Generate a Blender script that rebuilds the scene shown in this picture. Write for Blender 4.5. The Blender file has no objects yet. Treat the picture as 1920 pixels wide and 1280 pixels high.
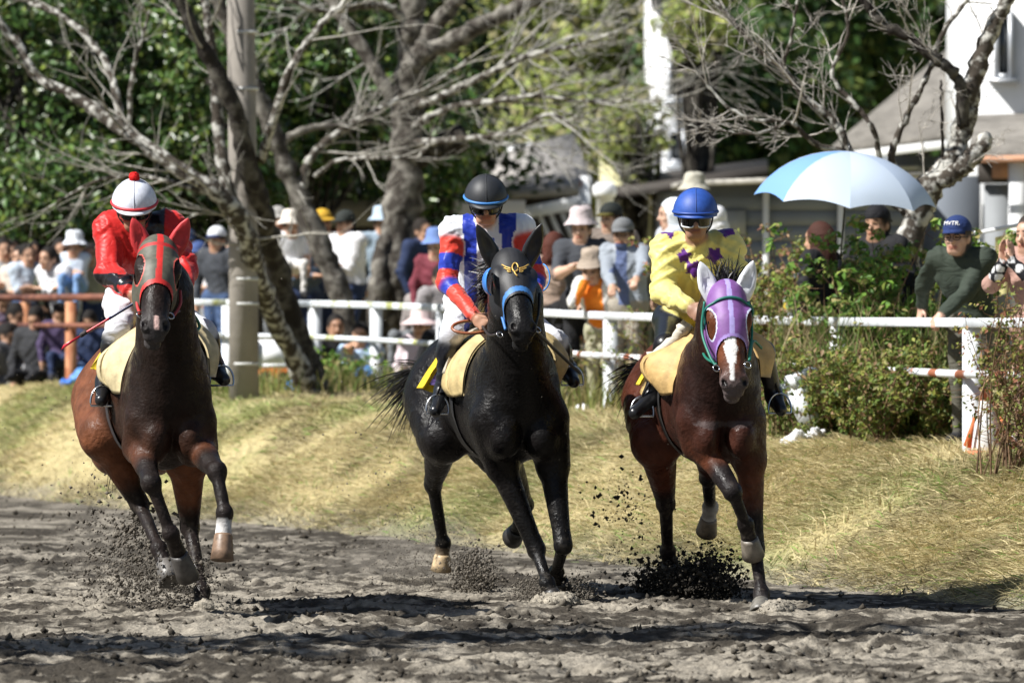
import bpy, math, random
import numpy as np
from mathutils import Vector

# ------------------------------------------------------------------ camera, sky, sun, exposure
scene = bpy.context.scene
COL = scene.collection
CAM_H, FPX, HY = 1.5, 10507.0, 612.0        # camera height, focal length in photo pixels, horizon row
cam_d = bpy.data.cameras.new('camera')
cam_d.sensor_width = 36.0
cam_d.lens = 36.0 * FPX / 1920.0
cam_d.shift_y = -(640.0 - HY) / 1920.0
cam_d.clip_start = 0.5
cam_d.clip_end = 1500.0
cam_d.dof.use_dof = True
cam_d.dof.focus_distance = 29.6
cam_d.dof.aperture_fstop = 4.2
cam = bpy.data.objects.new('camera', cam_d)
cam.location = (0, 0, CAM_H)
cam.rotation_euler = (math.radians(90), 0, 0)
COL.objects.link(cam)
scene.camera = cam

SUN_EL, SUN_AZ = math.radians(47), math.radians(246)     # azimuth from +Y, clockwise: front left of the horses
world = bpy.data.worlds.new('World')
scene.world = world
world.use_nodes = True
wn = world.node_tree
sky = wn.nodes.new('ShaderNodeTexSky')
sky.sky_type = 'NISHITA'
sky.sun_disc = False
sky.sun_elevation = SUN_EL
sky.sun_rotation = SUN_AZ
wn.links.new(sky.outputs[0], wn.nodes['Background'].inputs[0])
wn.nodes['Background'].inputs[1].default_value = 0.05

sun_d = bpy.data.lights.new('sun', 'SUN')
sun_d.energy = 5.0
sun_d.angle = math.radians(0.5)
sun_d.color = (1.0, 0.975, 0.93)
sun = bpy.data.objects.new('sun', sun_d)
to_sun = Vector((math.sin(SUN_AZ) * math.cos(SUN_EL), math.cos(SUN_AZ) * math.cos(SUN_EL), math.sin(SUN_EL)))
sun.rotation_euler = to_sun.to_track_quat('Z', 'Y').to_euler()
sun.location = to_sun * 60
COL.objects.link(sun)
scene.view_settings.view_transform = 'Standard'
scene.view_settings.look = 'None'
scene.view_settings.exposure = 0.72
scene.view_settings.gamma = 1.0
scene.cycles.max_bounces = 6
scene.cycles.transparent_max_bounces = 4
scene.cycles.use_denoising = True

rng = np.random.default_rng(7)
A = np.array

# ------------------------------------------------------------------ helpers
def W(px, py, d):
    """world point seen at photo pixel (px, py) at distance d"""
    return A([(px - 960.0) / FPX * d, d, CAM_H - (py - HY) / FPX * d])

def unit(v):
    v = np.asarray(v, float)
    return v / (np.linalg.norm(v) + 1e-12)

def edge_x(y):                      # where the dirt meets the grass
    return 2.67 - 0.36 * (y - 29.8)

def bank_s(x, y):
    return (x - edge_x(y)) * 0.941

def sstep(a, b, t):
    t = np.clip((t - a) / (b - a), 0, 1)
    return t * t * (3 - 2 * t)

def ground_z(x, y):
    x = np.asarray(x, float); y = np.asarray(y, float)
    s = bank_s(x, y)
    hc = 0.72 + 0.010 * (np.clip(y, 25, 58) - 35)
    far = np.clip(s - 2.2, 0, 60) * 0.012
    return hc * sstep(-0.15, 2.0, s) + far

def hash2(i, j, seed):
    n = (i * 374761393 + j * 668265263 + seed * 1442695041) & 0xffffffff
    n = ((n ^ (n >> 13)) * 1274126177) & 0xffffffff
    return ((n ^ (n >> 16)) & 0xffff) / 65535.0

def vnoise(x, y, seed=0):
    xi = np.floor(x).astype(np.int64); yi = np.floor(y).astype(np.int64)
    fx = x - xi; fy = y - yi
    fx = fx * fx * (3 - 2 * fx); fy = fy * fy * (3 - 2 * fy)
    a = hash2(xi, yi, seed); b = hash2(xi + 1, yi, seed)
    c = hash2(xi, yi + 1, seed); d = hash2(xi + 1, yi + 1, seed)
    return (a * (1 - fx) + b * fx) * (1 - fy) + (c * (1 - fx) + d * fx) * fy

def fbm(x, y, oct=4, seed=0):
    s = np.zeros_like(x); amp = 0.5
    for o in range(oct):
        s += amp * (vnoise(x * 2 ** o, y * 2 ** o, seed + o * 17) - 0.5)
        amp *= 0.5
    return s

def thing(name, label, cat, loc=(0, 0, 0), group=None):
    o = bpy.data.objects.new(name, None)
    o.empty_display_size = 0.2
    COL.objects.link(o)
    o.location = [float(v) for v in loc]
    o['label'] = label; o['category'] = cat
    if group: o['group'] = group
    return o

def root_loc(o):
    while o.parent is not None: o = o.parent
    return A(o.location[:], float)

def mesh_obj(name, V, Fc, mat=None, parent=None, col=None, smooth=True, midx=None, loc=None):
    """one mesh object; V in world coordinates, Fc an (n,k) array or a list of lists"""
    V = np.asarray(V, np.float64).reshape(-1, 3)
    base = root_loc(parent) if parent is not None else (A(loc, float) if loc is not None else np.zeros(3))
    me = bpy.data.meshes.new(name)
    if isinstance(Fc, np.ndarray):
        nf, k = Fc.shape
        lt = np.full(nf, k, np.int32); li = Fc.astype(np.int32).ravel()
    else:
        lt = A([len(f) for f in Fc], np.int32); li = np.concatenate([np.asarray(f, np.int32) for f in Fc]) if len(Fc) else A([], np.int32)
    ls = np.concatenate([[0], np.cumsum(lt)[:-1]]).astype(np.int32)
    me.vertices.add(len(V)); me.vertices.foreach_set('co', (V - base).astype(np.float32).ravel())
    me.loops.add(len(li)); me.loops.foreach_set('vertex_index', li)
    me.polygons.add(len(lt)); me.polygons.foreach_set('loop_start', ls); me.polygons.foreach_set('loop_total', lt)
    if smooth: me.polygons.foreach_set('use_smooth', np.ones(len(lt), bool))
    if midx is not None: me.polygons.foreach_set('material_index', np.asarray(midx, np.int32))
    me.update(calc_edges=True)
    if col is not None:
        c = np.asarray(col, np.float32)
        if c.ndim == 1: c = np.tile(c, (len(V), 1))
        at = me.color_attributes.new('Col', 'FLOAT_COLOR', 'POINT')
        at.data.foreach_set('color', np.hstack([c[:, :3], np.ones((len(V), 1), np.float32)]).ravel())
    for m in (mat if isinstance(mat, (list, tuple)) else [mat]):
        if m is not None: me.materials.append(m)
    o = bpy.data.objects.new(name, me)
    COL.objects.link(o)
    if parent is not None: o.parent = parent
    elif loc is not None: o.location = [float(v) for v in loc]
    return o

def struct(o, label=None, kind='structure'):
    o['kind'] = kind
    if label: o['label'] = label
    return o

class MB:
    """collects pieces of one mesh"""
    def __init__(s): s.v = []; s.f = []; s.c = []; s.n = 0
    def add(s, V, Fc, col=(1, 1, 1)):
        V = np.asarray(V, float); 
        s.v.append(V); s.f += [[int(i) + s.n for i in f] for f in Fc]
        c = np.asarray(col, float)
        s.c.append(np.tile(c, (len(V), 1)) if c.ndim == 1 else c)
        s.n += len(V); return s
    def box(s, lo, hi, col=(1, 1, 1), ex=None, ey=None, ez=None, o=None):
        lo = A(lo, float); hi = A(hi, float)
        V = A([[(lo, hi)[i][0], (lo, hi)[j][1], (lo, hi)[k][2]] for i in (0, 1) for j in (0, 1) for k in (0, 1)])
        if ex is not None: V = o + V[:, :1] * ex + V[:, 1:2] * ey + V[:, 2:] * ez
        return s.add(V, [[0, 1, 3, 2], [4, 6, 7, 5], [0, 4, 5, 1], [2, 3, 7, 6], [0, 2, 6, 4], [1, 5, 7, 3]], col)
    def tube(s, pts, rad, n=8, col=(1, 1, 1), cap=True, flat=None):
        V, Fc = tube(pts, rad, n, cap, flat); return s.add(V, Fc, col)
    def build(s, name, mat, parent=None, smooth=True, loc=None):
        return mesh_obj(name, np.vstack(s.v), s.f, mat, parent, np.vstack(s.c), smooth, loc=loc)

def tube(pts, rad, n=8, cap=True, flat=None):
    pts = np.asarray(pts, float); m = len(pts)
    rad = np.broadcast_to(np.asarray(rad, float), (m,))
    t = np.gradient(pts, axis=0); t /= np.linalg.norm(t, axis=1)[:, None] + 1e-9
    up = A([0, 0, 1.0]) if abs(t[0][2]) < 0.9 else A([1.0, 0, 0])
    V = np.zeros((m, n, 3)); a0 = unit(np.cross(t[0], up))
    ang = np.linspace(0, 2 * np.pi, n, endpoint=False)
    for i in range(m):
        a0 = unit(a0 - t[i] * a0.dot(t[i])); b0 = np.cross(t[i], a0)
        fl = 1.0 if flat is None else flat
        V[i] = pts[i] + rad[i] * (np.cos(ang)[:, None] * a0 + fl * np.sin(ang)[:, None] * b0)
    V = V.reshape(-1, 3); Fc = []
    for i in range(m - 1):
        for j in range(n):
            k = (j + 1) % n
            Fc.append([i * n + j, i * n + k, (i + 1) * n + k, (i + 1) * n + j])
    if cap:
        Fc.append(list(range(n))[::-1]); Fc.append([(m - 1) * n + j for j in range(n)])
    return V, Fc

def smooth_path(pts, n=24):
    """Catmull-Rom through the points"""
    P = np.asarray(pts, float)
    P = np.vstack([2 * P[0] - P[1], P, 2 * P[-1] - P[-2]])
    out = []
    seg = len(P) - 3
    for q in np.linspace(0, seg, n):
        i = min(int(q), seg - 1); t = q - i
        p0, p1, p2, p3 = P[i:i + 4]
        out.append(0.5 * ((2 * p1) + (-p0 + p2) * t + (2 * p0 - 5 * p1 + 4 * p2 - p3) * t * t + (-p0 + 3 * p1 - 3 * p2 + p3) * t ** 3))
    return A(out)

def lathe(prof, n, o, ex, ey, ez, sx=1.0, sy=1.0):
    """prof: list of (radius, height) along ez"""
    ang = np.linspace(0, 2 * np.pi, n, endpoint=False)
    V = []
    for r, h in prof:
        V.append(o + (np.cos(ang) * r * sx)[:, None] * ex + (np.sin(ang) * r * sy)[:, None] * ey + h * ez)
    V = np.vstack(V); Fc = []
    for i in range(len(prof) - 1):
        for j in range(n):
            k = (j + 1) % n
            Fc.append([i * n + j, i * n + k, (i + 1) * n + k, (i + 1) * n + j])
    return V, Fc

# ------------------------------------------------------------------ implicit bodies
class SDF:
    def __init__(s): s.p = []
    def cone(s, a, b, ra, rb, k=0.03, col=(1, 1, 1), flat=None, sub=False):
        s.p.append(('c', A(a, float), A(b, float), float(ra), float(rb), k, col, flat, sub)); return s
    def ell(s, c, r, k=0.03, col=(1, 1, 1), R=None, sub=False):
        r = A(r, float) * np.ones(3)
        s.p.append(('e', A(c, float), r, None if R is None else A(R, float), 0, k, col, None, sub)); return s
    @staticmethod
    def ev(q, P):
        if q[0] == 'c':
            a, b = q[1], q[2]; ba = b - a; L = ba.dot(ba) + 1e-12
            t = np.clip(((P - a) @ ba) / L, 0, 1)
            v = P - a - t[..., None] * ba
            if q[7] is not None:
                ax, f = q[7]; v = v + (v @ ax)[..., None] * ax * (f - 1)
            d = np.sqrt((v * v).sum(-1)) - (q[3] + (q[4] - q[3]) * t)
            if q[7] is not None and q[7][1] > 1: d = d / (0.5 + 0.5 * q[7][1])
            return d, t
        v = P - q[1]
        if q[3] is not None: v = v @ q[3].T
        k0 = np.sqrt(((v / q[2]) ** 2).sum(-1)); k1 = np.sqrt(((v / q[2] ** 2) ** 2).sum(-1)) + 1e-9
        return k0 * (k0 - 1.0) / k1, None
    @staticmethod
    def box(q):
        if q[0] == 'c':
            r = max(q[3], q[4]) * (1.0 if q[7] is None else max(1.0, 1.0 / q[7][1]))
            return np.minimum(q[1], q[2]) - r, np.maximum(q[1], q[2]) + r
        r = q[2].max() if q[3] is not None else q[2]
        return q[1] - r, q[1] + r
    def value(s, P):
        D = np.full(P.shape[:-1], 1.0)
        for q in s.p:
            d, _ = s.ev(q, P); D = comb(D, d, q[5], q[8])
        return D
    def mesh(s, h, off=0.0, lo=None, hi=None):
        if lo is None:
            lo = np.min([s.box(q)[0] for q in s.p if not q[8]], axis=0) - 3 * h - off
            hi = np.max([s.box(q)[1] for q in s.p if not q[8]], axis=0) + 3 * h + off
        lo = A(lo, float); n = np.ceil((A(hi) - lo) / h).astype(int) + 1
        D = np.full(n, 0.5, np.float32)
        ax = [lo[i] + h * np.arange(n[i]) for i in range(3)]
        for q in s.p:
            bl, bh = s.box(q); m = 1.9 * q[5] + 4 * h + off
            i0 = np.maximum(np.floor((bl - m - lo) / h).astype(int), 0); i1 = np.minimum(np.ceil((bh + m - lo) / h).astype(int) + 1, n)
            if (i1 <= i0).any(): continue
            X, Y, Z = np.meshgrid(ax[0][i0[0]:i1[0]], ax[1][i0[1]:i1[1]], ax[2][i0[2]:i1[2]], indexing='ij')
            d, _ = s.ev(q, np.stack([X, Y, Z], -1))
            sl = tuple(slice(i0[i], i1[i]) for i in range(3))
            D[sl] = comb(D[sl], d.astype(np.float32), q[5], q[8])
        return nets(D - off, lo, h)
    def color(s, V, tau=0.008):
        ws = np.zeros(len(V)); cs = np.zeros((len(V), 3))
        best = np.full(len(V), 1e9); E = []
        for q in s.p:
            if q[8]: continue
            d, t = s.ev(q, V); E.append((q, d, t)); best = np.minimum(best, d)
        for q, d, t in E:
            w = np.exp(-np.clip((d - best) / tau, 0, 40))
            c = q[6](V, t) if callable(q[6]) else np.broadcast_to(A(q[6], float), (len(V), 3))
            ws += w; cs += w[:, None] * c
        return cs / ws[:, None]

def comb(D, d, k, sub):
    if sub:
        h = np.maximum(k - np.abs(D + d), 0) / k
        return np.maximum(D, -d) + h * h * k * 0.25
    h = np.maximum(k - np.abs(D - d), 0) / k
    return np.minimum(D, d) - h * h * k * 0.25

def nets(D, lo, h):
    S = D < 0
    c = np.zeros([x - 1 for x in S.shape], np.int8)
    for i in (0, 1):
        for j in (0, 1):
            for k in (0, 1):
                c += S[i:S.shape[0] - 1 + i, j:S.shape[1] - 1 + j, k:S.shape[2] - 1 + k]
    act = (c > 0) & (c < 8)
    idx = np.argwhere(act)
    ids = np.full(act.shape, -1, np.int32); ids[act] = np.arange(len(idx))
    acc = np.zeros((len(idx), 3)); cnt = np.zeros(len(idx))
    cor = [(i, j, k) for i in (0, 1) for j in (0, 1) for k in (0, 1)]
    for a in cor:
        for axis in range(3):
            if a[axis]: continue
            b = list(a); b[axis] = 1
            va = D[idx[:, 0] + a[0], idx[:, 1] + a[1], idx[:, 2] + a[2]]
            vb = D[idx[:, 0] + b[0], idx[:, 1] + b[1], idx[:, 2] + b[2]]
            m = (va < 0) != (vb < 0)
            t = np.where(m, va / np.where(m, va - vb, 1), 0)
            p = np.tile(A(a, float), (len(idx), 1)); p[:, axis] += t
            acc[m] += p[m]; cnt[m] += 1
    V = lo + h * (idx + acc / cnt[:, None])
    Fs = []
    for axis in range(3):
        o1, o2 = (axis + 1) % 3, (axis + 2) % 3
        sa = [slice(None)] * 3; sb = [slice(None)] * 3
        sa[axis] = slice(0, -1); sb[axis] = slice(1, None)
        cr = np.argwhere(S[tuple(sa)] != S[tuple(sb)])
        cr = cr[(cr[:, o1] > 0) & (cr[:, o2] > 0) & (cr[:, o1] < act.shape[o1]) & (cr[:, o2] < act.shape[o2])]
        q = []
        for d1, d2 in ((-1, -1), (0, -1), (0, 0), (-1, 0)):
            e = cr.copy(); e[:, o1] += d1; e[:, o2] += d2
            q.append(ids[e[:, 0], e[:, 1], e[:, 2]])
        q = np.stack(q, 1)
        fl = ~S[cr[:, 0], cr[:, 1], cr[:, 2]]
        q[fl] = q[fl][:, ::-1]
        Fs.append(q)
    return V, np.vstack(Fs)

def n3(P, f, seed):
    return (vnoise(P[:, 0] * f + P[:, 2] * f * 0.61, P[:, 1] * f * 0.8 + P[:, 2] * f * 0.79, seed) + vnoise(P[:, 2] * f + 3.1 + P[:, 1] * f * 0.33, P[:, 0] * f * 0.7 - P[:, 1] * f * 0.6, seed + 9)) - 1.0

def vnormals(V, Fc):
    N = np.zeros_like(V)
    a, b, c, d = (V[Fc[:, i]] for i in range(4)); n = np.cross(c - a, d - b)
    for i in range(4): np.add.at(N, Fc[:, i], n)
    return N / (np.linalg.norm(N, axis=1)[:, None] + 1e-12)

def creases(V, amp, wl, seed, vert=0.75):
    """soft folds of cloth: warped ridges, strong in some places and absent in others"""
    out = np.zeros(len(V))
    for k, (dx, dz) in enumerate(((0.55, 1.0), (-0.7, 0.9), (1.0, 0.15))):
        ph = (V[:, 0] * dx + V[:, 2] * dz * vert + V[:, 1] * 0.3) * 2 * np.pi / wl + 5.0 * n3(V, 1.6 / wl * 0.22, seed + k) * 2
        r = np.maximum(np.sin(ph), -0.3) ; m = sstep(-0.05, 0.35, n3(V, 0.55 / wl, seed + 20 + k))
        out += r * m
    return out * amp

def drop_faces(V, Fc, keepv):
    k = keepv[Fc].all(axis=1); Fc = Fc[k]
    used = np.unique(Fc); mp = np.full(len(V), -1); mp[used] = np.arange(len(used))
    return V[used], mp[Fc]

# ------------------------------------------------------------------ materials
def mat(name, col=None, rough=0.6, attr=False, spec=0.5, bump=None, var=None, sheen=0, coat=0, metal=0, trans=0, bump_detail=3.0, sub=0, folds=None, rvar=None):
    """attr: base colour from the vertex colours. bump: (scale, strength, distance). var: (scale, low, high) multiplies the colour by noise"""
    m = bpy.data.materials.new(name); m.use_nodes = True
    nt = m.node_tree; b = nt.nodes['Principled BSDF']
    b.inputs['Roughness'].default_value = rough
    b.inputs['Specular IOR Level'].default_value = spec
    b.inputs['Metallic'].default_value = metal
    if sheen: b.inputs['Sheen Weight'].default_value = sheen
    if coat: b.inputs['Coat Weight'].default_value = coat; b.inputs['Coat Roughness'].default_value = 0.15
    if sub:
        b.inputs['Subsurface Weight'].default_value = sub; b.inputs['Subsurface Scale'].default_value = 0.01
    src = None
    if attr:
        a = nt.nodes.new('ShaderNodeAttribute'); a.attribute_name = 'Col'; src = a.outputs['Color']
    elif col is not None: b.inputs['Base Color'].default_value = (*col, 1)
    geo = nt.nodes.new('ShaderNodeNewGeometry')
    if var:
        n = nt.nodes.new('ShaderNodeTexNoise'); n.inputs['Scale'].default_value = var[0]; n.inputs['Detail'].default_value = 5
        nt.links.new(geo.outputs['Position'], n.inputs['Vector'])
        r = nt.nodes.new('ShaderNodeMapRange'); r.inputs['From Min'].default_value = 0.3; r.inputs['From Max'].default_value = 0.7
        r.inputs['To Min'].default_value = var[1]; r.inputs['To Max'].default_value = var[2]
        nt.links.new(n.outputs['Fac'], r.inputs['Value'])
        x = nt.nodes.new('ShaderNodeVectorMath'); x.operation = 'SCALE'
        if src is not None: nt.links.new(src, x.inputs[0])
        else: x.inputs[0].default_value = col
        nt.links.new(r.outputs[0], x.inputs['Scale']); src = x.outputs[0]
    if src is not None: nt.links.new(src, b.inputs['Base Color'])
    if bump:
        n = nt.nodes.new('ShaderNodeTexNoise'); n.inputs['Scale'].default_value = bump[0]; n.inputs['Detail'].default_value = bump_detail
        nt.links.new(geo.outputs['Position'], n.inputs['Vector'])
        bp = nt.nodes.new('ShaderNodeBump'); bp.inputs['Strength'].default_value = bump[1]; bp.inputs['Distance'].default_value = bump[2]
        nt.links.new(n.outputs['Fac'], bp.inputs['Height']); nt.links.new(bp.outputs[0], b.inputs['Normal'])
    if folds:
        mp = nt.nodes.new('ShaderNodeMapping'); mp.inputs['Rotation'].default_value = (0.5, 0.3, 0.4); mp.inputs['Scale'].default_value = (1.0, 0.8, 2.0)
        nt.links.new(geo.outputs['Position'], mp.inputs[0])
        n = nt.nodes.new('ShaderNodeTexNoise'); n.inputs['Scale'].default_value = folds[0]; n.inputs['Detail'].default_value = 2.0; n.inputs['Distortion'].default_value = 0.8
        nt.links.new(mp.outputs[0], n.inputs['Vector'])
        m1 = nt.nodes.new('ShaderNodeMath'); m1.operation = 'SUBTRACT'; m1.inputs[1].default_value = 0.5; nt.links.new(n.outputs['Fac'], m1.inputs[0])
        m2 = nt.nodes.new('ShaderNodeMath'); m2.operation = 'ABSOLUTE'; nt.links.new(m1.outputs[0], m2.inputs[0])
        m3 = nt.nodes.new('ShaderNodeMath'); m3.operation = 'POWER'; m3.inputs[1].default_value = 0.6; nt.links.new(m2.outputs[0], m3.inputs[0])
        bp = nt.nodes.new('ShaderNodeBump'); bp.inputs['Strength'].default_value = folds[1]; bp.inputs['Distance'].default_value = folds[2]
        nt.links.new(m3.outputs[0], bp.inputs['Height']); nt.links.new(bp.outputs[0], b.inputs['Normal'])
    if rvar:
        n = nt.nodes.new('ShaderNodeTexNoise'); n.inputs['Scale'].default_value = rvar[0]; n.inputs['Detail'].default_value = 8
        nt.links.new(geo.outputs['Position'], n.inputs['Vector'])
        r = nt.nodes.new('ShaderNodeMapRange'); r.inputs['From Min'].default_value = 0.35; r.inputs['From Max'].default_value = 0.65
        r.inputs['To Min'].default_value = rvar[1]; r.inputs['To Max'].default_value = rvar[2]
        nt.links.new(n.outputs['Fac'], r.inputs['Value']); nt.links.new(r.outputs[0], b.inputs['Roughness'])
    if trans:
        tr = nt.nodes.new('ShaderNodeBsdfTranslucent'); mx = nt.nodes.new('ShaderNodeMixShader'); mx.inputs[0].default_value = trans
        if src is not None: nt.links.new(src, tr.inputs[0])
        elif col is not None: tr.inputs[0].default_value = (*col, 1)
        nt.links.new(b.outputs[0], mx.inputs[1]); nt.links.new(tr.outputs[0], mx.inputs[2])
        nt.links.new(mx.outputs[0], nt.nodes['Material Output'].inputs[0])
    return m

M = dict(
    coat=mat('horse_coat', attr=True, rough=0.33, spec=0.14, rvar=(17, 0.24, 0.62), bump=(55, 0.7, 0.008), bump_detail=7, var=(14, 0.65, 1.35)),
    coat_black=mat('horse_coat_black', attr=True, rough=0.24, spec=0.16, rvar=(17, 0.17, 0.5), bump=(60, 0.7, 0.008), bump_detail=7, var=(14, 0.8, 1.2)),
    hair=mat('horse_hair', attr=True, rough=0.45),
    hoof=mat('hoof_horn', attr=True, rough=0.45, bump=(60, 0.3, 0.004), var=(30, 0.6, 1.25)),
    hood=mat('hood_fabric', attr=True, rough=0.55, bump=(180, 0.25, 0.002), var=(40, 0.85, 1.12)),
    satin=mat('racing_silk', attr=True, rough=0.47, spec=0.3, sheen=0.15, folds=(9, 0.3, 0.014)),
    cloth=mat('clothing', attr=True, rough=0.8, spec=0.25, folds=(6.0, 0.4, 0.03), var=(9, 0.88, 1.08)),
    skin=mat('skin', attr=True, rough=0.5),
    plastic=mat('gloss_plastic', attr=True, rough=0.22, spec=0.5),
    lens=mat('goggle_lens', (0.008, 0.007, 0.006), rough=0.12, spec=0.35),
    leather=mat('leather', attr=True, rough=0.3, spec=0.5, bump=(60, 0.3, 0.004)),
    foam=mat('saddle_foam', attr=True, rough=0.65, bump=(30, 0.5, 0.008), var=(16, 0.68, 1.08)),
    strap=mat('strap', attr=True, rough=0.5),
    metal=mat('bit_metal', (0.6, 0.6, 0.6), rough=0.2, metal=1.0),
)
# ------------------------------------------------------------------ ground, track, bank
def dirt_material():
    m = bpy.data.materials.new('track_dirt'); m.use_nodes = True
    nt = m.node_tree; b = nt.nodes['Principled BSDF']; b.inputs['Roughness'].default_value = 0.95; b.inputs['Specular IOR Level'].default_value = 0.15
    geo = nt.nodes.new('ShaderNodeNewGeometry')
    def noise(sc, det, st=None):
        n = nt.nodes.new('ShaderNodeTexNoise'); n.inputs['Scale'].default_value = sc; n.inputs['Detail'].default_value = det
        if st:
            mp = nt.nodes.new('ShaderNodeMapping'); mp.inputs['Scale'].default_value = st
            nt.links.new(geo.outputs['Position'], mp.inputs[0]); nt.links.new(mp.outputs[0], n.inputs['Vector'])
        else: nt.links.new(geo.outputs['Position'], n.inputs['Vector'])
        return n.outputs['Fac']
    at = nt.nodes.new('ShaderNodeAttribute'); at.attribute_name = 'Col'
    r = nt.nodes.new('ShaderNodeMapRange'); r.inputs['From Min'].default_value = 0.3; r.inputs['From Max'].default_value = 0.7
    r.inputs['To Min'].default_value = 0.6; r.inputs['To Max'].default_value = 1.3
    nt.links.new(noise(26, 6), r.inputs['Value'])
    x = nt.nodes.new('ShaderNodeVectorMath'); x.operation = 'SCALE'
    nt.links.new(at.outputs['Color'], x.inputs[0]); nt.links.new(r.outputs[0], x.inputs['Scale'])
    nt.links.new(x.outputs[0], b.inputs['Base Color'])
    bp = nt.nodes.new('ShaderNodeBump'); bp.inputs['Strength'].default_value = 0.8; bp.inputs['Distance'].default_value = 0.02
    nt.links.new(noise(45, 8), bp.inputs['Height']); nt.links.new(bp.outputs[0], b.inputs['Normal'])
    return m
M['dirt'] = dirt_material()
M['clod'] = mat('dirt_clod', attr=True, rough=0.95, spec=0.1, bump=(70, 0.6, 0.01))

def dirt_height(x, y):
    """churned ground: ridges across the view, hoof pits, crumbs"""
    z = 0.06 * fbm(x * 0.7, y * 0.55, 3, 3) + 0.05 * fbm(x * 2.6, y * 2.4, 3, 11)
    wx = x + 0.25 * vnoise(x * 2.1, y * 2.1, 91)
    for fr, am, sd in ((2.2, 0.022, 21), (4.7, 0.019, 22), (9.5, 0.019, 23), (17.0, 0.017, 24), (29.0, 0.011, 25)):
        n_ = vnoise(wx * fr, y * fr * 1.15, sd); r = 1 - np.abs(2 * n_ - 1)
        z += am * r ** 3 * sstep(0.3, 0.7, vnoise(x * fr * 0.31, y * fr * 0.37, sd + 40))
    z -= 0.03 * sstep(0.72, 0.9, vnoise(x * 3.3, y * 2.6, 77))
    s = bank_s(x, y)
    calm = 1 - 0.65 * sstep(-1.6, 0.0, s)
    return z * calm - 0.01

def dirt_color(x, y, z):
    dry = A([0.255, 0.228, 0.185]); wet = A([0.050, 0.043, 0.034])
    f = sstep(-0.10, 0.16, 0.55 * fbm(x * 0.7, y * 0.9, 4, 41) + 0.6 * fbm(x * 3.5, y * 3.0, 4, 51) + 0.8 * fbm(x * 11, y * 10, 3, 57) - 0.01)
    return wet + (dry - wet) * f[:, None]

def grid_sheet(xs, ys, zf):
    X, Y = np.meshgrid(xs, ys, indexing='ij')
    n, m = X.shape
    x, y = X.ravel(), Y.ravel(); z = zf(x, y)
    i, j = np.meshgrid(np.arange(n - 1), np.arange(m - 1), indexing='ij')
    a = (i * m + j).ravel()
    Fc = np.stack([a, a + m, a + m + 1, a + 1], 1)
    return np.stack([x, y, z], 1), Fc

ys = np.concatenate([np.arange(-30, 20, 1.0), np.arange(20, 22.8, 0.1), np.arange(22.8, 33, 0.016), np.arange(33, 58, 0.08), np.arange(58, 140, 4.0)])
xs = np.concatenate([np.arange(-60, -8, 2.0), np.arange(-8, -3.4, 0.2), np.arange(-3.4, 3.7, 0.017), np.arange(3.7, 20, 0.6)])
V, Fc = grid_sheet(xs, ys, lambda x, y: dirt_height(x, y) - 0.22 * sstep(0.05, 0.7, bank_s(x, y)))
keep = (bank_s(V[:, 0], V[:, 1]) < 1.4)
colv = dirt_color(V[:, 0], V[:, 1], V[:, 2])
used_c = colv[np.unique(Fc[keep[Fc].all(axis=1)])]
V, Fc = drop_faces(V, Fc, keep)
track = struct(mesh_obj('dirt_track', V, Fc, M['dirt'], None, used_c), 'churned grey brown dirt racing track')

M['turf'] = mat('bank_turf', attr=True, rough=0.9, spec=0.1, bump=(30, 0.6, 0.03), var=(16, 0.7, 1.3))
def turf_color(x, y):
    straw = A([0.40, 0.335, 0.175]); green = A([0.21, 0.225, 0.08]); brown = A([0.15, 0.12, 0.065])
    f = sstep(-0.10, 0.16, fbm(x * 0.8 + 3, y * 0.5, 4, 61) + 0.06 * sstep(38, 50, y) + 0.12 * sstep(0.9, 0.0, bank_s(x, y)) - 0.13)
    g = sstep(0.02, 0.22, fbm(x * 1.7, y * 1.2, 4, 71))
    c = straw + (green - straw) * f[..., None]
    c = c + (brown - c) * (0.6 * g)[..., None]
    s_ = bank_s(x, y) + 0.35 * (vnoise(x * 2.5, y * 1.6, 88) - 0.5)
    return c + (A([0.20, 0.18, 0.135]) - c) * (0.85 * sstep(0.55, 0.05, s_))[..., None]
xs = np.concatenate([np.arange(-70, -9, 2.0), np.arange(-9, 9, 0.07), np.arange(9, 90, 3.0)])
ys = np.concatenate([np.arange(-30, 24, 3.0), np.arange(24, 60, 0.12), np.arange(60, 300, 6.0)])
def bank_z(x, y):
    s = bank_s(x, y)
    return ground_z(x, y) + 0.06 * fbm(x * 2, y * 1.4, 4, 81) * sstep(-0.2, 0.5, s) - 0.12 * sstep(0.35, -0.5, s) - 0.3 * sstep(-0.5, -2.0, s)
V, Fc = grid_sheet(xs, ys, bank_z)
bank = struct(mesh_obj('grass_bank_ground', V, Fc, M['turf'], None, turf_color(V[:, 0], V[:, 1])), 'grassy bank and ground behind the track')

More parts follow.
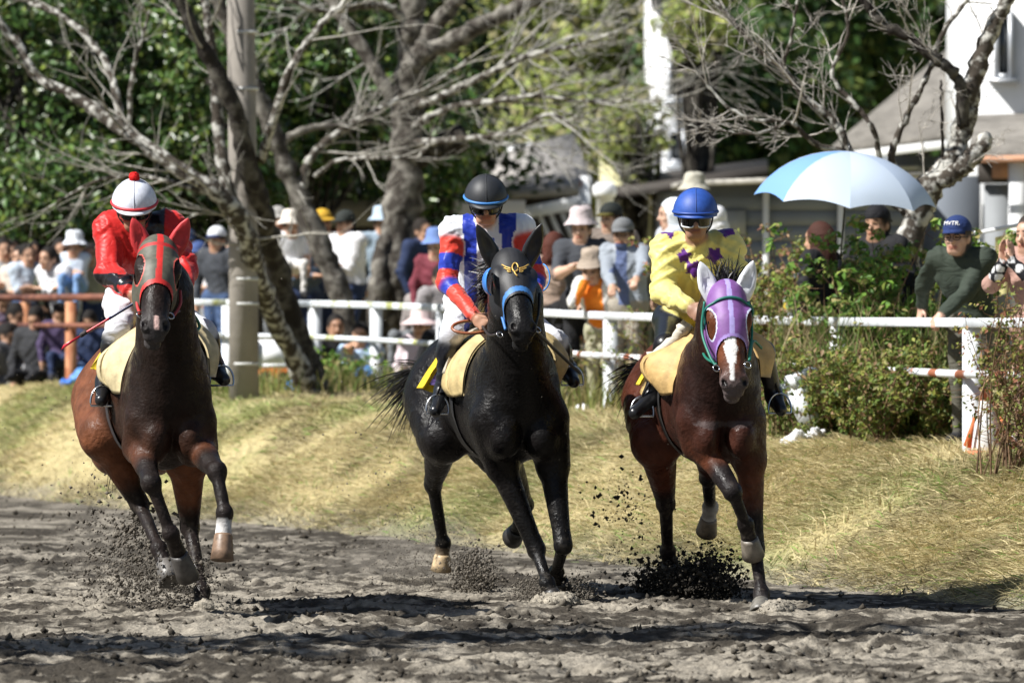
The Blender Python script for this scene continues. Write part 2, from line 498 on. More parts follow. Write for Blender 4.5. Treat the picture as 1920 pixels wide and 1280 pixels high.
# blades of mown, dried grass on the bank
def blades(n, xr, yr, cond, length, seed, col_fn, flat=0.5, width=0.006, flow=False):
    g = np.random.default_rng(seed)
    y = yr[0] + (yr[1] - yr[0]) * g.random(n)
    x = edge_x(y) + (xr[0] + (xr[1] - xr[0]) * g.random(n)) / 0.941
    k = cond(x, y); x, y = x[k], y[k]; n = len(x)
    z = bank_z(x, y)
    L = length * (0.5 + g.random(n)); az = (vnoise(x * 1.3, y * 0.8, 303) * 5.0 + g.normal(0, 0.9, n)) if flow else g.random(n) * 2 * np.pi
    el = np.clip(g.normal(flat, 0.28, n), -0.1, 1.5)
    dr = np.stack([np.cos(az) * np.cos(el), np.sin(az) * np.cos(el), np.sin(el)], 1)
    sd = np.stack([-np.sin(az), np.cos(az), 0 * az], 1)
    sd = sd + 0.7 * np.stack([g.normal(0, 1, n), g.normal(0, 1, n), g.normal(0, 1, n)], 1); sd /= np.linalg.norm(sd, axis=1)[:, None]
    b = np.stack([x, y, z - 0.005], 1); w = (width * (0.6 + 0.8 * g.random(n)))[:, None]
    mid = b + dr * (L * 0.55)[:, None]; tip = b + dr * L[:, None] - A([0, 0, 1]) * (L * L * 0.9)[:, None]
    tip[:, 2] = np.maximum(tip[:, 2], bank_z(tip[:, 0], tip[:, 1]) + 0.004)
    V = np.stack([b - sd * w, b + sd * w, mid + sd * w * 0.8, mid - sd * w * 0.8, tip], 1).reshape(-1, 3)
    i = np.arange(n)[:, None] * 5
    Fc = np.concatenate([i + A([[0, 1, 2]]), i + A([[0, 2, 3]]), i + A([[3, 2, 4]])])
    c = np.repeat(col_fn(x, y, g), 5, axis=0)
    return V, Fc, c
def blade_col(x, y, g):
    c = turf_color(x, y)
    r = g.random(len(x))
    c = c * (0.65 + 0.8 * g.random(len(x)))[:, None]
    c[r < 0.30] = A([0.54, 0.46, 0.25]) * (0.7 + 0.6 * g.random((r < 0.30).sum()))[:, None]
    c[r > 0.93] = A([0.16, 0.27, 0.05]) * (0.7 + 0.6 * g.random((r > 0.93).sum()))[:, None]
    return c
M['blade'] = mat('grass_blade', attr=True, rough=0.6, spec=0.3, trans=0.25)
inview = lambda x, y: np.abs(x) < 0.095 * y + 0.5
parts_ = []
V, Fc, c = blades(290000, (0.0, 2.8), (27, 45), lambda x, y: inview(x, y) & (bank_s(x, y) > 0.0) & (bank_s(x, y) < 2.8) & (vnoise(x * 37, y * 31, 6) < 0.18 + 1.2 * sstep(0.0, 0.7, bank_s(x, y))), 0.13, 1, blade_col, 0.10, 0.0033, True)
parts_.append((V, Fc, c))
V, Fc, c = blades(100000, (-0.1, 5), (43, 60), lambda x, y: inview(x, y) & (bank_s(x, y) > -0.1) & (bank_s(x, y) < 5), 0.10, 2, blade_col, 0.15, 0.005, True)
parts_.append((V, Fc, c))
V, Fc, c = blades(22000, (-0.7, 0.4), (26, 56), lambda x, y: inview(x, y) & (bank_s(x, y) > -0.7) & (bank_s(x, y) < 0.4) & (vnoise(x * 2.2, y * 1.2, 5) > 0.4) & (vnoise(x * 41, y * 33, 7) < 0.15 + 0.5 * sstep(-0.7, 0.4, bank_s(x, y))), 0.07, 3, blade_col, 0.5)
parts_.append((V, Fc, c))
off = 0; VV = []; FF = []; CC = []
for V, Fc, c in parts_:
    VV.append(V); FF.append(Fc + off); CC.append(c); off += len(V)
grass = struct(mesh_obj('grass', np.vstack(VV), np.vstack(FF), M['blade'], None, np.vstack(CC), smooth=False), 'dry mown grass matted over the bank', 'stuff')

# lumps of dirt: lying on the track and flung up by the hooves
def lumps(pos, rad, seed, cols):
    """little irregular eight-cornered stones of earth"""
    g = np.random.default_rng(seed); n = len(pos)
    base = A([[1, 0, 0], [-1, 0, 0], [0, 1, 0], [0, -1, 0], [0, 0, 1], [0, 0, -1]], float)
    fc = A([[0, 2, 4], [2, 1, 4], [1, 3, 4], [3, 0, 4], [2, 0, 5], [1, 2, 5], [3, 1, 5], [0, 3, 5]])
    V = base[None] * (0.55 + 0.8 * g.random((n, 6, 1))) + 0.25 * g.normal(0, 1, (n, 6, 3))
    V = pos[:, None, :] + V * rad[:, None, None]
    Fc = (np.arange(n)[:, None, None] * 6 + fc[None]).reshape(-1, 3)
    return V.reshape(-1, 3), Fc, np.repeat(cols, 6, axis=0)
g = np.random.default_rng(5)
n = 30000
y = 23.5 + 30 * g.random(n) ** 1.6; x = (g.random(n) * 2 - 1) * (0.095 * y + 0.3)
k = bank_s(x, y) < -0.1; x, y = x[k], y[k]
cl = sstep(0.5, 0.75, vnoise(x * 1.6, y * 1.5, 401)) ; k = g.random(len(x)) < 0.25 + 0.75 * cl; x, y = x[k], y[k]
r = 0.003 + 0.02 * g.random(len(x)) ** 6
P = np.stack([x, y, dirt_height(x, y) + r * 0.4], 1)
cc = (dirt_color(x, y, 0 * x) * 0.4 + A([0.035, 0.03, 0.024])) * (0.6 + 0.6 * g.random(len(x)))[:, None]
V, Fc, c = lumps(P, r, 6, cc)
struct(mesh_obj('loose_dirt', V, Fc, M['clod'], None, c), 'loose crumbs of earth lying on the track', 'stuff')
# ------------------------------------------------------------------ horses
BLACK = (0.009, 0.008, 0.008)

def strands(roots, tips, n, spread, w, seed, col, sag=0.0, root_spread=0.01):
    """hair: thin ribbons from around roots to around tips (polylines of control points are blended)"""
    g = np.random.default_rng(seed); roots = A(roots, float); tips = A(tips, float)
    mb = MB(); VV = []; FF = []; CC = []; off = 0
    for i in range(n):
        q = g.random(); a = roots[0] + (roots[-1] - roots[0]) * q if len(roots) == 2 else roots[int(q * (len(roots) - 1e-6))]
        b = tips[0] + (tips[-1] - tips[0]) * np.clip(q + g.normal(0, 0.2), 0, 1) if len(tips) == 2 else tips[int(q * (len(tips) - 1e-6))]
        a = a + g.normal(0, root_spread, 3); L = 0.45 + 0.65 * g.random()
        e = a + (b - a) * L + g.normal(0, spread, 3)
        mid = (a + e) / 2 + g.normal(0, spread * 0.45, 3) + A([0, 0, -sag])
        t = np.linspace(0, 1, 6)[:, None]
        p = (1 - t) ** 2 * a + 2 * t * (1 - t) * mid + t * t * e
        sd = unit(np.cross(e - a, g.normal(0, 1, 3))); ww = w * (1 - 0.85 * t) * (0.6 + 0.8 * g.random())
        VV.append(np.stack([p - sd * ww, p + sd * ww], 1).reshape(-1, 3))
        FF += [[off + 2 * j, off + 2 * j + 1, off + 2 * j + 3, off + 2 * j + 2] for j in range(5)]
        CC.append(np.tile(A(col) * (0.7 + 0.7 * g.random()), (12, 1))); off += 12
    return np.vstack(VV), A(FF), np.vstack(CC)

def build_horse(S):
    d0 = S['d']; w = lambda p: W(p[0], p[1], d0 + p[2])
    C = w(S['chest']); R = w(S['rump'])
    F = C - R; F[2] = 0; F = unit(F); U = A([0, 0, 1.0]); L = unit(np.cross(F, U))   # L: the horse's right, image left
    if L[0] > 0: L = -L
    body, dark, light, point = S['body'], S['dark'], S['light'], S['point']
    root = thing('racehorse', S['label'], 'horse', (C[0] - F[0] * 0.6, C[1] - F[1] * 0.6, 0))
    RF = np.stack([L, F, U])                    # rows: local axes for ellipsoids (lateral, forward, up)
    s = SDF(); cw = S.get('cw', 1.0)
    up = lambda c, f, l, u: c + F * f + L * l + U * u
    # trunk
    s.ell(up(C, -0.10, 0, 0.02), (0.235 * cw, 0.30, 0.345), 0.05, dark, RF)
    s.ell(up(C, -0.42, 0, 0.03), (0.252, 0.42, 0.335), 0.08, body, RF)
    s.ell(up(R, 0.42, 0, 0.0), (0.255, 0.36, 0.30), 0.08, body, RF)
    s.ell(up(R, 0.02, 0, 0.07), (0.265, 0.31, 0.25), 0.08, light, RF)
    s.cone(up(C, -0.18, 0, 0.30), up(C, -0.62, 0, 0.27), 0.11, 0.09, 0.08, body)
    for sg in (1, -1):
        s.ell(up(R, -0.06, sg * 0.135, -0.14), (0.135, 0.24, 0.30), 0.07, light, RF)
        s.ell(up(C, -0.06, sg * 0.15 * cw, 0.02), (0.10 * cw, 0.20, 0.31), 0.05, body, RF)          # shoulder
        s.ell(up(C, 0.155, sg * 0.105 * cw, -0.16), (0.092 * cw, 0.105, 0.125), 0.025, body, RF)        # pectoral
        s.ell(up(C, 0.10, sg * 0.155 * cw, -0.03), (0.08 * cw, 0.11, 0.13), 0.05, dark, RF)           # point of shoulder
    s.cone(up(C, 0.27, 0, 0.02), up(C, 0.24, 0, -0.30), 0.018, 0.03, 0.04, dark, None, True)      # groove between the breast muscles
    for sg in (1, -1):
        s.cone(up(C, 0.20, sg * 0.20, 0.16), up(C, 0.25, sg * 0.075, -0.04), 0.012, 0.018, 0.04, dark, None, True)    # edge of the shoulder blade
        s.cone(up(C, -0.25, sg * 0.285, 0.12), up(C, -0.20, sg * 0.27, -0.22), 0.015, 0.02, 0.05, dark, None, True)
        s.cone(up(R, 0.22, sg * 0.29, 0.02), up(R, 0.20, sg * 0.27, -0.25), 0.015, 0.02, 0.05, dark, None, True)
    # neck
    P0, P1 = w(S['poll']), w(S['muzzle'])
    ax = unit(P1 - P0); HL = np.linalg.norm(P1 - P0)
    nb = up(C, 0.06, 0, 0.14); nm = (up(C, 0.02, 0, 0.30) * 0.45 + P0 * 0.55) + F * 0.05
    s.ell(up(C, 0.05, 0, 0.12), (0.19, 0.17, 0.27), 0.08, dark, RF)
    neck_end = P0 - U * 0.13 - F * 0.09
    side_flat = (L, 1.35)
    s.cone(nb, nm, 0.25, 0.185, 0.07, dark, side_flat)
    s.cone(nm, neck_end, 0.185, 0.125, 0.05, dark, side_flat)
    s.cone(neck_end, P0 - U * 0.05 - F * 0.05, 0.115, 0.075, 0.05, dark, side_flat)
    n_head = len(s.p)
    # head frame: ax down the face, nf out of the forehead, hl sideways
    hl = unit(L - ax * L.dot(ax)); nf = np.cross(hl, ax)
    if nf.dot(F) < 0: nf = -nf
    RH = np.stack([hl, ax, nf]); k_ = HL / 0.60
    hp = lambda a, n, l: P0 + ax * a * k_ + nf * n + hl * l
    hd = S.get('face', dark); mz = S['muzzle_col']
    s.ell(hp(0.06, -0.03, 0), (0.100, 0.13, 0.105), 0.03, hd, RH)
    s.ell(hp(0.18, -0.015, 0), (0.108, 0.16, 0.10), 0.03, hd, RH)
    for sg in (1, -1):
        s.ell(hp(0.21, -0.11, sg * 0.06), (0.05, 0.13, 0.09), 0.03, hd, RH)          # jowl
        s.ell(hp(0.165, 0.02, sg * 0.09), (0.032, 0.06, 0.038), 0.02, hd, RH)          # brow over the eye
    s.cone(hp(0.20, -0.01, 0), hp(0.48, -0.012, 0), 0.092, 0.070, 0.03, hd, (hl, 1.06))
    s.cone(hp(0.24, -0.09, 0), hp(0.50, -0.06, 0), 0.062, 0.044, 0.03, hd)
    s.ell(hp(0.525, -0.015, 0), (0.070, 0.066, 0.058), 0.025, mz, RH)
    for sg in (1, -1):
        s.ell(hp(0.535, 0.012, sg * 0.047), (0.030, 0.042, 0.03), 0.015, mz, RH)        # nostril rim
    s.ell(hp(0.578, -0.03, 0), (0.055, 0.034, 0.036), 0.015, mz, RH)                     # upper lip
    s.ell(hp(0.572, -0.085, 0), (0.045, 0.045, 0.028), 0.015, mz, RH)                   # lower lip
    for sg in (1, -1):
        s.ell(hp(0.545, 0.036, sg * 0.055), (0.015, 0.024, 0.02), 0.008, (0, 0, 0), RH, True)
    head_prims = s.p[n_head:]
    # legs
    hooves = []
    def foot(fet, hoof, rc, colp, hc, cuff=None, sock=False):
        dirn = unit(hoof - fet)
        cor = fet + (hoof - fet) * 0.52
        s.cone(fet, cor, 0.037, 0.043, 0.02, (lambda V, t, c_=cuff, p_=point: np.where((t > 0.28)[:, None], A(c_), A(p_))) if cuff and not sock else (cuff or colp))
        hooves.append((cor, dirn, np.linalg.norm(hoof - cor) + 0.015, hc, F))
    for key, sg in (('fr', 1), ('fl', -1)):
        e, kn, ft, hf = [w(q) for q in S[key]]
        sh = up(C, 0.08, sg * 0.165 * cw, -0.08)
        s.cone(sh, e, 0.115 * cw, 0.095, 0.05, body)
        s.cone(e, kn, 0.076, 0.044, 0.03, lambda V, t: leg_mix(t, S.get('fore', body), point, 0.6))  # brown forearms, with the sunlight on them put into a lighter colour
        for q_ in (1, -1): s.ell(kn + L * 0.017 * q_, (0.036, 0.042, 0.05), 0.015, point, RF)
        s.ell(kn + F * 0.022, (0.034, 0.028, 0.045), 0.015, point, RF); s.ell(kn - F * 0.035 + U * 0.012, (0.022, 0.026, 0.032), 0.02, point, RF)
        s.ell(kn - unit(kn - e) * 0.05, (0.046, 0.042, 0.04), 0.02, point, RF)
        s.cone(kn, ft, 0.036, 0.029, 0.02, point)
        s.cone(kn - F * 0.022 - U * 0.02, ft - F * 0.022, 0.016, 0.016, 0.015, point)
        s.ell(ft, 0.044, 0.02, S.get('cuff_' + key, point) if key in S.get('socks', ()) else point)
        foot(ft, hf, 0.05, S.get('cuff_' + key, point), S['hoof_' + key], S.get('cuff_' + key), key in S.get('socks', ()))
    for key, sg in (('hr', 1), ('hl', -1)):
        st, hk, ft, hf = [w(q) for q in S[key]]
        hip = up(R, 0.0, sg * 0.14, -0.05)
        s.cone(hip, st, 0.21, 0.145, 0.08, light)
        s.cone(st, hk, 0.112, 0.048, 0.04, lambda V, t: leg_mix(t, light, point, 0.75))
        s.ell(hk, 0.052, 0.02, point)
        s.ell(hk - F * 0.045 + U * 0.035, (0.04, 0.045, 0.05), 0.03, point)
        s.cone(hk, ft, 0.039, 0.031, 0.02, point)
        s.cone(hk - F * 0.03, ft - F * 0.022, 0.018, 0.017, 0.015, point)
        s.ell(ft, 0.045, 0.02, S.get('cuff_' + key, point) if key in S.get('socks', ()) else point)
        foot(ft, hf, 0.05, S.get('cuff_' + key, point), S['hoof_' + key], S.get('cuff_' + key), key in S.get('socks', ()))
    V, Fc = s.mesh(0.011)
    col = s.color(V, 0.02)
    # muscle and tendon relief under the skin
    Nv = vnormals(V, Fc); rl = sstep(0.35, 0.8, V[:, 2])
    relief = 0.008 * n3(V * A([1, 1, 0.55]), 9.0, 11) + 0.0035 * n3(V * A([1, 1, 0.6]), 21.0, 12)
    vein = np.maximum(0, 1 - np.abs(n3(V, 6.5, 13)) * 16) * 0.003 * sstep(0.5, 1.0, V[:, 2])
    isface = np.linalg.norm(V - P0, axis=1) < 0.62
    V = V + Nv * ((relief * rl + vein) * np.where(isface, 0.35, 1.0))[:, None]
    # dried splashes of earth on the lower legs and belly
    spk = vnoise(V[:, 0] * 55 + V[:, 1] * 31, V[:, 2] * 48, 5) * 0.6 + vnoise(V[:, 0] * 130, V[:, 2] * 120 + V[:, 1] * 77, 6) * 0.4
    mud = np.clip((0.85 - V[:, 2]) / 0.8, 0, 1) * sstep(0.6, 0.8, spk) * S.get('mud', 0.4)
    col = col * (1 - mud[:, None]) + A([0.15, 0.13, 0.105]) * mud[:, None]
    # eyes and face markings, painted on the coat itself
    q = V - P0; a = q @ ax / k_; n = q @ nf; l = q @ hl
    onface = (np.linalg.norm(q, axis=1) < 0.75) & (a > -0.05)
    S['blaze'](col, a, n, l, onface)
    nos = onface & (a > 0.53) & (a < 0.568) & (np.abs(np.abs(l) - 0.053) < 0.014) & (n > 0.0)
    col[nos] = (0.006, 0.004, 0.004)
    mesh_obj('body', V, Fc, M[S['coat']], root, col)
    for sg in (1, -1):
        e = SDF().ell(hp(0.185, 0.024, sg * 0.099), (0.019, 0.026, 0.019), 0.01, (0.01, 0.006, 0.004), RH)
        Ve, Fe = e.mesh(0.006); mesh_obj('eye', Ve, Fe, M['lens'], root)
    # hooves: cut-off cones with a flat sole
    for cor, dr, ln, hc, f_ in hooves:
        fx = unit(F - dr * F.dot(dr)); lx = np.cross(dr, fx)
        tilt = unit(dr + fx * 0.0)
        Vh, Fh = lathe([(0.0, -0.01), (0.042, -0.012), (0.048, 0.0), (0.056, ln * 0.6), (0.062, ln), (0.056, ln + 0.004), (0.050, ln - 0.006), (0.0, ln - 0.008)], 20, cor + fx * 0.006, fx, lx, tilt, 1.12, 0.98)
        sh_ = np.zeros((len(Vh), 3)) + A(hc); rel = (Vh - cor) @ dr
        sh_[rel > ln * 0.9] *= 0.6
        mesh_obj('hoof', Vh, Fh, M['hoof'], root, sh_)
    # mane and tail
    for nm_, rt, tp, cnt, sp, wd, sag, seed in S['hair']:
        Vm, Fm, cm = strands([w(x) for x in rt], [w(x) for x in tp], cnt, sp, wd, seed, S.get('hair_col', BLACK), sag)
        mesh_obj(nm_, Vm, Fm, M['hair'], root, cm, smooth=False)
    # hood over the head
    hs = SDF(); hs.p = list(head_prims)
    lo = np.min([hp(-0.06, 0, 0), hp(0.45, 0, 0)], axis=0) - 0.2; hi = np.max([hp(-0.06, 0, 0), hp(0.45, 0, 0)], axis=0) + 0.2
    Vd, Fd = hs.mesh(0.0055, 0.007, lo, hi)
    q = Vd - P0; a = q @ ax / k_; n = q @ nf; l = q @ hl
    H = S['hood']
    ex_, ez_ = H['eye_l'], H['eye_a']
    ell_ = lambda l_, a_: np.sqrt(((np.abs(l_) - ex_) / H['eye_rl']) ** 2 + ((a_ - ez_) / H['eye_ra']) ** 2)
    ang = np.arctan2(np.abs(l), n + 0.055)               # 0 at the middle of the face, grows round the side
    el = np.sqrt(((ang - H['eye_ang']) / H['eye_rang']) ** 2 + ((a - ez_) / H['eye_ra']) ** 2)
    edge = H['edge'] + H['arc'] * np.minimum(ang, 1.3) ** 2
    keep = (a < edge) & (a > -0.085) & (el > 1.0) & (n > -0.15)
    ch = H['color'](a, n, l, el, edge - a, ang)
    Vd2, Fd2 = drop_faces(Vd, Fd, keep)
    kk = np.unique(Fd[keep[Fd].all(axis=1)])
    mesh_obj('hood', Vd2, Fd2, M['hood'], root, ch[kk])
    # ears in their covers
    for tip, base in S['ears']:
        T, B = w(tip), w(base); d_ = unit(T - B); Ln = np.linalg.norm(T - B)
        sx = unit(hl - d_ * hl.dot(d_)); fx = np.cross(d_, sx); fx = fx if fx.dot(F) > 0 else -fx
        prof = [(0.040, -0.03), (0.050, 0.02), (0.055, Ln * 0.3), (0.048, Ln * 0.52), (0.031, Ln * 0.78), (0.013, Ln * 0.94), (0.002, Ln)]
        Ve, Fe = lathe(prof, 16, B, sx, fx, d_, 0.95, 0.62)
        rel = (Ve - B) @ d_; bend = (rel / Ln) ** 2 * 0.012
        inn = (Ve - B) @ fx; mask = (inn > 0.005) & (rel > 0.02) & (rel < Ln * 0.85)
        Ve = Ve - fx * (np.where(mask, 0.022 * np.sin(np.clip(rel / (Ln * 0.85), 0, 1) * np.pi), 0) * (np.abs((Ve - B) @ sx) < 0.024))[:, None] + fx * bend[:, None]
        ec = np.tile(A(S['ear_col']), (len(Ve), 1))
        mesh_obj('ear_cover', Ve, Fe, M[S.get('ear_mat', 'hood')], root, ec)
    # bridle straps: loops round the head on the implicit surface
    def ring(a_, colr, wdt, name='noseband', a_side=0.0, rng_=(-2.6, 2.6)):
        pts = []
        for th in np.linspace(*rng_, 30):
            dirn = nf * math.cos(th) + hl * math.sin(th)
            c0 = hp(a_ + a_side * min(abs(th), 1.7) ** 2, -0.045, 0)
            ts = np.linspace(0.0, 0.2, 60); D = s.value(c0 + ts[:, None] * dirn)
            i = np.argmax(D > 0.009); pts.append(c0 + ts[i] * dirn)
        p = smooth_path(pts, 60)
        Vr, Fr = tube(p, wdt, 6, True)
        return mesh_obj(name, Vr, Fr, M['strap'], root, np.tile(A(colr), (len(Vr), 1)))
    for args in S['rings']: ring(*args)
    for nm_, pts, rad, colr in S['straps']:
        p = smooth_path([w(x) for x in pts], 30); Vr, Fr = tube(p, rad, 6)
        mesh_obj(nm_, Vr, Fr, M['strap'], root, np.tile(A(colr), (len(Vr), 1)))
    for b in S['bits']:
        c = w(b); t = np.linspace(0, 2 * np.pi, 20)
        p = c + 0.018 * (np.cos(t)[:, None] * unit(nf * .3 + hl) + np.sin(t)[:, None] * ax)
        Vr, Fr = tube(p, 0.0035, 6, False); mesh_obj('bit_ring', Vr, Fr, M['metal'], root)
    # saddle pad, number cloth, girth
    for nm_, outline, depth, thick, colr, mt in S['pads']:
        mb = pad_sheet([w(x) for x in outline], -F * depth, thick, colr)
        mesh_obj(nm_, *mb[:2], M[mt], root, mb[2])
    for nm_, ia, ib, thick, colr in S.get('flares', []):
        a_ = smooth_path([w(x) for x in ia], 40); b_ = smooth_path([w(x) for x in ib], 40)
        mb = loft(a_, b_, thick, colr); mesh_obj(nm_, *mb[:2], M['foam'], root, mb[2])
    gp = []
    for th in np.linspace(0, 2 * np.pi, 40):
        dirn = L * math.sin(th) + U * math.cos(th); c0 = up(C, -0.42, 0, 0.0)
        ts = np.linspace(0.1, 0.6, 120); D = s.value(c0 + ts[:, None] * dirn); i = np.argmax(D > 0.006)
        gp.append(c0 + ts[i] * dirn)
    gp = A(gp); mbv = []
    for j, o in enumerate((-0.05, 0.05)): mbv.append(gp + F * o)
    Vg = np.vstack(mbv); ng = len(gp)
    Fg = [[i, i + 1, ng + i + 1, ng + i] for i in range(ng - 1)]
    mesh_obj('girth', Vg, Fg, M['strap'], root, np.tile(A(S['girth_col']), (len(Vg), 1)))
    S['_sdf'] = s
    return root

def leg_mix(t, a, b, t0):
    f = sstep(t0 - 0.25, t0 + 0.1, t)[:, None]
    return A(a) * (1 - f) + A(b) * f

def pad_sheet(line, ext, thick, colr):
    """thick saddle pad: an arched outline seen from the front, run backwards along the horse"""
    p = smooth_path(line, 36); n = len(p)
    t = np.gradient(p, axis=0); nn = np.cross(t, ext); nn /= np.linalg.norm(nn, axis=1)[:, None]
    rows = []
    for e, th in ((0.0, 0.55), (-0.02, 1.0), (0.25, 1.0), (0.6, 0.9), (1.0, 0.5)):
        rows.append((p + ext * e + nn * thick * th, p + ext * e - nn * thick * th))
    V = []; 
    for a, b in rows: V.append(a); V.append(b)
    V = np.vstack(V); Fc = []
    ix = lambda r, sd, i: (r * 2 + sd) * n + i
    for i in range(n - 1):
        Fc.append([ix(0, 0, i), ix(0, 0, i + 1), ix(0, 1, i + 1), ix(0, 1, i)])
        for r in range(4):
            Fc.append([ix(r, 0, i), ix(r + 1, 0, i), ix(r + 1, 0, i + 1), ix(r, 0, i + 1)])
            Fc.append([ix(r, 1, i), ix(r, 1, i + 1), ix(r + 1, 1, i + 1), ix(r + 1, 1, i)])
        Fc.append([ix(4, 0, i), ix(4, 1, i), ix(4, 1, i + 1), ix(4, 0, i + 1)])
    for e in (0, n - 1):
        for r in range(4): Fc.append([ix(r, 0, e), ix(r, 1, e), ix(r + 1, 1, e), ix(r + 1, 0, e)])
    return V, Fc, np.tile(A(colr), (len(V), 1))

def loft(a, b, th, colr, rows=6, bulge=0.012):
    n = len(a); V = []
    m = (a + b) / 2; nn = np.cross(np.gradient(m, axis=0), b - a); nn /= np.linalg.norm(nn, axis=1)[:, None] + 1e-9
    if nn[:, 1].mean() > 0: nn = -nn
    q = np.linspace(0, 1, rows)
    for sd in (1, -1):
        for t in q: V.append(a + (b - a) * t + nn * (sd * th * (0.45 + 0.55 * math.sin(math.pi * t) ** 0.5) + bulge * math.sin(math.pi * t)))
    V = np.vstack(V); Fc = []
    ix = lambda s_, r, i: (s_ * rows + r) * n + i
    for i in range(n - 1):
        for r in range(rows - 1):
            Fc.append([ix(0, r, i), ix(0, r, i + 1), ix(0, r + 1, i + 1), ix(0, r + 1, i)]); Fc.append([ix(1, r, i), ix(1, r + 1, i), ix(1, r + 1, i + 1), ix(1, r, i + 1)])
        for r in (0, rows - 1): Fc.append([ix(0, r, i), ix(0, r, i + 1), ix(1, r, i + 1), ix(1, r, i)])
    for i in (0, n - 1):
        for r in range(rows - 1): Fc.append([ix(0, r, i), ix(0, r + 1, i), ix(1, r + 1, i), ix(1, r, i)])
    return V, Fc, np.tile(A(colr), (len(V), 1))

def no_blaze(col, a, n, l, on): pass
def star_snip(col, a, n, l, on):
    m = on & (np.abs(l + 0.004) < 0.011) & (a > 0.50) & (a < 0.572) & (n > -0.03); col[m] = (0.62, 0.42, 0.38)
def wide_blaze(col, a, n, l, on):
    wd = 0.021 + 0.012 * np.sin(a * 22)
    m = on & (np.abs(l - 0.012) < wd) & (a > 0.12) & (a < 0.535) & (n > 0.0); col[m] = (0.78, 0.76, 0.74)
    g = on & (a > 0.535); col[g] = col[g] * 0.6 + A([0.10, 0.085, 0.085]) * 0.4

def hood_red(a, n, l, el, ed, ang):
    c = np.tile(A([0.085, 0.082, 0.06]), (len(a), 1))
    c *= (0.75 + 0.5 * vnoise(l * 60, a * 60, 3))[:, None]
    red = A([0.55, 0.022, 0.018])
    c[(np.abs(l) < 0.016)] = red; c[ed < 0.030] = red; c[el < 1.13] = A([0.62, 0.10, 0.08]); c[np.abs(a - 0.045) < 0.012] = A([0.42, 0.02, 0.02])
    return c
def hood_black(a, n, l, el, ed, ang):
    c = np.tile(A([0.012, 0.012, 0.014]), (len(a), 1))
    c[(np.abs(l) < 0.022) & (a < 0.30)] = A([0.02, 0.02, 0.023])
    c[(ed < 0.052) & (ed > 0.02)] = A([0.05, 0.20, 0.52])
    return c
def hood_purple(a, n, l, el, ed, ang):
    c = np.tile(A([0.19, 0.075, 0.27]), (len(a), 1))
    lil = A([0.36, 0.30, 0.62])
    c[np.abs(l - 0.002) < 0.0125] = lil; c[ed < 0.022] = A([0.30, 0.20, 0.50]); c[el < 1.16] = A([0.62, 0.66, 0.82])
    return c

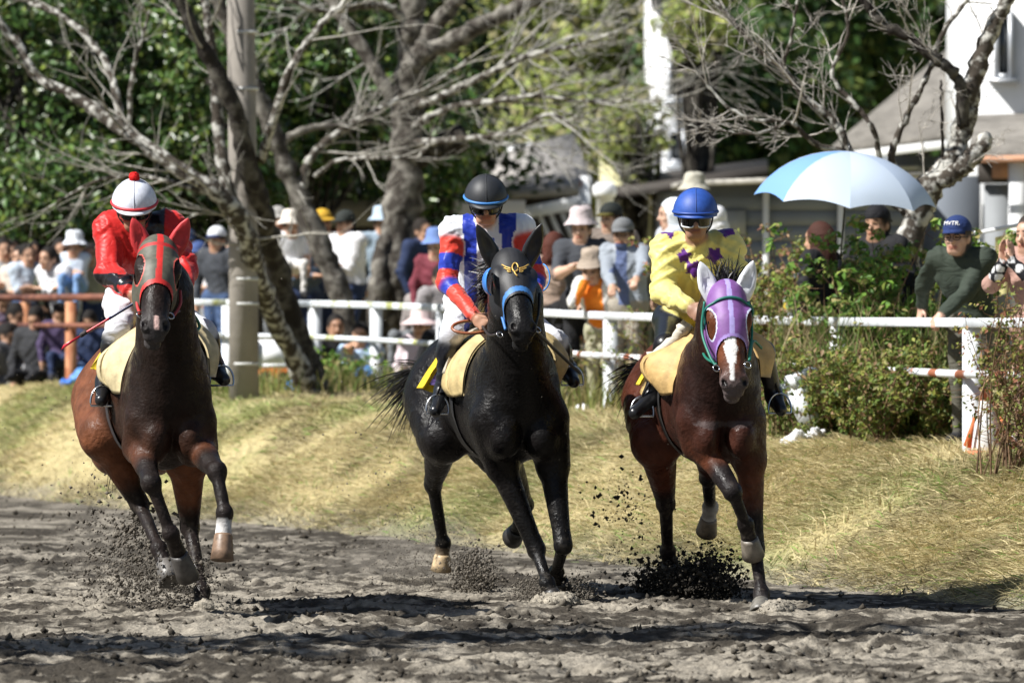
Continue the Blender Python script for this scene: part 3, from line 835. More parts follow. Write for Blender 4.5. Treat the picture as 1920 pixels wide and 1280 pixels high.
HORSES = []
HORSES.append(dict(
    label='dark bay racehorse in a grey and red hood with red ears', d=28.9, coat='coat',
    cw=0.86, fore=(0.085, 0.032, 0.016), body=(0.030, 0.014, 0.009), dark=(0.013, 0.008, 0.0065), light=(0.14, 0.052, 0.025), point=(0.016, 0.012, 0.011), face=(0.018, 0.011, 0.009), muzzle_col=(0.05, 0.045, 0.045),
    chest=(314, 765, 0.15), rump=(254, 738, 1.3), poll=(298, 462, -0.31), muzzle=(289, 632, -0.66),
    fr=[(262, 838, .08), (284, 905, -.27), (320, 1000, -.25), (350, 1076, -.10)],
    fl=[(372, 838, .08), (406, 884, -.28), (421, 962, -.38), (416, 1044, -.42)],
    hr=[(196, 815, .92), (262, 945, 1.0), (298, 1028, .72), (318, 1086, .62)],
    hl=[(350, 850, .80), (356, 988, .98), (379, 1108, .76), (376, 1156, .66)],
    hoof_fr=(0.07, 0.064, 0.06), hoof_fl=(0.22, 0.14, 0.09), hoof_hr=(0.13, 0.12, 0.11), hoof_hl=(0.05, 0.045, 0.04), cuff_fl=(0.72, 0.70, 0.68),
    blaze=star_snip, ear_col=(0.52, 0.03, 0.035),
    ears=[((248, 408, -.30), (271, 470, -.27)), ((353, 408, -.30), (327, 470, -.27))],
    hood=dict(edge=0.31, arc=0.055, eye_l=0.08, eye_a=0.185, eye_rl=0.03, eye_ra=0.085, eye_ang=0.98, eye_rang=0.42, color=hood_red),
    rings=[],
    straps=[('rein', [(262, 583, -.5), (258, 560, -.2), (264, 548, .12)], 0.007, (0.09, 0.02, 0.02)), ('rein', [(322, 590, -.5), (350, 575, -.1), (345, 560, .15)], 0.007, (0.06, 0.02, 0.02)),
            ('cheek_strap', [(258, 545, -.38), (257, 570, -.45), (262, 588, -.52)], 0.008, (0.45, 0.03, 0.03)), ('cheek_strap', [(338, 545, -.36), (338, 570, -.42), (326, 592, -.5)], 0.008, (0.30, 0.03, 0.03)),
            ('neck_strap', [(338, 583, -.2), (362, 590, .1), (374, 612, .2), (362, 624, .1)], 0.009, (0.02, 0.16, 0.10))],
    bits=[(263, 590, -.54), (320, 592, -.54)],
    hair=[('tail', [(235, 650, 1.58)], [(190, 830, 2.0), (215, 900, 2.0)], 120, 0.05, 0.006, 0.0, 3), ('mane', [(297, 448, -.25), (300, 500, .15)], [(325, 470, -.1), (345, 560, .25)], 60, 0.03, 0.006, 0.0, 4)],
    pads=[('saddle_pad', [(212, 726, .32), (192, 706, .33), (196, 668, .35), (234, 636, .36), (282, 606, .38), (322, 598, .38), (360, 604, .38), (392, 630, .36), (407, 662, .34), (398, 704, .32)], 0.16, 0.012, (0.62, 0.52, 0.30), 'foam'),
          ('number_cloth', [(180, 692, .66), (204, 655, .66), (240, 625, .66), (310, 606, .66), (378, 626, .66), (402, 660, .66)], 0.22, 0.005, (0.75, 0.52, 0.05), 'cloth')],
    flares=[('pad_flap', [(226, 738, .24), (232, 700, .22), (252, 652, .24), (284, 616, .30), (322, 604, .32), (356, 612, .30), (380, 640, .26), (390, 668, .24), (392, 706, .24)],
                         [(212, 730, .34), (190, 702, .36), (194, 664, .38), (230, 632, .40), (280, 603, .42), (322, 594, .42), (362, 600, .42), (396, 628, .40), (410, 660, .37), (400, 706, .34)], 0.012, (0.60, 0.50, 0.29))],
    girth_col=(0.03, 0.03, 0.035)))
HORSES.append(dict(
    mud=0.16, label='glossy black racehorse in a black hood with a gold winged emblem', d=30.4, coat='coat_black',
    body=(0.0075, 0.0065, 0.0065), dark=(0.0065, 0.006, 0.006), light=(0.008, 0.007, 0.007), point=(0.0065, 0.006, 0.006), muzzle_col=(0.016, 0.015, 0.015),
    chest=(966, 762, 0.15), rump=(868, 728, 1.3), poll=(957, 486, -0.34), muzzle=(982, 634, -0.70),
    fr=[(940, 872, .14), (1006, 1030, .10), (1026, 1092, -.06), (1040, 1130, -.10)],
    fl=[(1036, 872, .12), (1056, 1022, -.04), (1043, 1072, .19), (1054, 1104, .30)],
    hr=[(832, 822, 1.02), (812, 908, 1.42), (831, 1018, 1.56), (827, 1064, 1.58)],
    hl=[(935, 845, 1.0), (984, 946, 1.36), (976, 982, 1.66), (962, 1004, 1.78)],
    hoof_fr=(0.02, 0.018, 0.017), hoof_fl=(0.02, 0.018, 0.017), hoof_hr=(0.46, 0.34, 0.20), hoof_hl=(0.03, 0.027, 0.025), cuff_hr=(0.22, 0.17, 0.12),
    blaze=no_blaze, ear_col=(0.014, 0.014, 0.016), ear_mat='leather',
    ears=[((893, 420, -.34), (929, 494, -.29)), ((1015, 418, -.34), (990, 488, -.29))],
    hood=dict(edge=0.335, arc=0.05, eye_l=0.08, eye_a=0.185, eye_rl=0.03, eye_ra=0.06, eye_ang=1.25, eye_rang=0.40, color=hood_black),
    rings=[],
    straps=[('rein', [(937, 625, -.58), (918, 628, -.2), (905, 612, .1)], 0.008, (0.012, 0.012, 0.012)), ('rein', [(1005, 620, -.58), (1035, 650, -.1), (1088, 700, .35)], 0.009, (0.014, 0.014, 0.015)),
            ('cheek_strap', [(928, 560, -.36), (940, 590, -.48), (948, 618, -.56)], 0.008, (0.05, 0.18, 0.46)), ('cheek_strap', [(1012, 550, -.36), (1010, 585, -.46), (1004, 612, -.56)], 0.008, (0.012, 0.012, 0.012))],
    bits=[(937, 627, -.60), (1008, 618, -.60)],
    hair=[('tail', [(800, 690, 1.62)], [(705, 745, 2.0), (745, 815, 1.9)], 230, 0.06, 0.0055, -0.03, 5), ('mane', [(935, 478, -.22), (915, 560, .10)], [(880, 495, -.02), (893, 590, .2)], 170, 0.03, 0.006, -0.02, 6), ('forelock', [(950, 470, -.34), (965, 472, -.34)], [(930, 500, -.4), (940, 520, -.42)], 20, 0.015, 0.005, 0, 7)],
    pads=[('saddle_pad', [(853, 742, .32), (842, 722, .33), (850, 690, .35), (874, 655, .36), (905, 632, .38), (960, 615, .38), (1012, 628, .38), (1040, 642, .36), (1062, 676, .34), (1046, 716, .32)], 0.16, 0.012, (0.58, 0.44, 0.20), 'foam'),
          ('saddle_flap', [(836, 700, .45), (846, 665, .47), (866, 635, .48), (900, 618, .48), (960, 606, .48), (1020, 620, .48), (1056, 650, .46), (1064, 672, .46)], 0.20, 0.008, (0.50, 0.45, 0.36), 'leather'),
          ('number_cloth', [(794, 728, .76), (822, 684, .76), (864, 634, .76), (950, 612, .78), (1030, 640, .78)], 0.16, 0.005, (0.78, 0.55, 0.03), 'cloth')],
    flares=[('pad_flap', [(868, 742, .24), (872, 700, .22), (888, 660, .24), (918, 632, .30), (962, 618, .32), (1008, 628, .30), (1030, 650, .26), (1040, 676, .24), (1030, 712, .24)],
                         [(851, 744, .34), (839, 720, .36), (846, 686, .38), (870, 650, .40), (903, 626, .42), (960, 610, .42), (1014, 622, .42), (1044, 638, .40), (1066, 676, .37), (1048, 718, .34)], 0.014, (0.56, 0.43, 0.20))],
    girth_col=(0.02, 0.02, 0.022)))
HORSES.append(dict(
    label='bay racehorse in a purple hood with white ears and a white blaze', d=29.4, coat='coat',
    cw=0.86, socks=('hl',), fore=(0.11, 0.036, 0.017), body=(0.040, 0.014, 0.009), dark=(0.017, 0.008, 0.0065), light=(0.060, 0.017, 0.009), point=(0.014, 0.011, 0.011), face=(0.115, 0.038, 0.017), muzzle_col=(0.09, 0.07, 0.068),
    chest=(1347, 760, 0.15), rump=(1284, 732, 1.3), poll=(1363, 547, -0.31), muzzle=(1377, 738, -0.55),
    fr=[(1312, 832, .08), (1374, 921, -.18), (1398, 982, -.04), (1411, 1036, .06)],
    fl=[(1404, 862, .12), (1416, 1028, .10), (1428, 1112, .03), (1424, 1150, -.07)],
    hr=[(1232, 828, .95), (1248, 944, 1.3), (1252, 1032, 1.52), (1259, 1076, 1.6)],
    hl=[(1336, 830, 1.0), (1328, 895, 1.42), (1332, 950, 1.72), (1325, 992, 1.82)],
    hoof_fr=(0.17, 0.145, 0.115), hoof_fl=(0.16, 0.15, 0.13), hoof_hr=(0.02, 0.018, 0.017), hoof_hl=(0.22, 0.17, 0.12), cuff_hl=(0.55, 0.52, 0.5), cuff_fl=(0.045, 0.04, 0.038),
    blaze=wide_blaze, ear_col=(0.80, 0.82, 0.86),
    ears=[((1312, 490, -.30), (1334, 554, -.28)), ((1412, 488, -.30), (1393, 554, -.28))],
    hood=dict(edge=0.305, arc=0.075, eye_l=0.08, eye_a=0.205, eye_rl=0.03, eye_ra=0.080, eye_ang=0.98, eye_rang=0.38, color=hood_purple),
    rings=[(0.075, (0.01, 0.13, 0.11), 0.0085, 'brow_band', 0.035, (-1.9, 1.9))],
    straps=[('rein', [(1343, 683, -.5), (1320, 665, -.2), (1316, 620, .0), (1318, 585, .1)], 0.0075, (0.01, 0.15, 0.10)), ('rein', [(1405, 675, -.5), (1412, 640, -.2), (1428, 652, 0.)], 0.0075, (0.01, 0.15, 0.10)),
            ('cheek_strap', [(1321, 565, -.34), (1316, 620, -.36), (1330, 665, -.46), (1342, 686, -.5)], 0.0075, (0.01, 0.16, 0.11)), ('cheek_strap', [(1403, 565, -.34), (1410, 620, -.36), (1404, 670, -.47)], 0.0075, (0.01, 0.16, 0.11))],
    bits=[(1343, 690, -.53), (1402, 684, -.53)],
    hair=[('tail', [(1212, 690, 1.62)], [(1148, 705, 1.9), (1172, 775, 1.8)], 200, 0.045, 0.0055, -0.04, 8), ('forelock', [(1340, 528, -.26), (1388, 528, -.26)], [(1335, 494, -.2), (1398, 496, -.2)], 140, 0.03, 0.005, -0.01, 9)],
    pads=[('saddle_pad', [(1246, 732, .30), (1216, 706, .32), (1212, 676, .34), (1256, 654, .36), (1300, 624, .38), (1345, 610, .38), (1392, 622, .38), (1428, 638, .36), (1448, 662, .34), (1440, 704, .32)], 0.14, 0.012, (0.56, 0.37, 0.14), 'foam'),
          ('number_cloth', [(1200, 722, .78), (1220, 690, .78), (1262, 645, .78), (1340, 620, .78), (1420, 650, .78)], 0.2, 0.005, (0.72, 0.50, 0.04), 'cloth')],
    flares=[('pad_flap', [(1262, 738, .22), (1266, 712, .20), (1284, 672, .22), (1306, 634, .28), (1345, 616, .32), (1388, 628, .30), (1412, 652, .26), (1422, 676, .24), (1424, 706, .24)],
                         [(1240, 738, .32), (1214, 706, .35), (1206, 672, .38), (1252, 650, .40), (1298, 620, .42), (1345, 604, .42), (1394, 616, .42), (1432, 634, .40), (1451, 662, .37), (1442, 708, .34)], 0.016, (0.55, 0.36, 0.14))],
    girth_col=(0.025, 0.024, 0.024)))
horse_roots = [build_horse(h) for h in HORSES]

def on_hood(S, px, py, off=0.012):
    """point of the hood surface seen at a photo pixel"""
    o = A([0, 0, CAM_H]); dr = unit(W(px, py, 30.0) - o); s = S['_sdf']
    ts = np.linspace(S['d'] - 1.2, S['d'] + 0.6, 4000); P = o + ts[:, None] * (dr / dr[1])
    D = s.value(P); i = int(np.argmax(D < off)); return P[i]
# gold winged emblem on the black hood
S_ = HORSES[1]; M['gold'] = mat('gold_print', (0.62, 0.40, 0.10), rough=0.4, metal=0.2)
em = [c for c in horse_roots[1].children if c.name.startswith('hood')][0]
def stroke(pts, r, name='emblem'):
    p = smooth_path([on_hood(S_, x, y + 6, 0.0135) for x, y in pts], 14); V, Fc = tube(p, r, 6); return V, Fc
mb = MB()
t_ = np.linspace(0.5, 2 * np.pi + 0.1, 12)
for pts, r in [([(966 + 5.5 * math.cos(a), 495 + 8 * math.sin(a)) for a in t_], 0.0042), ([(964, 503), (967, 508), (970, 511)], 0.0038)]:
    mb.add(*stroke(pts, r))
for sg in (-1, 1):
    for k, (x1, y0, y1) in enumerate(((25, 497, 490), (21, 500, 496), (15, 503, 502))):
        mb.add(*stroke([(966 + sg * 8, y0), (966 + sg * (8 + (x1 - 8) * 0.5), (y0 + y1) / 2 + 1.0), (966 + sg * x1, y1)], 0.0036))
mb.build('emblem', M['gold'], em)
# blue blinker cups
for sg, (px, py) in ((1, (930, 528)), (-1, (1006, 520))):
    c = on_hood(S_, px, py, 0.0); F_ = unit(A([0.15, -1, 0])); sx = A([-1.0 * sg, 0, 0]); up_ = A([0, 0, 1.0])
    V = []; n1, n2 = 12, 7
    for i in range(n1):
        a = -1.25 + 2.5 * i / (n1 - 1)
        for j in range(n2):
            b = 1.45 * j / (n2 - 1)
            V.append(c + sx * (0.018 + 0.055 * math.cos(a) * math.cos(b * 0.45)) + up_ * (0.075 * math.sin(a)) + F_ * (0.075 * math.sin(b) * (0.4 + 0.6 * math.cos(a))) - F_ * 0.015)
    V = A(V); Fc = [[i * n2 + j, i * n2 + j + 1, (i + 1) * n2 + j + 1, (i + 1) * n2 + j] for i in range(n1 - 1) for j in range(n2 - 1)]
    cup = mesh_obj('blinker_cup', V, Fc, M['plastic'], horse_roots[1], np.tile(A([0.045, 0.20, 0.60]), (len(V), 1)))
    rim = V.reshape(n1, n2, 3)[:, -1]; Vt, Ft = tube(rim, 0.004, 6); mesh_obj('rim', Vt, Ft, M['plastic'], cup, np.tile(A([0.06, 0.26, 0.70]), (len(Vt), 1)))
# stirrups beside the boots
for root_, d0, (tx, ty, tz), (lx, ly, lz) in ((horse_roots[0], 28.9, (192, 744, .44), (214, 640, .5)), (horse_roots[1], 30.4, (820, 760, .48), (850, 655, .5)), (horse_roots[2], 29.4, (1204, 764, .52), (1232, 690, .55)), (horse_roots[0], 28.9, (416, 706, .44), (396, 640, .5)), (horse_roots[1], 30.4, (1073, 706, .48), (1050, 660, .5)), (horse_roots[2], 29.4, (1462, 758, .52), (1444, 690, .55))):
    c = W(tx, ty, d0 + tz); ex_ = unit(A([1.0, 0.15, 0])); th = np.linspace(-0.25, math.pi + 0.25, 18)
    p = c + np.cos(th)[:, None] * ex_ * 0.062 + np.sin(th)[:, None] * A([0, 0.02, 0.085]) - A([0, 0, 0.025]); p = np.vstack([p, p[:1]])
    V, Fc = tube(p, 0.006, 6, False); mesh_obj('stirrup', V, Fc, M['metal'], root_)
    V, Fc = tube([c + A([0, 0.015, 0.06]), W(lx, ly, d0 + lz)], 0.007, 6); mesh_obj('stirrup_leather', V, Fc, M['strap'], root_, np.tile(A([0.02, 0.018, 0.018]), (len(V), 1)))

def cloth_patch(root_, d0, corners, colr, name, parent=None, lift=0.0):
    P = A([W(x, y, d0 + z) for x, y, z in corners]); n = unit(np.cross(P[1] - P[0], P[2] - P[0])); n = n if n[1] < 0 else -n
    c = P.mean(0); V = np.vstack([P + n * (0.004 + lift), P - n * 0.004 + n * lift]); k = len(P)
    Fc = [list(range(k)), list(range(k, 2 * k))[::-1]] + [[i, (i + 1) % k, k + (i + 1) % k, k + i] for i in range(k)]
    return mesh_obj(name, V, Fc, M['cloth'], parent or root_, np.tile(A(colr), (len(V), 1)), smooth=False)
nc = cloth_patch(horse_roots[1], 30.4, [(832, 668, .66), (812, 694, .74), (790, 728, .84), (814, 736, .80), (840, 726, .68)], (0.78, 0.55, 0.03), 'cloth_corner')
cloth_patch(horse_roots[1], 30.4, [(824, 690, .69), (807, 720, .78), (826, 722, .72)], (0.05, 0.03, 0.11), 'number', nc, 0.006)
nc = cloth_patch(horse_roots[0], 28.9, [(196, 656, .52), (171, 688, .62), (190, 697, .58), (206, 668, .5)], (0.78, 0.55, 0.03), 'cloth_corner')
nc = cloth_patch(horse_roots[0], 28.9, [(206, 634, .48), (190, 662, .54), (200, 670, .54), (220, 640, .48)], (0.55, 0.03, 0.02), 'cloth_trim')
nc = cloth_patch(horse_roots[2], 29.4, [(1214, 700, .60), (1200, 735, .66), (1208, 745, .64), (1222, 720, .58)], (0.60, 0.42, 0.17), 'cloth_corner')
# rolled towel tucked at the front of the saddle on the bay
p = smooth_path([W(1222, 672, 29.4 + .40), W(1262, 640, 29.4 + .36), W(1290, 606, 29.4 + .34)], 12); g = np.random.default_rng(3)
V, Fc = tube(p, 0.034 * (1 + 0.12 * g.normal(0, 1, 12)), 12); V = V + g.normal(0, 0.003, V.shape)
mesh_obj('rolled_towel', V, Fc, M['cloth'], horse_roots[2], np.tile(A([0.55, 0.51, 0.43]), (len(V), 1)))
# tan leather loop of rein in front of the banded jockey
t = np.linspace(0, 2 * np.pi, 26); c = W(884, 613, 30.4 + .15)
V, Fc = tube(c + np.cos(t)[:, None] * A([0.105, 0, 0.0]) + np.sin(t)[:, None] * A([0.01, 0.05, 0.035]), 0.009, 6, False, 1.0)
mesh_obj('rein_loop', V, Fc, M['leather'], horse_roots[1], np.tile(A([0.26, 0.09, 0.04]), (len(V), 1)))
# ------------------------------------------------------------------ people
SKIN = (0.50, 0.29, 0.19); SKIN2 = (0.42, 0.23, 0.145); SKIN3 = (0.56, 0.35, 0.25)

def hand(s, wr, d, n, th, col, sc=1.0, curl=0.5, fingers=True):
    """palm, four fingers of unequal length with a bend, thumb from the side of the palm.
    d along the hand, n out of the back of the hand, th towards the thumb"""
    d = unit(d); n = unit(n - d * np.dot(n, d)); t = np.cross(d, n); t = t if np.dot(t, th) > 0 else -t
    s.cone(wr, wr + d * 0.03 * sc, 0.027 * sc, 0.03 * sc, 0.015, col)
    pc = wr + d * 0.052 * sc
    s.ell(pc, A([0.042, 0.05, 0.019]) * sc, 0.012, col, np.stack([t, d, n]))
    if not fingers:
        s.ell(wr + d * 0.11 * sc - n * 0.02 * curl, A([0.036, 0.045, 0.018]) * sc, 0.012, col, np.stack([t, d, n])); 
    else:
        for q, ln in ((0.030, 0.070), (0.010, 0.078), (-0.010, 0.072), (-0.029, 0.058)):
            b = wr + d * 0.088 * sc + t * q * sc
            c1 = curl * 0.9; d1 = d * math.cos(c1) - n * math.sin(c1); d2 = d * math.cos(c1 * 2.2) - n * math.sin(c1 * 2.2)
            m = b + d1 * ln * 0.55 * sc; e = m + d2 * ln * 0.5 * sc
            s.cone(b, m, 0.0105 * sc, 0.0095 * sc, 0.006, col); s.cone(m, e, 0.0095 * sc, 0.008 * sc, 0.004, col)
    b = wr + d * 0.035 * sc + t * 0.034 * sc; m = b + (d * 0.5 + t * 0.75 - n * 0.3 * curl) * 0.036 * sc; e = m + (d * 0.85 + t * 0.15 - n * 0.4 * curl) * 0.032 * sc
    s.cone(b, m, 0.013 * sc, 0.011 * sc, 0.008, col); s.cone(m, e, 0.011 * sc, 0.009 * sc, 0.004, col)

def head(s, Hc, f, u, skin, hair=None, sc=1.0, long_hair=0.0):
    f = unit(f); u = unit(u - f * np.dot(u, f)); r = np.cross(f, u); R = np.stack([r, f, u])
    p = lambda a, b, c: Hc + (r * a + f * b + u * c) * sc
    s.ell(p(0, 0, 0.005), A([0.073, 0.09, 0.098]) * sc, 0.02, skin, R)
    s.ell(p(0, 0.028, -0.045), A([0.059, 0.064, 0.072]) * sc, 0.025, skin, R)
    s.ell(p(0, 0.034, 0.02), A([0.062, 0.066, 0.058]) * sc, 0.02, skin, R)
    s.cone(p(-0.022, 0.052, -0.098), p(0.022, 0.052, -0.098), 0.026 * sc, 0.026 * sc, 0.03, skin)
    s.cone(p(0, 0.094, -0.012), p(0, 0.108, -0.043), 0.009 * sc, 0.015 * sc, 0.012, skin)
    for g_ in (1, -1):
        s.ell(p(g_ * 0.074, -0.005, -0.02), A([0.010, 0.02, 0.03]) * sc, 0.008, skin, R)
        s.ell(p(g_ * 0.036, 0.066, -0.042), A([0.022, 0.022, 0.02]) * sc, 0.015, skin, R)
        s.ell(p(g_ * 0.031, 0.097, -0.010), A([0.015, 0.012, 0.010]) * sc, 0.008, (0, 0, 0), R, True)
    lip = A(skin) * A([0.72, 0.5, 0.5])
    s.cone(p(-0.018, 0.087, -0.073), p(0.018, 0.087, -0.073), 0.008 * sc, 0.008 * sc, 0.008, lip)
    if hair is not None:
        s.ell(p(0, -0.014, 0.026), A([0.086, 0.098, 0.104]) * sc, 0.008, hair, R)
        s.ell(p(0, -0.04, -0.03), A([0.082, 0.066, 0.08]) * sc, 0.01, hair, R)
        if long_hair:
            s.cone(p(0, -0.05, 0.0), p(0, -0.07, -long_hair), 0.088 * sc, 0.07 * sc, 0.03, hair)
            for g_ in (1, -1): s.cone(p(g_ * 0.06, -0.01, 0.0), p(g_ * 0.065, -0.01, -long_hair * 0.8), 0.03 * sc, 0.03 * sc, 0.03, hair)
    return R

def face_paint(V, col, Hc, R, sc=1.0, eyes=True):
    q = (V - Hc) @ R.T / sc
    for g_ in (1, -1):
        if eyes:
            m = (np.hypot((q[:, 0] - g_ * 0.031) / 0.016, (q[:, 2] + 0.012) / 0.0075) < 1) & (q[:, 1] > 0.06); col[m] = (0.015, 0.01, 0.008)
            m = (np.hypot((q[:, 0] - g_ * 0.031) / 0.021, (q[:, 2] - 0.012) / 0.0055) < 1) & (q[:, 1] > 0.06); col[m] = (0.03, 0.02, 0.015)
    return col

def figure(s, J, K, sc=1.0, fat=1.0, fingers=True):
    """adds a whole body to the implicit surface. J joints, K colours"""
    lat = unit(J['shR'] - J['shL']); sp = J['neck'] - J['pel']; fw = unit(np.cross(lat, sp))
    fl = (fw, 1.35)
    wst = J['pel'] * 0.52 + J['chest'] * 0.48
    hipw = lat * 0.075 * sc
    s.cone(J['pel'] - hipw, J['pel'] + hipw, 0.115 * fat * sc, 0.115 * fat * sc, 0.05, K['pants'])
    s.cone(J['pel'] + unit(sp) * 0.10 * sc - lat * 0.03, J['chest'], 0.155 * fat * sc, 0.165 * fat * sc, 0.05, K['shirt'], fl)
    s.cone(J['chest'] - lat * 0.055 * sc, J['chest'] + lat * 0.055 * sc, 0.155 * fat * sc, 0.155 * fat * sc, 0.05, K['shirt'], fl)
    s.cone(J['shL'] * 0.75 + J['shR'] * 0.25, J['shL'] * 0.25 + J['shR'] * 0.75, 0.085 * sc, 0.085 * sc, 0.06, K['shirt'])
    s.cone(J['chest'] + unit(sp) * 0.08 * sc, J['neck'], 0.11 * sc, 0.065 * sc, 0.05, K['shirt'])
    s.cone(J['neck'] - unit(sp) * 0.02, J['head'] - J['hu'] * 0.07 * sc - J['hf'] * 0.012, 0.058 * sc, 0.052 * sc, 0.02, K['skin'])
    if K.get('collar') is not None:
        s.cone(J['neck'] - unit(sp) * 0.005, J['neck'] + unit(J['head'] - J['neck']) * 0.03 * sc, 0.072 * sc, 0.064 * sc, 0.012, K['collar'])
    puff = K.get('puff', 1.0)
    for a in 'RL':
        sh, el, wr = J['sh' + a], J['el' + a], J['wr' + a]
        s.ell(sh, 0.078 * sc * (0.5 + 0.5 * puff), 0.05, K['sleeve'] if not callable(K['sleeve']) else (lambda V, t, f_=K['sleeve']: f_(V, np.zeros(len(V)))))
        s.cone(sh, el, 0.066 * sc * puff, 0.054 * sc * puff, 0.035, K['sleeve'])
        fa = K.get('forearm', K['sleeve'])
        s.cone(el, wr - (wr - el) * 0.04, 0.052 * sc * puff, 0.038 * sc * (0.4 + 0.6 * puff) if fa is not K['skin'] else 0.03 * sc, 0.03, fa)
        if K.get('cuff') is not None: s.cone(wr - unit(wr - el) * 0.035, wr - unit(wr - el) * 0.005, 0.037 * sc, 0.036 * sc, 0.01, K['cuff'])
        hd = J.get('hd' + a, wr - el); hn = J.get('hn' + a, A([0, 0, 1.0])); ht = J.get('ht' + a, -lat if a == 'R' else lat)
        hand(s, wr, hd, hn, ht, K['skin'], sc, J.get('curl' + a, 0.5), fingers)
    if 'knR' in J:
        for a in 'RL':
            hip = J['pel'] + lat * 0.085 * sc * (1 if a == 'R' else -1); kn, an = J['kn' + a], J['an' + a]
            s.cone(hip, kn, 0.095 * fat * sc, 0.062 * sc, 0.05, K['pants'])
            s.cone(kn, an, 0.060 * sc, 0.042 * sc, 0.03, K.get('shin', K['pants']))
            if K.get('shin_bulk'): s.ell(kn + (an - kn) * 0.3 , 0.062 * sc, 0.04, K['shin'])
            toe = J['toe' + a]
            s.cone(an, an + (toe - an) * 0.2 - A([0, 0, 0.02]), 0.045 * sc, 0.042 * sc, 0.02, K['shoe'])
            s.cone(an + (toe - an) * 0.05 - A([0, 0, 0.025]), toe, 0.042 * sc, 0.034 * sc, 0.03, K['shoe'])

def dome(Hc, f, u, rx, ry, h, z0, n=28, rows=9):
    f = unit(f); u = unit(u - f * np.dot(u, f)); r = np.cross(f, u)
    prof = [(math.cos(t) , z0 + h * math.sin(t)) for t in np.linspace(-0.12, math.pi / 2 - 0.001, rows)]
    V, Fc = lathe(prof, n, Hc, r, f, u, rx, ry)
    return V, Fc, r, f, u

def peak(o, r, f, u, half, wid, length, drop, thick=0.006, n=14):
    """cap or helmet peak: a curved plate in front of a cap of half-axes half=(rx, ry)"""
    V = []; 
    ths = np.linspace(-wid, wid, n)
    for dz in (thick / 2, -thick / 2):
        for ext in (0.0, 0.5, 1.0):
            for th in ths:
                e = length * ext * (math.cos(th / wid * math.pi / 2) ** 0.6 if ext > 0 else 0)
                p = r * (half[0] * math.sin(th)) + f * (half[1] * math.cos(th) + e) - u * (drop * ext * ext + 0.25 * abs(th) ** 2 * drop * ext)
                V.append(o + p + u * dz)
    V = A(V); Fc = []
    ix = lambda a, b, c: (a * 3 + b) * n + c
    for c in range(n - 1):
        for b in range(2):
            Fc.append([ix(0, b, c), ix(0, b, c + 1), ix(0, b + 1, c + 1), ix(0, b + 1, c)]); Fc.append([ix(1, b, c), ix(1, b + 1, c), ix(1, b + 1, c + 1), ix(1, b, c + 1)])
        Fc.append([ix(0, 2, c), ix(0, 2, c + 1), ix(1, 2, c + 1), ix(1, 2, c)])
    return V, Fc

def goggles(Hc, R, root, frame_col, sc=1.0, frame_r=0.0048):
    r, f, u = R
    rx, ry = 0.081 * sc, 0.113 * sc
    rows = []
    top, bot = [], []
    for az in np.linspace(-1.15, 1.15, 25):
        nose = math.exp(-(az / 0.16) ** 2)
        hi = 0.026 - 0.006 * abs(az); lo = -0.042 + 0.018 * nose + 0.008 * max(0, abs(az) - 0.8)
        for q, z in enumerate((hi, (hi + lo) / 2, lo)):
            b_ = 1.0 if q != 1 else 1.03
            rows.append(Hc + (r * (rx * math.sin(az) * b_) + f * (ry * math.cos(az) * b_ - 0.004) + u * z))
        top.append(rows[-3]); bot.append(rows[-1])
    V = A(rows); Fc = []
    for i in range(24):
        for j in range(2): Fc.append([i * 3 + j, i * 3 + j + 1, i * 3 + 4 + j, i * 3 + 3 + j])
    g_ = mesh_obj('goggles', V, Fc, M['lens'], root)
    loop = A(top + bot[::-1] + top[:1])
    Vt, Ft = tube(loop, frame_r * sc, 6, False); mesh_obj('goggle_frame', Vt, Ft, M['plastic'], g_, np.tile(A(frame_col), (len(Vt), 1)))
    # elastic back round the head
    return g_

def star_mask(x, z, cx, cz, rad, rot):
    a = np.arctan2(z - cz, x - cx) + rot; q = np.hypot(x - cx, z - cz)
    sec = np.abs(((a + np.pi / 5) % (2 * np.pi / 5)) - np.pi / 5)
    return q * (np.cos(sec) + np.sin(sec) * 1.376) < rad * 1.0

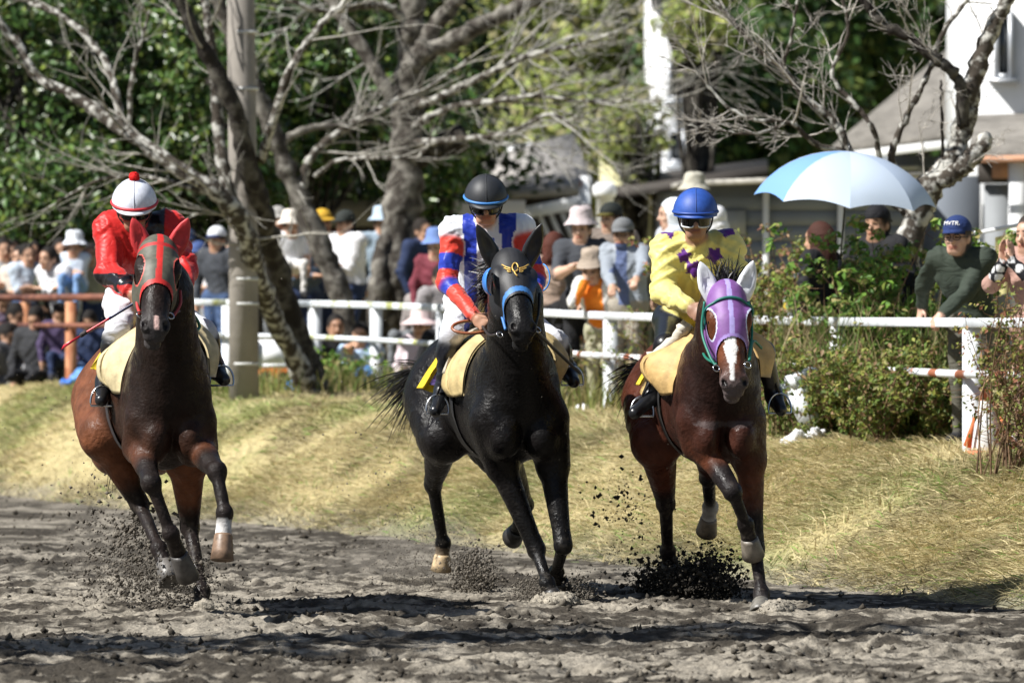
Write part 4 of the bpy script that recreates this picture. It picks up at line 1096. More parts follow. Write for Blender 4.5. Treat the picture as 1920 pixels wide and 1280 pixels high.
def build_jockey(S):
    d0 = S['d']; w = lambda p: W(p[0], p[1], d0 + p[2])
    J = {k: w(v) for k, v in S['J'].items()}
    J['hf'] = unit(A(S['hf'], float)); J['hu'] = unit(A([0, 0, 1.0]) - J['hf'] * J['hf'][2])
    for k in ('hdR', 'hdL', 'hnR', 'hnL', 'htR', 'htL'):
        if k in S: J[k] = A(S[k], float)
    J['curlR'] = J['curlL'] = 1.15
    root = thing('person', S['label'], 'jockey', w(S['seat']))
    s = SDF()
    figure(s, J, S['K'])
    R = head(s, J['head'], J['hf'], J['hu'], S['K']['skin'], (0.01, 0.009, 0.008))
    V, Fc = s.mesh(0.008)
    col = s.color(V, 0.003)
    if 'paint' in S: S['paint'](V, col, s, w, J)
    face_paint(V, col, J['head'], R, eyes=False)
    sk_ = A(S['K']['skin']); clo = (np.abs(col - sk_).sum(1) > 0.1) & (np.abs(col - A(S['K']['shoe'])).sum(1) > 0.004) & (np.linalg.norm(V - J['head'], axis=1) > 0.15)
    V = V + vnormals(V, Fc) * ((creases(V, S.get('crease', 0.007), S.get('wl', 0.075), 31) + creases(V, 0.002, 0.035, 57)) * clo)[:, None]
    # skin, cloth and boots as separate materials on one continuous body
    cv = col[Fc].mean(axis=1); sk = A(S['K']['skin']); bt = A(S['K']['shoe'])
    isk = np.abs(cv - sk).sum(1) < 0.12; ish = np.abs(cv - bt).sum(1) < 0.012
    midx = np.where(isk, 1, np.where(ish, 2, 0))
    mesh_obj('body', V, Fc, [M[S['cloth']], M['skin'], M['leather']], root, col, midx=midx)
    # helmet
    H = S['helmet']; Hc, f, u = J['head'], J['hf'], J['hu']
    ht = H.get('tilt', 0.0); f2 = unit(f * math.cos(ht) + u * math.sin(ht)); u2 = unit(u * math.cos(ht) - f * math.sin(ht))
    Vh, Fh, r, f2, u2 = dome(Hc, f2, u2, 0.117, 0.138, 0.130, 0.016, 32, 12)
    zz = (Vh - Hc) @ u2; xx = (Vh - Hc) @ r
    ch = np.tile(A(H['col']), (len(Vh), 1))
    hm = mesh_obj('helmet', Vh, Fh, M[H.get('mat', 'plastic')], root, ch)
    ang = np.linspace(0, 2 * np.pi, 40)
    p = Hc + r * (0.1185 * np.cos(ang))[:, None] + f2 * (0.1395 * np.sin(ang))[:, None] + u2 * 0.022
    Vt, Ft = tube(p, 0.010, 6, False, 0.35) if False else tube(p, 0.008, 6, False)
    mesh_obj('helmet_band', Vt, Ft, M['strap'], hm, np.tile(A(H['band']), (len(Vt), 1)))
    for th in (-math.pi / 2 + 0.0, 0.0, math.pi / 2):
        t = np.linspace(0.05, math.pi - 0.05, 24); dd = r * math.cos(th) * 0.1175 + f2 * math.sin(th) * 0.1385
        if th < 0: continue
        p = Hc + np.cos(t)[:, None] * dd + u2 * (0.016 + 0.1315 * np.sin(t))[:, None]
        Vt, Ft = tube(p, 0.0022, 4, False); mesh_obj('helmet_seam', Vt, Ft, M['strap'], hm, np.tile(A(H['col']) * 0.7 + 0.02, (len(Vt), 1)))
    Vp, Fp = peak(Hc + u2 * 0.012, r, f2, u2, (0.115, 0.136), 0.95, H.get('peak', 0.03), 0.012)
    mesh_obj('helmet_peak', Vp, Fp, M[H.get('mat', 'plastic')], hm, np.tile(A(H.get('peak_col', H['col'])), (len(Vp), 1)))
    if H.get('pompon'):
        pc = Hc + u2 * 0.158 + f2 * 0.0; gg = np.random.default_rng(1)
        sd = SDF().ell(pc, 0.028, 0.01, H['pompon'])
        Vq, Fq = sd.mesh(0.006); Vq = Vq + gg.normal(0, 0.002, Vq.shape); mesh_obj('pompon', Vq, Fq, M['cloth'], hm, np.tile(A(H['pompon']), (len(Vq), 1)))
    for sg in (1, -1):      # chin strap
        p = smooth_path([Hc + r * sg * 0.095 + u2 * 0.01, Hc + r * sg * 0.078 - u * 0.06 + f * 0.02, Hc + r * sg * 0.02 - u * 0.127 + f * 0.04], 12)
        Vt, Ft = tube(p, 0.005, 5); mesh_obj('chin_strap', Vt, Ft, M['strap'], hm, np.tile(A([0.012, 0.012, 0.014]), (len(Vt), 1)))
    goggles(Hc - u * 0.012, R, root, S['goggle'])
    return root

def sleeve_bands(V, t):
    red, blue, wh = A([0.62, 0.045, 0.025]), A([0.012, 0.035, 0.36]), A([0.72, 0.74, 0.80])
    c = np.tile(red, (len(V), 1)); c[t < 0.10] = wh; c[(t > 0.48) & (t < 0.78)] = blue
    return c
def forearm_bands(V, t):
    c = np.tile(A([0.62, 0.045, 0.025]), (len(V), 1)); c[(t > 0.04) & (t < 0.27)] = A([0.012, 0.035, 0.36]); return c
def paint_mid(V, col, s, w, J):
    x = (V[:, 0] - J['chest'][0]); on = np.abs(col - A([0.72, 0.74, 0.80])).sum(1) < 0.05
    blue = A([0.012, 0.035, 0.36]); top = V[:, 2] > J['neck'][2] - 0.04
    st = on & (np.abs(np.abs(x - 0.0) - 0.105) < 0.036); col[st] = blue
    col[on & top & (np.abs(x) > 0.05) & (np.abs(x) < 0.15)] = blue
    st = on & (np.abs(x - 0.0) < 0.026) & (V[:, 2] < J['neck'][2] - 0.06); col[st] = blue
def paint_red(V, col, s, w, J):
    on = np.abs(col - A([0.52, 0.012, 0.010])).sum(1) < 0.05
    x = V[:, 0] - J['neck'][0]; z = V[:, 2] - J['neck'][2]
    col[on & (x > 0.02) & (x < 0.14) & (z > -0.22)] = (0.008, 0.008, 0.011)
    col[on & (np.abs(x) < 0.22) & (z > -0.30) & (z < -0.24)] = (0.008, 0.008, 0.011)
def paint_stars(V, col, s, w, J):
    on = (np.abs(col - A([0.74, 0.65, 0.20])).sum(1) < 0.05)
    for px, py, dz, rad, rot in ((1340, 478, .35, .052, .3), (1283, 480, .35, .046, .9), (1302, 503, .35, .052, .1), (1362, 430, .45, .055, .5), (1256, 430, .45, .055, .2)):
        c = w((px, py, dz)); m = on & star_mask(V[:, 0], V[:, 2], c[0], c[2], rad, rot) & (V[:, 1] < J['chest'][1] + 0.1); col[m] = (0.10, 0.015, 0.20)

WHITE_P = (0.74, 0.75, 0.80)
JOCKEYS = []
red = (0.52, 0.012, 0.010)
JOCKEYS.append(dict(d=28.9, label='jockey in red silks and a white helmet with a red pompon', cloth='satin', seat=(262, 570, 1.0),
    J=dict(head=(252, 386, .42), neck=(260, 428, .50), chest=(262, 480, .62), pel=(262, 568, 1.05), shR=(208, 428, .52), shL=(318, 428, .52),
           elR=(204, 512, .40), wrR=(246, 545, .14), elL=(345, 510, .40), wrL=(335, 560, .14),
           knR=(220, 622, .46), anR=(196, 712, .56), toeR=(190, 750, .40), knL=(382, 622, .46), anL=(404, 684, .56), toeL=(420, 712, .42)),
    hf=(0.04, -0.95, -0.28), hdR=(0.4, -0.5, -0.6), hnR=(-0.8, -0.5, 0.2), htR=(0.3, -0.6, 0.7),
    K=dict(shirt=red, sleeve=red, forearm=lambda V, t: np.where(((t > 0.62) & (t < 0.8))[:, None], A([0.008, 0.008, 0.011]), A(red)), puff=1.24, pants=WHITE_P, shin=(0.011, 0.011, 0.012), skin=(0.36, 0.19, 0.12), shoe=(0.010, 0.010, 0.0115), collar=(0.008, 0.008, 0.011), shin_bulk=True),
    paint=paint_red, helmet=dict(col=(0.70, 0.73, 0.82), band=(0.55, 0.03, 0.04), peak_col=(0.72, 0.74, 0.80), pompon=(0.62, 0.01, 0.01), tilt=-0.05, mat='hood'), goggle=(0.22, 0.03, 0.015)))
JOCKEYS.append(dict(d=30.4, label='jockey in white, blue and red banded silks and a black helmet', crease=0.004, wl=0.05, cloth='satin', seat=(900, 580, 1.0),
    J=dict(head=(911, 376, .34), neck=(914, 426, .46), chest=(918, 474, .56), pel=(898, 565, 1.02), shR=(850, 432, .48), shL=(978, 428, .48),
           elR=(838, 530, .40), wrR=(890, 592, .16), elL=(1004, 522, .40), wrL=(1000, 598, .14),
           knR=(846, 628, .50), anR=(830, 728, .58), toeR=(816, 770, .44), knL=(1040, 640, .46), anL=(1066, 690, .60), toeL=(1076, 716, .46)),
    hf=(0.02, -0.95, -0.26), hdR=(0.6, -0.5, -0.55), hnR=(-0.45, -0.75, 0.45), htR=(0.5, -0.2, 0.8),
    K=dict(shirt=(0.72, 0.74, 0.80), sleeve=sleeve_bands, forearm=forearm_bands, puff=1.0, pants=WHITE_P, shin=(0.011, 0.012, 0.017), skin=(0.46, 0.25, 0.16), shoe=(0.009, 0.010, 0.0125), collar=(0.72, 0.74, 0.80), shin_bulk=True),
    paint=paint_mid, helmet=dict(col=(0.020, 0.022, 0.026), band=(0.05, 0.20, 0.52), tilt=-0.04, peak=0.04, mat='hood'), goggle=(0.012, 0.012, 0.014)))
yel = (0.74, 0.65, 0.20)
JOCKEYS.append(dict(d=29.4, label='jockey in yellow silks with purple stars and a blue helmet', cloth='satin', seat=(1290, 610, 1.0),
    J=dict(head=(1304, 404, .36), neck=(1308, 456, .46), chest=(1312, 508, .58), pel=(1290, 600, 1.05), shR=(1250, 468, .50), shL=(1364, 462, .50),
           elR=(1244, 548, .40), wrR=(1292, 574, .14), elL=(1386, 545, .40), wrL=(1378, 592, .14),
           knR=(1248, 648, .52), anR=(1222, 738, .60), toeR=(1190, 774, .46), knL=(1430, 660, .50), anL=(1450, 734, .60), toeL=(1464, 768, .50)),
    hf=(-0.01, -0.985, -0.12), hdR=(0.5, -0.6, -0.5), hnR=(-0.6, -0.7, 0.3), htR=(0.4, -0.3, 0.8),
    K=dict(shirt=yel, sleeve=yel, puff=1.22, pants=(0.010, 0.010, 0.012), shin=(0.010, 0.010, 0.012), skin=(0.32, 0.17, 0.11), shoe=(0.0105, 0.0105, 0.012), cuff=(0.008, 0.008, 0.012), shin_bulk=False),
    paint=paint_stars, helmet=dict(col=(0.020, 0.075, 0.34), band=(0.018, 0.06, 0.28), tilt=0.0, peak=0.018, mat='hood'), goggle=(0.62, 0.63, 0.66)))
jockey_roots = [build_jockey(j) for j in JOCKEYS]
# ------------------------------------------------------------------ fences, pole
M['white_paint'] = mat('weathered_white_paint', (0.74, 0.77, 0.80), rough=0.6, bump=(40, 0.3, 0.004), var=(7, 0.82, 1.05))
def rust_mat(name, paint, rust, lo, hi, sc=4.0):
    m = bpy.data.materials.new(name); m.use_nodes = True; nt = m.node_tree; b = nt.nodes['Principled BSDF']; b.inputs['Roughness'].default_value = 0.75
    geo = nt.nodes.new('ShaderNodeNewGeometry'); n = nt.nodes.new('ShaderNodeTexNoise'); n.inputs['Scale'].default_value = sc; n.inputs['Detail'].default_value = 6
    nt.links.new(geo.outputs['Position'], n.inputs['Vector'])
    r = nt.nodes.new('ShaderNodeValToRGB'); r.color_ramp.elements[0].position = lo; r.color_ramp.elements[1].position = hi
    r.color_ramp.elements[0].color = (*paint, 1); r.color_ramp.elements[1].color = (*rust, 1)
    nt.links.new(n.outputs['Fac'], r.inputs[0]); nt.links.new(r.outputs[0], b.inputs['Base Color'])
    bp = nt.nodes.new('ShaderNodeBump'); bp.inputs['Strength'].default_value = 0.4; bp.inputs['Distance'].default_value = 0.004
    nt.links.new(n.outputs['Fac'], bp.inputs['Height']); nt.links.new(bp.outputs[0], b.inputs['Normal'])
    return m
M['rusty_white'] = rust_mat('rusting_white_pipe', (0.72, 0.75, 0.78), (0.27, 0.085, 0.035), 0.50, 0.56)
M['mossy_white'] = rust_mat('mossy_white_paint', (0.70, 0.74, 0.78), (0.38, 0.40, 0.14), 0.52, 0.64, 5)
M['rust_brown'] = rust_mat('rusty_steel', (0.33, 0.11, 0.045), (0.50, 0.24, 0.12), 0.40, 0.62, 6)
M['rust_dark'] = rust_mat('dark_rusty_pipe', (0.10, 0.032, 0.022), (0.22, 0.085, 0.05), 0.42, 0.65, 6)

def beam(a, b, w, h, name, m, parent, round_=False, r=0.03):
    a = A(a, float); b = A(b, float); d = unit(b - a)
    if round_:
        V, Fc = tube([a, (a + b) / 2, b], r, 12)
        return mesh_obj(name, V, Fc, m, parent)
    s_ = unit(np.cross(d, A([0, 0, 1.0])) if abs(d[2]) < 0.9 else A([1.0, 0, 0])); u = np.cross(s_, d)
    bv = 0.006; ring = [(w / 2 - bv, h / 2), (w / 2, h / 2 - bv), (w / 2, -h / 2 + bv), (w / 2 - bv, -h / 2), (-w / 2 + bv, -h / 2), (-w / 2, -h / 2 + bv), (-w / 2, h / 2 - bv), (-w / 2 + bv, h / 2)]
    V = A([p + s_ * x + u * y for p in (a, b) for x, y in ring]); n = 8
    Fc = [[i, (i + 1) % n, n + (i + 1) % n, n + i] for i in range(n)] + [list(range(n))[::-1], list(range(n, 2 * n))]
    return mesh_obj(name, V, Fc, m, parent, smooth=False)

FENCE = [(3.75, 31.0, 606), (2.87, 35.0, 605), (2.264, 39.0, 603), (1.53, 42.0, 598), (0.79, 45.0, 592), (0.05, 47.7, 584), (-0.62, 50.0, 577), (-1.26, 52.0, 572), (-1.9, 54.0, 569), (-2.75, 54.3, 567), (-3.4, 54.6, 566)]
def build_fence(name, label, pts, top_m, low_m, post_m, round_top, top_h, low_py, post_w):
    root = thing(name, label, 'fence', (pts[len(pts) // 2][0], pts[len(pts) // 2][1], float(ground_z(*pts[len(pts) // 2][:2]))))
    tops = [A([x, y, CAM_H - (py - HY) / FPX * y]) for x, y, py in pts]
    for i, (x, y, py) in enumerate(pts):
        t = tops[i]; g0 = float(ground_z(x, y)) - 0.2
        nxt = tops[min(i + 1, len(pts) - 1)] - tops[max(i - 1, 0)]; nxt[2] = 0; nxt = unit(nxt); sd = np.cross(nxt, A([0, 0, 1.0]))
        V = []; h_ = post_w / 2; tz = t[2] - (0.031 if not round_top else 0.045)
        for z in (g0, tz):
            for a_, b_ in ((-1, -1), (1, -1), (1, 1), (-1, 1)): V.append(A([x, y, z]) + nxt * a_ * h_ + sd * b_ * h_)
        mesh_obj('post', V, [[0, 1, 5, 4], [1, 2, 6, 5], [2, 3, 7, 6], [3, 0, 4, 7], [4, 5, 6, 7]], post_m, root, smooth=False)
        if i + 1 < len(pts):
            d = unit(tops[i + 1] - t); gap = d * 0.003; sdl = A([0, 0, 0.0])
            tm = top_m[i] if isinstance(top_m, list) else top_m; lm = low_m[i] if isinstance(low_m, list) else low_m
            beam(t + gap, tops[i + 1] - gap, 0.11, top_h, 'top_rail', tm, root, round_top, 0.034)
            lz = A([0, 0, low_py])
            fo = sd * (h_ + 0.028) * (1 if sd[1] < 0 else -1)
            beam(t - lz + fo + gap, tops[i + 1] - lz + fo - gap, 0, 0, 'lower_rail', lm, root, True, 0.025)
    return root
wm, rm, mm = M['white_paint'], M['rusty_white'], M['mossy_white']
build_fence('rail_fence', 'white painted rail fence with rusting lower pipe along the bank', FENCE, [wm, wm, wm, wm, wm, wm, mm, mm, mm, mm], [rm, rm, rm, rm, rm, wm, mm, mm, mm, mm], wm, False, 0.06, 0.32, 0.095)
BROWN = [(-6.6, 59.0, 556), (-4.97, 57.2, 558), (-4.36, 55.4, 557), (-3.47, 54.8, 557)]
build_fence('rusty_fence', 'rusty orange brown pipe fence in front of the crowd', BROWN, M['rust_dark'], M['rust_dark'], M['rust_brown'], True, 0.08, 0.28, 0.085)

M['pole'] = mat('pole_concrete', (0.27, 0.245, 0.215), rough=0.85, bump=(14, 0.4, 0.01), var=(3, 0.75, 1.15))
pr = thing('utility_pole', 'thick grey utility pole with pale bands standing on the bank', 'pole', (-2.37, 49.6, 0.75))
V, Fc = tube([(-2.37, 49.6, 0.5), (-2.38, 49.6, 2.5), (-2.45, 49.6, 9.5)], [0.132, 0.128, 0.108], 28); mesh_obj('shaft', V, Fc, M['pole'], pr)
M['band'] = mat('pole_band', (0.62, 0.62, 0.60), rough=0.6)
for z in (2.185, 1.92, 1.70, 1.17, 3.6, 4.1):
    V, Fc = tube([(-2.372, 49.6, z - 0.012), (-2.372, 49.6, z + 0.012)], [0.1315] * 2, 28); mesh_obj('band', V, Fc, M['band'], pr)

# ------------------------------------------------------------------ trees
M['bark'] = None
def bark_mat(name, dark, pale, sc, lo, hi):
    m = rust_mat(name, dark, pale, lo, hi, sc); nt = m.node_tree
    bp = [n for n in nt.nodes if n.type == 'BUMP'][0]; bp.inputs['Distance'].default_value = 0.03; bp.inputs['Strength'].default_value = 0.8
    nt.nodes['Principled BSDF'].inputs['Roughness'].default_value = 0.9; nt.nodes['Principled BSDF'].inputs['Specular IOR Level'].default_value = 0.2
    return m
M['bark_lichen'] = bark_mat('lichen_bark', (0.06, 0.05, 0.04), (0.46, 0.45, 0.41), 13, 0.47, 0.60)
M['bark_grey'] = bark_mat('grey_bark', (0.05, 0.043, 0.036), (0.24, 0.225, 0.195), 9, 0.42, 0.70)
M['bark_dark'] = bark_mat('dark_bark', (0.025, 0.021, 0.018), (0.13, 0.12, 0.10), 8, 0.45, 0.7)
M['bark_twig'] = mat('twig_bark', attr=True, rough=0.85, spec=0.2, var=(20, 0.6, 1.35))

def limb(pts, r0, r1, g, n=26, wob=0.015, seg=10, power=1.0):
    """organic tube along a path, with knobbly radius"""
    p = smooth_path(pts, n); L = np.linalg.norm(p[-1] - p[0])
    p[1:-1] += g.normal(0, wob, (n - 2, 3))
    t = np.linspace(0, 1, n); rad = (r0 + (r1 - r0) * t ** power) * (1 + 0.10 * g.normal(0, 1, n))
    V, Fc = tube(p, rad, seg)
    V += g.normal(0, 0.03, V.shape) * np.repeat(rad, seg)[:, None] * 1.5
    return V, Fc, p, rad

def sprout(mb, p, rad, g, count, length, depth, spread, bias, col, tmin=0.2, rscale=0.5):
    """bare side branches off a limb, each with its own twigs"""
    n = len(p)
    for _ in range(count):
        t = tmin + (1 - tmin) * g.random(); i = min(int(t * (n - 1)), n - 2)
        o = p[i] + (p[i + 1] - p[i]) * g.random(); d0 = unit(p[min(i + 2, n - 1)] - p[i])
        d = unit(d0 * 0.7 + g.normal(0, spread, 3) + A(bias))
        L = length * (0.45 + 0.8 * g.random()); r0 = min(rad[i] * rscale, 0.003 + 0.010 * L)
        m = 7; q = [o]; 
        for k in range(m - 1):
            d = unit(d + g.normal(0, 0.11, 3) + A(bias) * 0.05 + A([0, 0, 0.03])); q.append(q[-1] + d * L / (m - 1))
        q = A(q); rr = np.linspace(r0, max(r0 * 0.25, 0.0016), m)
        V, Fc = tube(q, rr, 5 if r0 > 0.008 else 4, False)
        mb.add(V, Fc, A(col) * (0.7 + 0.6 * g.random()))
        if depth > 0:
            sprout(mb, q, rr, g, 3 + int(3 * g.random()), L * 0.55, depth - 1, spread, A(bias) * 0.6, col, 0.2, 0.7)

def bare_tree(name, label, base, limbs, bark, twig_col, seed, group=None, cut=None):
    """limbs: list of (part name, path, r0, r1, number of side branches, their length, bias)"""
    g = np.random.default_rng(seed)
    root = thing(name, label, 'tree', base, group)
    tw = MB()
    for nm, path, r0, r1, cnt, ln, bias, *rest in limbs:
        V, Fc, p, rad = limb(path, r0, r1, g, max(12, 6 * len(path)), wob=0.004 + r0 * 0.025, seg=14 if r0 > 0.08 else 9)
        mesh_obj(nm, V, Fc, bark if not rest else rest[0], root)
        if cnt: sprout(tw, p, rad, g, max(2, int(cnt * (0.36 if seed == 13 else 0.42 if seed == 14 else 0.7))), ln, 2 if seed in (13, 14) else 1, 0.55, bias, twig_col, 0.25)
    if tw.n: tw.build('twigs', M['bark_twig'], root)['kind'] = 'stuff'
    return root
w_ = lambda d: (lambda *pts: [W(a, b, d + (c[0] if c else 0)) for a, b, *c in pts])
q = w_(51.0)
pale = (0.30, 0.285, 0.25)
bare_tree('cherry_tree', 'bare lichen grey cherry tree with leaning forked trunks beside the pole', W(590, 742, 51), [
    ('trunk', q((604, 765), (578, 680), (545, 590, -.3), (515, 490, -.7), (492, 400, -1.3), (468, 320, -1.7), (442, 215, -1.9), (400, 125, -2.0), (350, 30, -2.1), (320, -30, -2.1)), 0.125, 0.055, 10, 0.9, (-0.2, -0.1, 0.1), M['bark_dark']),
    ('trunk', q((585, 745, -.15), (552, 668, -.4), (512, 590, -.8), (478, 500, -1.4), (452, 420, -1.8), (415, 368, -2.0), (330, 312, -2.0), (230, 245, -1.8), (140, 180, -1.6), (70, 145, -1.5), (30, 80, -1.4), (-10, 30, -1.4)), 0.108, 0.03, 26, 1.0, (-0.2, -0.2, 0.25)),
    ('limb', q((452, 420, -1.8), (425, 340, -1.8), (410, 250, -1.7), (400, 120, -1.7), (385, 0, -1.7), (378, -40, -1.7)), 0.07, 0.03, 8, 0.8, (0.1, -0.1, 0.2)),
    ('limb', q((230, 245, -1.8), (215, 170, -1.6), (195, 110, -1.4), (130, 40, -1.2), (60, 5, -1.0), (-20, -10, -.8)), 0.04, 0.02, 14, 0.8, (-0.2, -0.1, 0.1)),
    ('limb', q((490, 300, -1.7), (510, 230, -1.9), (545, 130, -2.0), (590, 60, -2.0), (640, 10, -2.0), (680, -40, -2.0)), 0.045, 0.02, 12, 0.8, (0.3, -0.1, 0.1)),
    ('limb', q((240, 260, -1.8), (250, 130, -1.9), (270, 60, -1.9), (280, 20, -1.9)), 0.022, 0.01, 8, 0.5, (0, -0.1, 0.2)),
    ('limb', q((415, 368, -2.0), (350, 350, -1.9), (270, 330, -1.7), (180, 340, -1.5), (90, 390, -1.4)), 0.03, 0.01, 18, 0.8, (-0.2, -0.1, -0.1)),
], M['bark_lichen'], pale, 11, 'bare cherry trees')
q = w_(55.0)
bare_tree('cherry_tree', 'thin bare cherry tree leaning behind the white rail among spectators', W(640, 720, 55), [
    ('trunk', q((660, 740), (640, 560), (600, 460), (556, 360), (520, 270), (488, 190), (450, 110), (415, 20), (400, -30)), 0.125, 0.06, 6, 0.8, (-0.1, -0.1, 0.2)),
    ('limb', q((560, 380), (580, 300), (640, 245), (720, 200), (800, 165), (880, 110)), 0.05, 0.016, 22, 0.9, (0.35, -0.1, 0.05), M['bark_lichen']),
    ('limb', q((520, 270), (580, 240), (640, 235), (700, 225)), 0.045, 0.02, 12, 0.7, (0.3, -0.1, 0.05)),
    ('limb', q((590, 330, -.2), (640, 300, -.3), (735, 295, -.6), (790, 290, -.6), (815, 235, -.7)), 0.022, 0.012, 10, 0.6, (0.35, -0.1, 0.05), M['bark_lichen']),
], M['bark_grey'], pale, 12, 'bare cherry trees')
q = w_(57.0)
bare_tree('cherry_tree', 'large old cherry tree with a thick lumpy trunk behind the white fence', W(738, 690, 57), [
    ('trunk', q((742, 760), (738, 640), (742, 520), (752, 420), (760, 320), (764, 220), (768, 110), (772, 30), (770, -60)), 0.205, 0.125, 0, 1, (0, 0, 0)),
    ('root_flare', q((708, 760, .1), (712, 560, -.12), (716, 480, -.1), (740, 400, 0)), 0.14, 0.08, 0, 1, (0, 0, 0)),
    ('limb', q((766, 120), (800, 96, -.1), (850, 78, -.2), (905, 45, -.3), (1000, 0, -.4), (1080, -50, -.5)), 0.11, 0.07, 16, 1.2, (0.3, -0.1, 0.1)),
    ('limb', q((770, 130, -.1), (815, 50, -.1), (855, 5, -.2), (880, -40, -.2)), 0.10, 0.06, 4, 0.8, (0.1, -0.1, 0.2)),
    ('limb', q((755, 210, .1), (715, 150, .1), (650, 45, .2), (610, -10, .3)), 0.085, 0.05, 12, 0.9, (-0.3, -0.1, 0.1)),
    ('limb', q((768, 60), (740, 20, -.1), (690, 10, -.2), (600, 20, -.4), (520, -10, -.5)), 0.06, 0.025, 20, 1.0, (-0.3, -0.1, 0.0), M['bark_lichen']),
    ('limb', q((772, 200, -.1), (830, 180, -.3), (930, 130, -.6), (1010, 100, -.8), (1080, 85, -.9), (1160, 60, -1.0)), 0.05, 0.014, 46, 1.1, (0.4, -0.1, 0.02), M['bark_lichen']),
    ('limb', q((770, 240, -.1), (850, 200, -.3), (930, 190, -.5), (1000, 180, -.6), (1100, 190, -.8), (1230, 190, -.9)), 0.045, 0.012, 52, 1.1, (0.45, -0.1, 0.0), M['bark_lichen']),
    ('limb', q((768, 270, -.1), (850, 262, -.4), (950, 250, -.6), (1030, 215, -.7), (1080, 245, -.7), (1100, 290, -.6)), 0.04, 0.012, 40, 0.9, (0.3, -0.1, -0.05), M['bark_lichen']),
    ('burl', q((778, 300), (820, 275, .1), (860, 262, .15)), 0.10, 0.14, 4, 0.4, (0, 0, 0.2), M['bark_dark']),
], M['bark_grey'], (0.34, 0.33, 0.30), 13, 'bare cherry trees')
q = w_(40.5)
bare_tree('cherry_tree', 'bare cherry tree with a mottled leaning trunk behind the umbrella', W(1680, 700, 40.5), [
    ('trunk', q((1672, 760), (1684, 560), (1712, 425), (1745, 352), (1786, 300), (1808, 232), (1822, 160), (1846, 90), (1876, 25), (1910, -50)), 0.125, 0.045, 10, 0.6, (0.0, -0.1, 0.1)),
    ('burl', q((1768, 340, -.06), (1800, 318, -.12), (1828, 290, -.15), (1848, 262, -.12)), 0.075, 0.06, 3, 0.3, (0.2, 0, -0.1)),
    ('limb', q((1806, 235, -.1), (1802, 165, -.15), (1780, 130, -.2), (1745, 102, -.2), (1700, 68, -.2), (1655, 48, -.2), (1630, 15, -.2), (1590, -20, -.2)), 0.048, 0.028, 12, 0.6, (-0.3, -0.1, 0.15), M['bark_dark']),
    ('limb', q((1700, 400), (1640, 340, .1), (1592, 285, .1), (1565, 230, .1), (1515, 188, .1), (1462, 128, .1), (1410, 82, .1), (1370, 35, .1), (1330, -10, .1)), 0.045, 0.011, 30, 0.7, (-0.3, -0.1, 0.2)),
    ('limb', q((1592, 285, .1), (1530, 270, 0), (1478, 230, -.1), (1400, 222, -.1), (1330, 165, -.1), (1280, 95, -.1)), 0.026, 0.007, 30, 0.55, (-0.4, -0.1, 0.05)),
    ('limb', q((1478, 230, -.1), (1420, 250, -.2), (1350, 245, -.2), (1290, 235, -.2)), 0.014, 0.005, 16, 0.45, (-0.4, -0.1, 0.0)),
    ('limb', q((1690, 385), (1672, 300, -.1), (1690, 240, -.1), (1722, 175, -.1), (1752, 110, -.1), (1770, 60, -.1), (1830, -20, -.1)), 0.032, 0.014, 16, 0.5, (0.0, -0.1, 0.2), M['bark_lichen']),
    ('limb', q((1660, 370), (1640, 250, -.2), (1600, 195, -.2), (1560, 140, -.2), (1590, 60, -.2), (1580, 0, -.2), (1582, -30, -.2)), 0.022, 0.010, 22, 0.5, (0.0, -0.1, 0.2), M['bark_lichen']),
    ('limb', q((1768, 300), (1766, 210, -.2), (1764, 150, -.2)), 0.014, 0.008, 6, 0.4, (0, -0.1, 0.2), M['bark_dark']),
    ('limb', q((1466, 130, .1), (1480, 85, .05), (1492, 20, 0), (1497, -20, 0)), 0.014, 0.009, 10, 0.35, (0, -0.1, 0.2), M['bark_lichen']),
], M['bark_lichen'], (0.42, 0.39, 0.35), 14, 'bare cherry trees')

def leaves(n, centers, crad, size, seed, cols, up=0.5, aspect=0.5, bend=0.25):
    """n leaf blades, each two bent halves, gathered round the clump centres"""
    g = np.random.default_rng(seed); centers = A(centers, float)
    i = g.integers(0, len(centers), n); cr = np.broadcast_to(A(crad, float), (len(centers),))[i]
    v = g.normal(0, 1, (n, 3)); v /= np.linalg.norm(v, axis=1)[:, None]
    c = centers[i] + v * (cr * (0.35 + 0.75 * g.random(n)))[:, None] * A([1, 1, 0.75])
    nrm = v + g.normal(0, 0.6, (n, 3)) + A([-0.25, -0.35, up]); nrm /= np.linalg.norm(nrm, axis=1)[:, None]
    d = np.cross(nrm, g.normal(0, 1, (n, 3))); d /= np.linalg.norm(d, axis=1)[:, None]
    sd = np.cross(nrm, d); L = (size * (0.6 + 0.8 * g.random(n)))[:, None]; Wd = L * aspect
    a = c - d * L / 2; b = c + d * L / 2
    m1 = c - d * L * 0.1 + sd * Wd / 2 + nrm * Wd * bend; m2 = c - d * L * 0.1 - sd * Wd / 2 + nrm * Wd * bend
    V = np.stack([a, m1, b, m2], 1).reshape(-1, 3)
    k = np.arange(n)[:, None] * 4
    Fc = np.concatenate([k + A([[0, 1, 2]]), k + A([[0, 2, 3]])])
    pal = A(cols, float); cc = pal[g.integers(0, len(pal), n)] * (0.6 + 0.8 * g.random(n))[:, None]
    return V, Fc, np.repeat(cc, 4, axis=0)

M['leaf_gloss'] = mat('glossy_leaf', attr=True, rough=0.34, spec=0.5, trans=0.2)
M['leaf_matte'] = mat('soft_leaf', attr=True, rough=0.55, spec=0.3, trans=0.3)
EVER = [(0.06, 0.125, 0.025), (0.045, 0.10, 0.022), (0.10, 0.17, 0.035), (0.07, 0.13, 0.03), (0.16, 0.21, 0.04), (0.04, 0.075, 0.02), (0.10, 0.11, 0.05)]

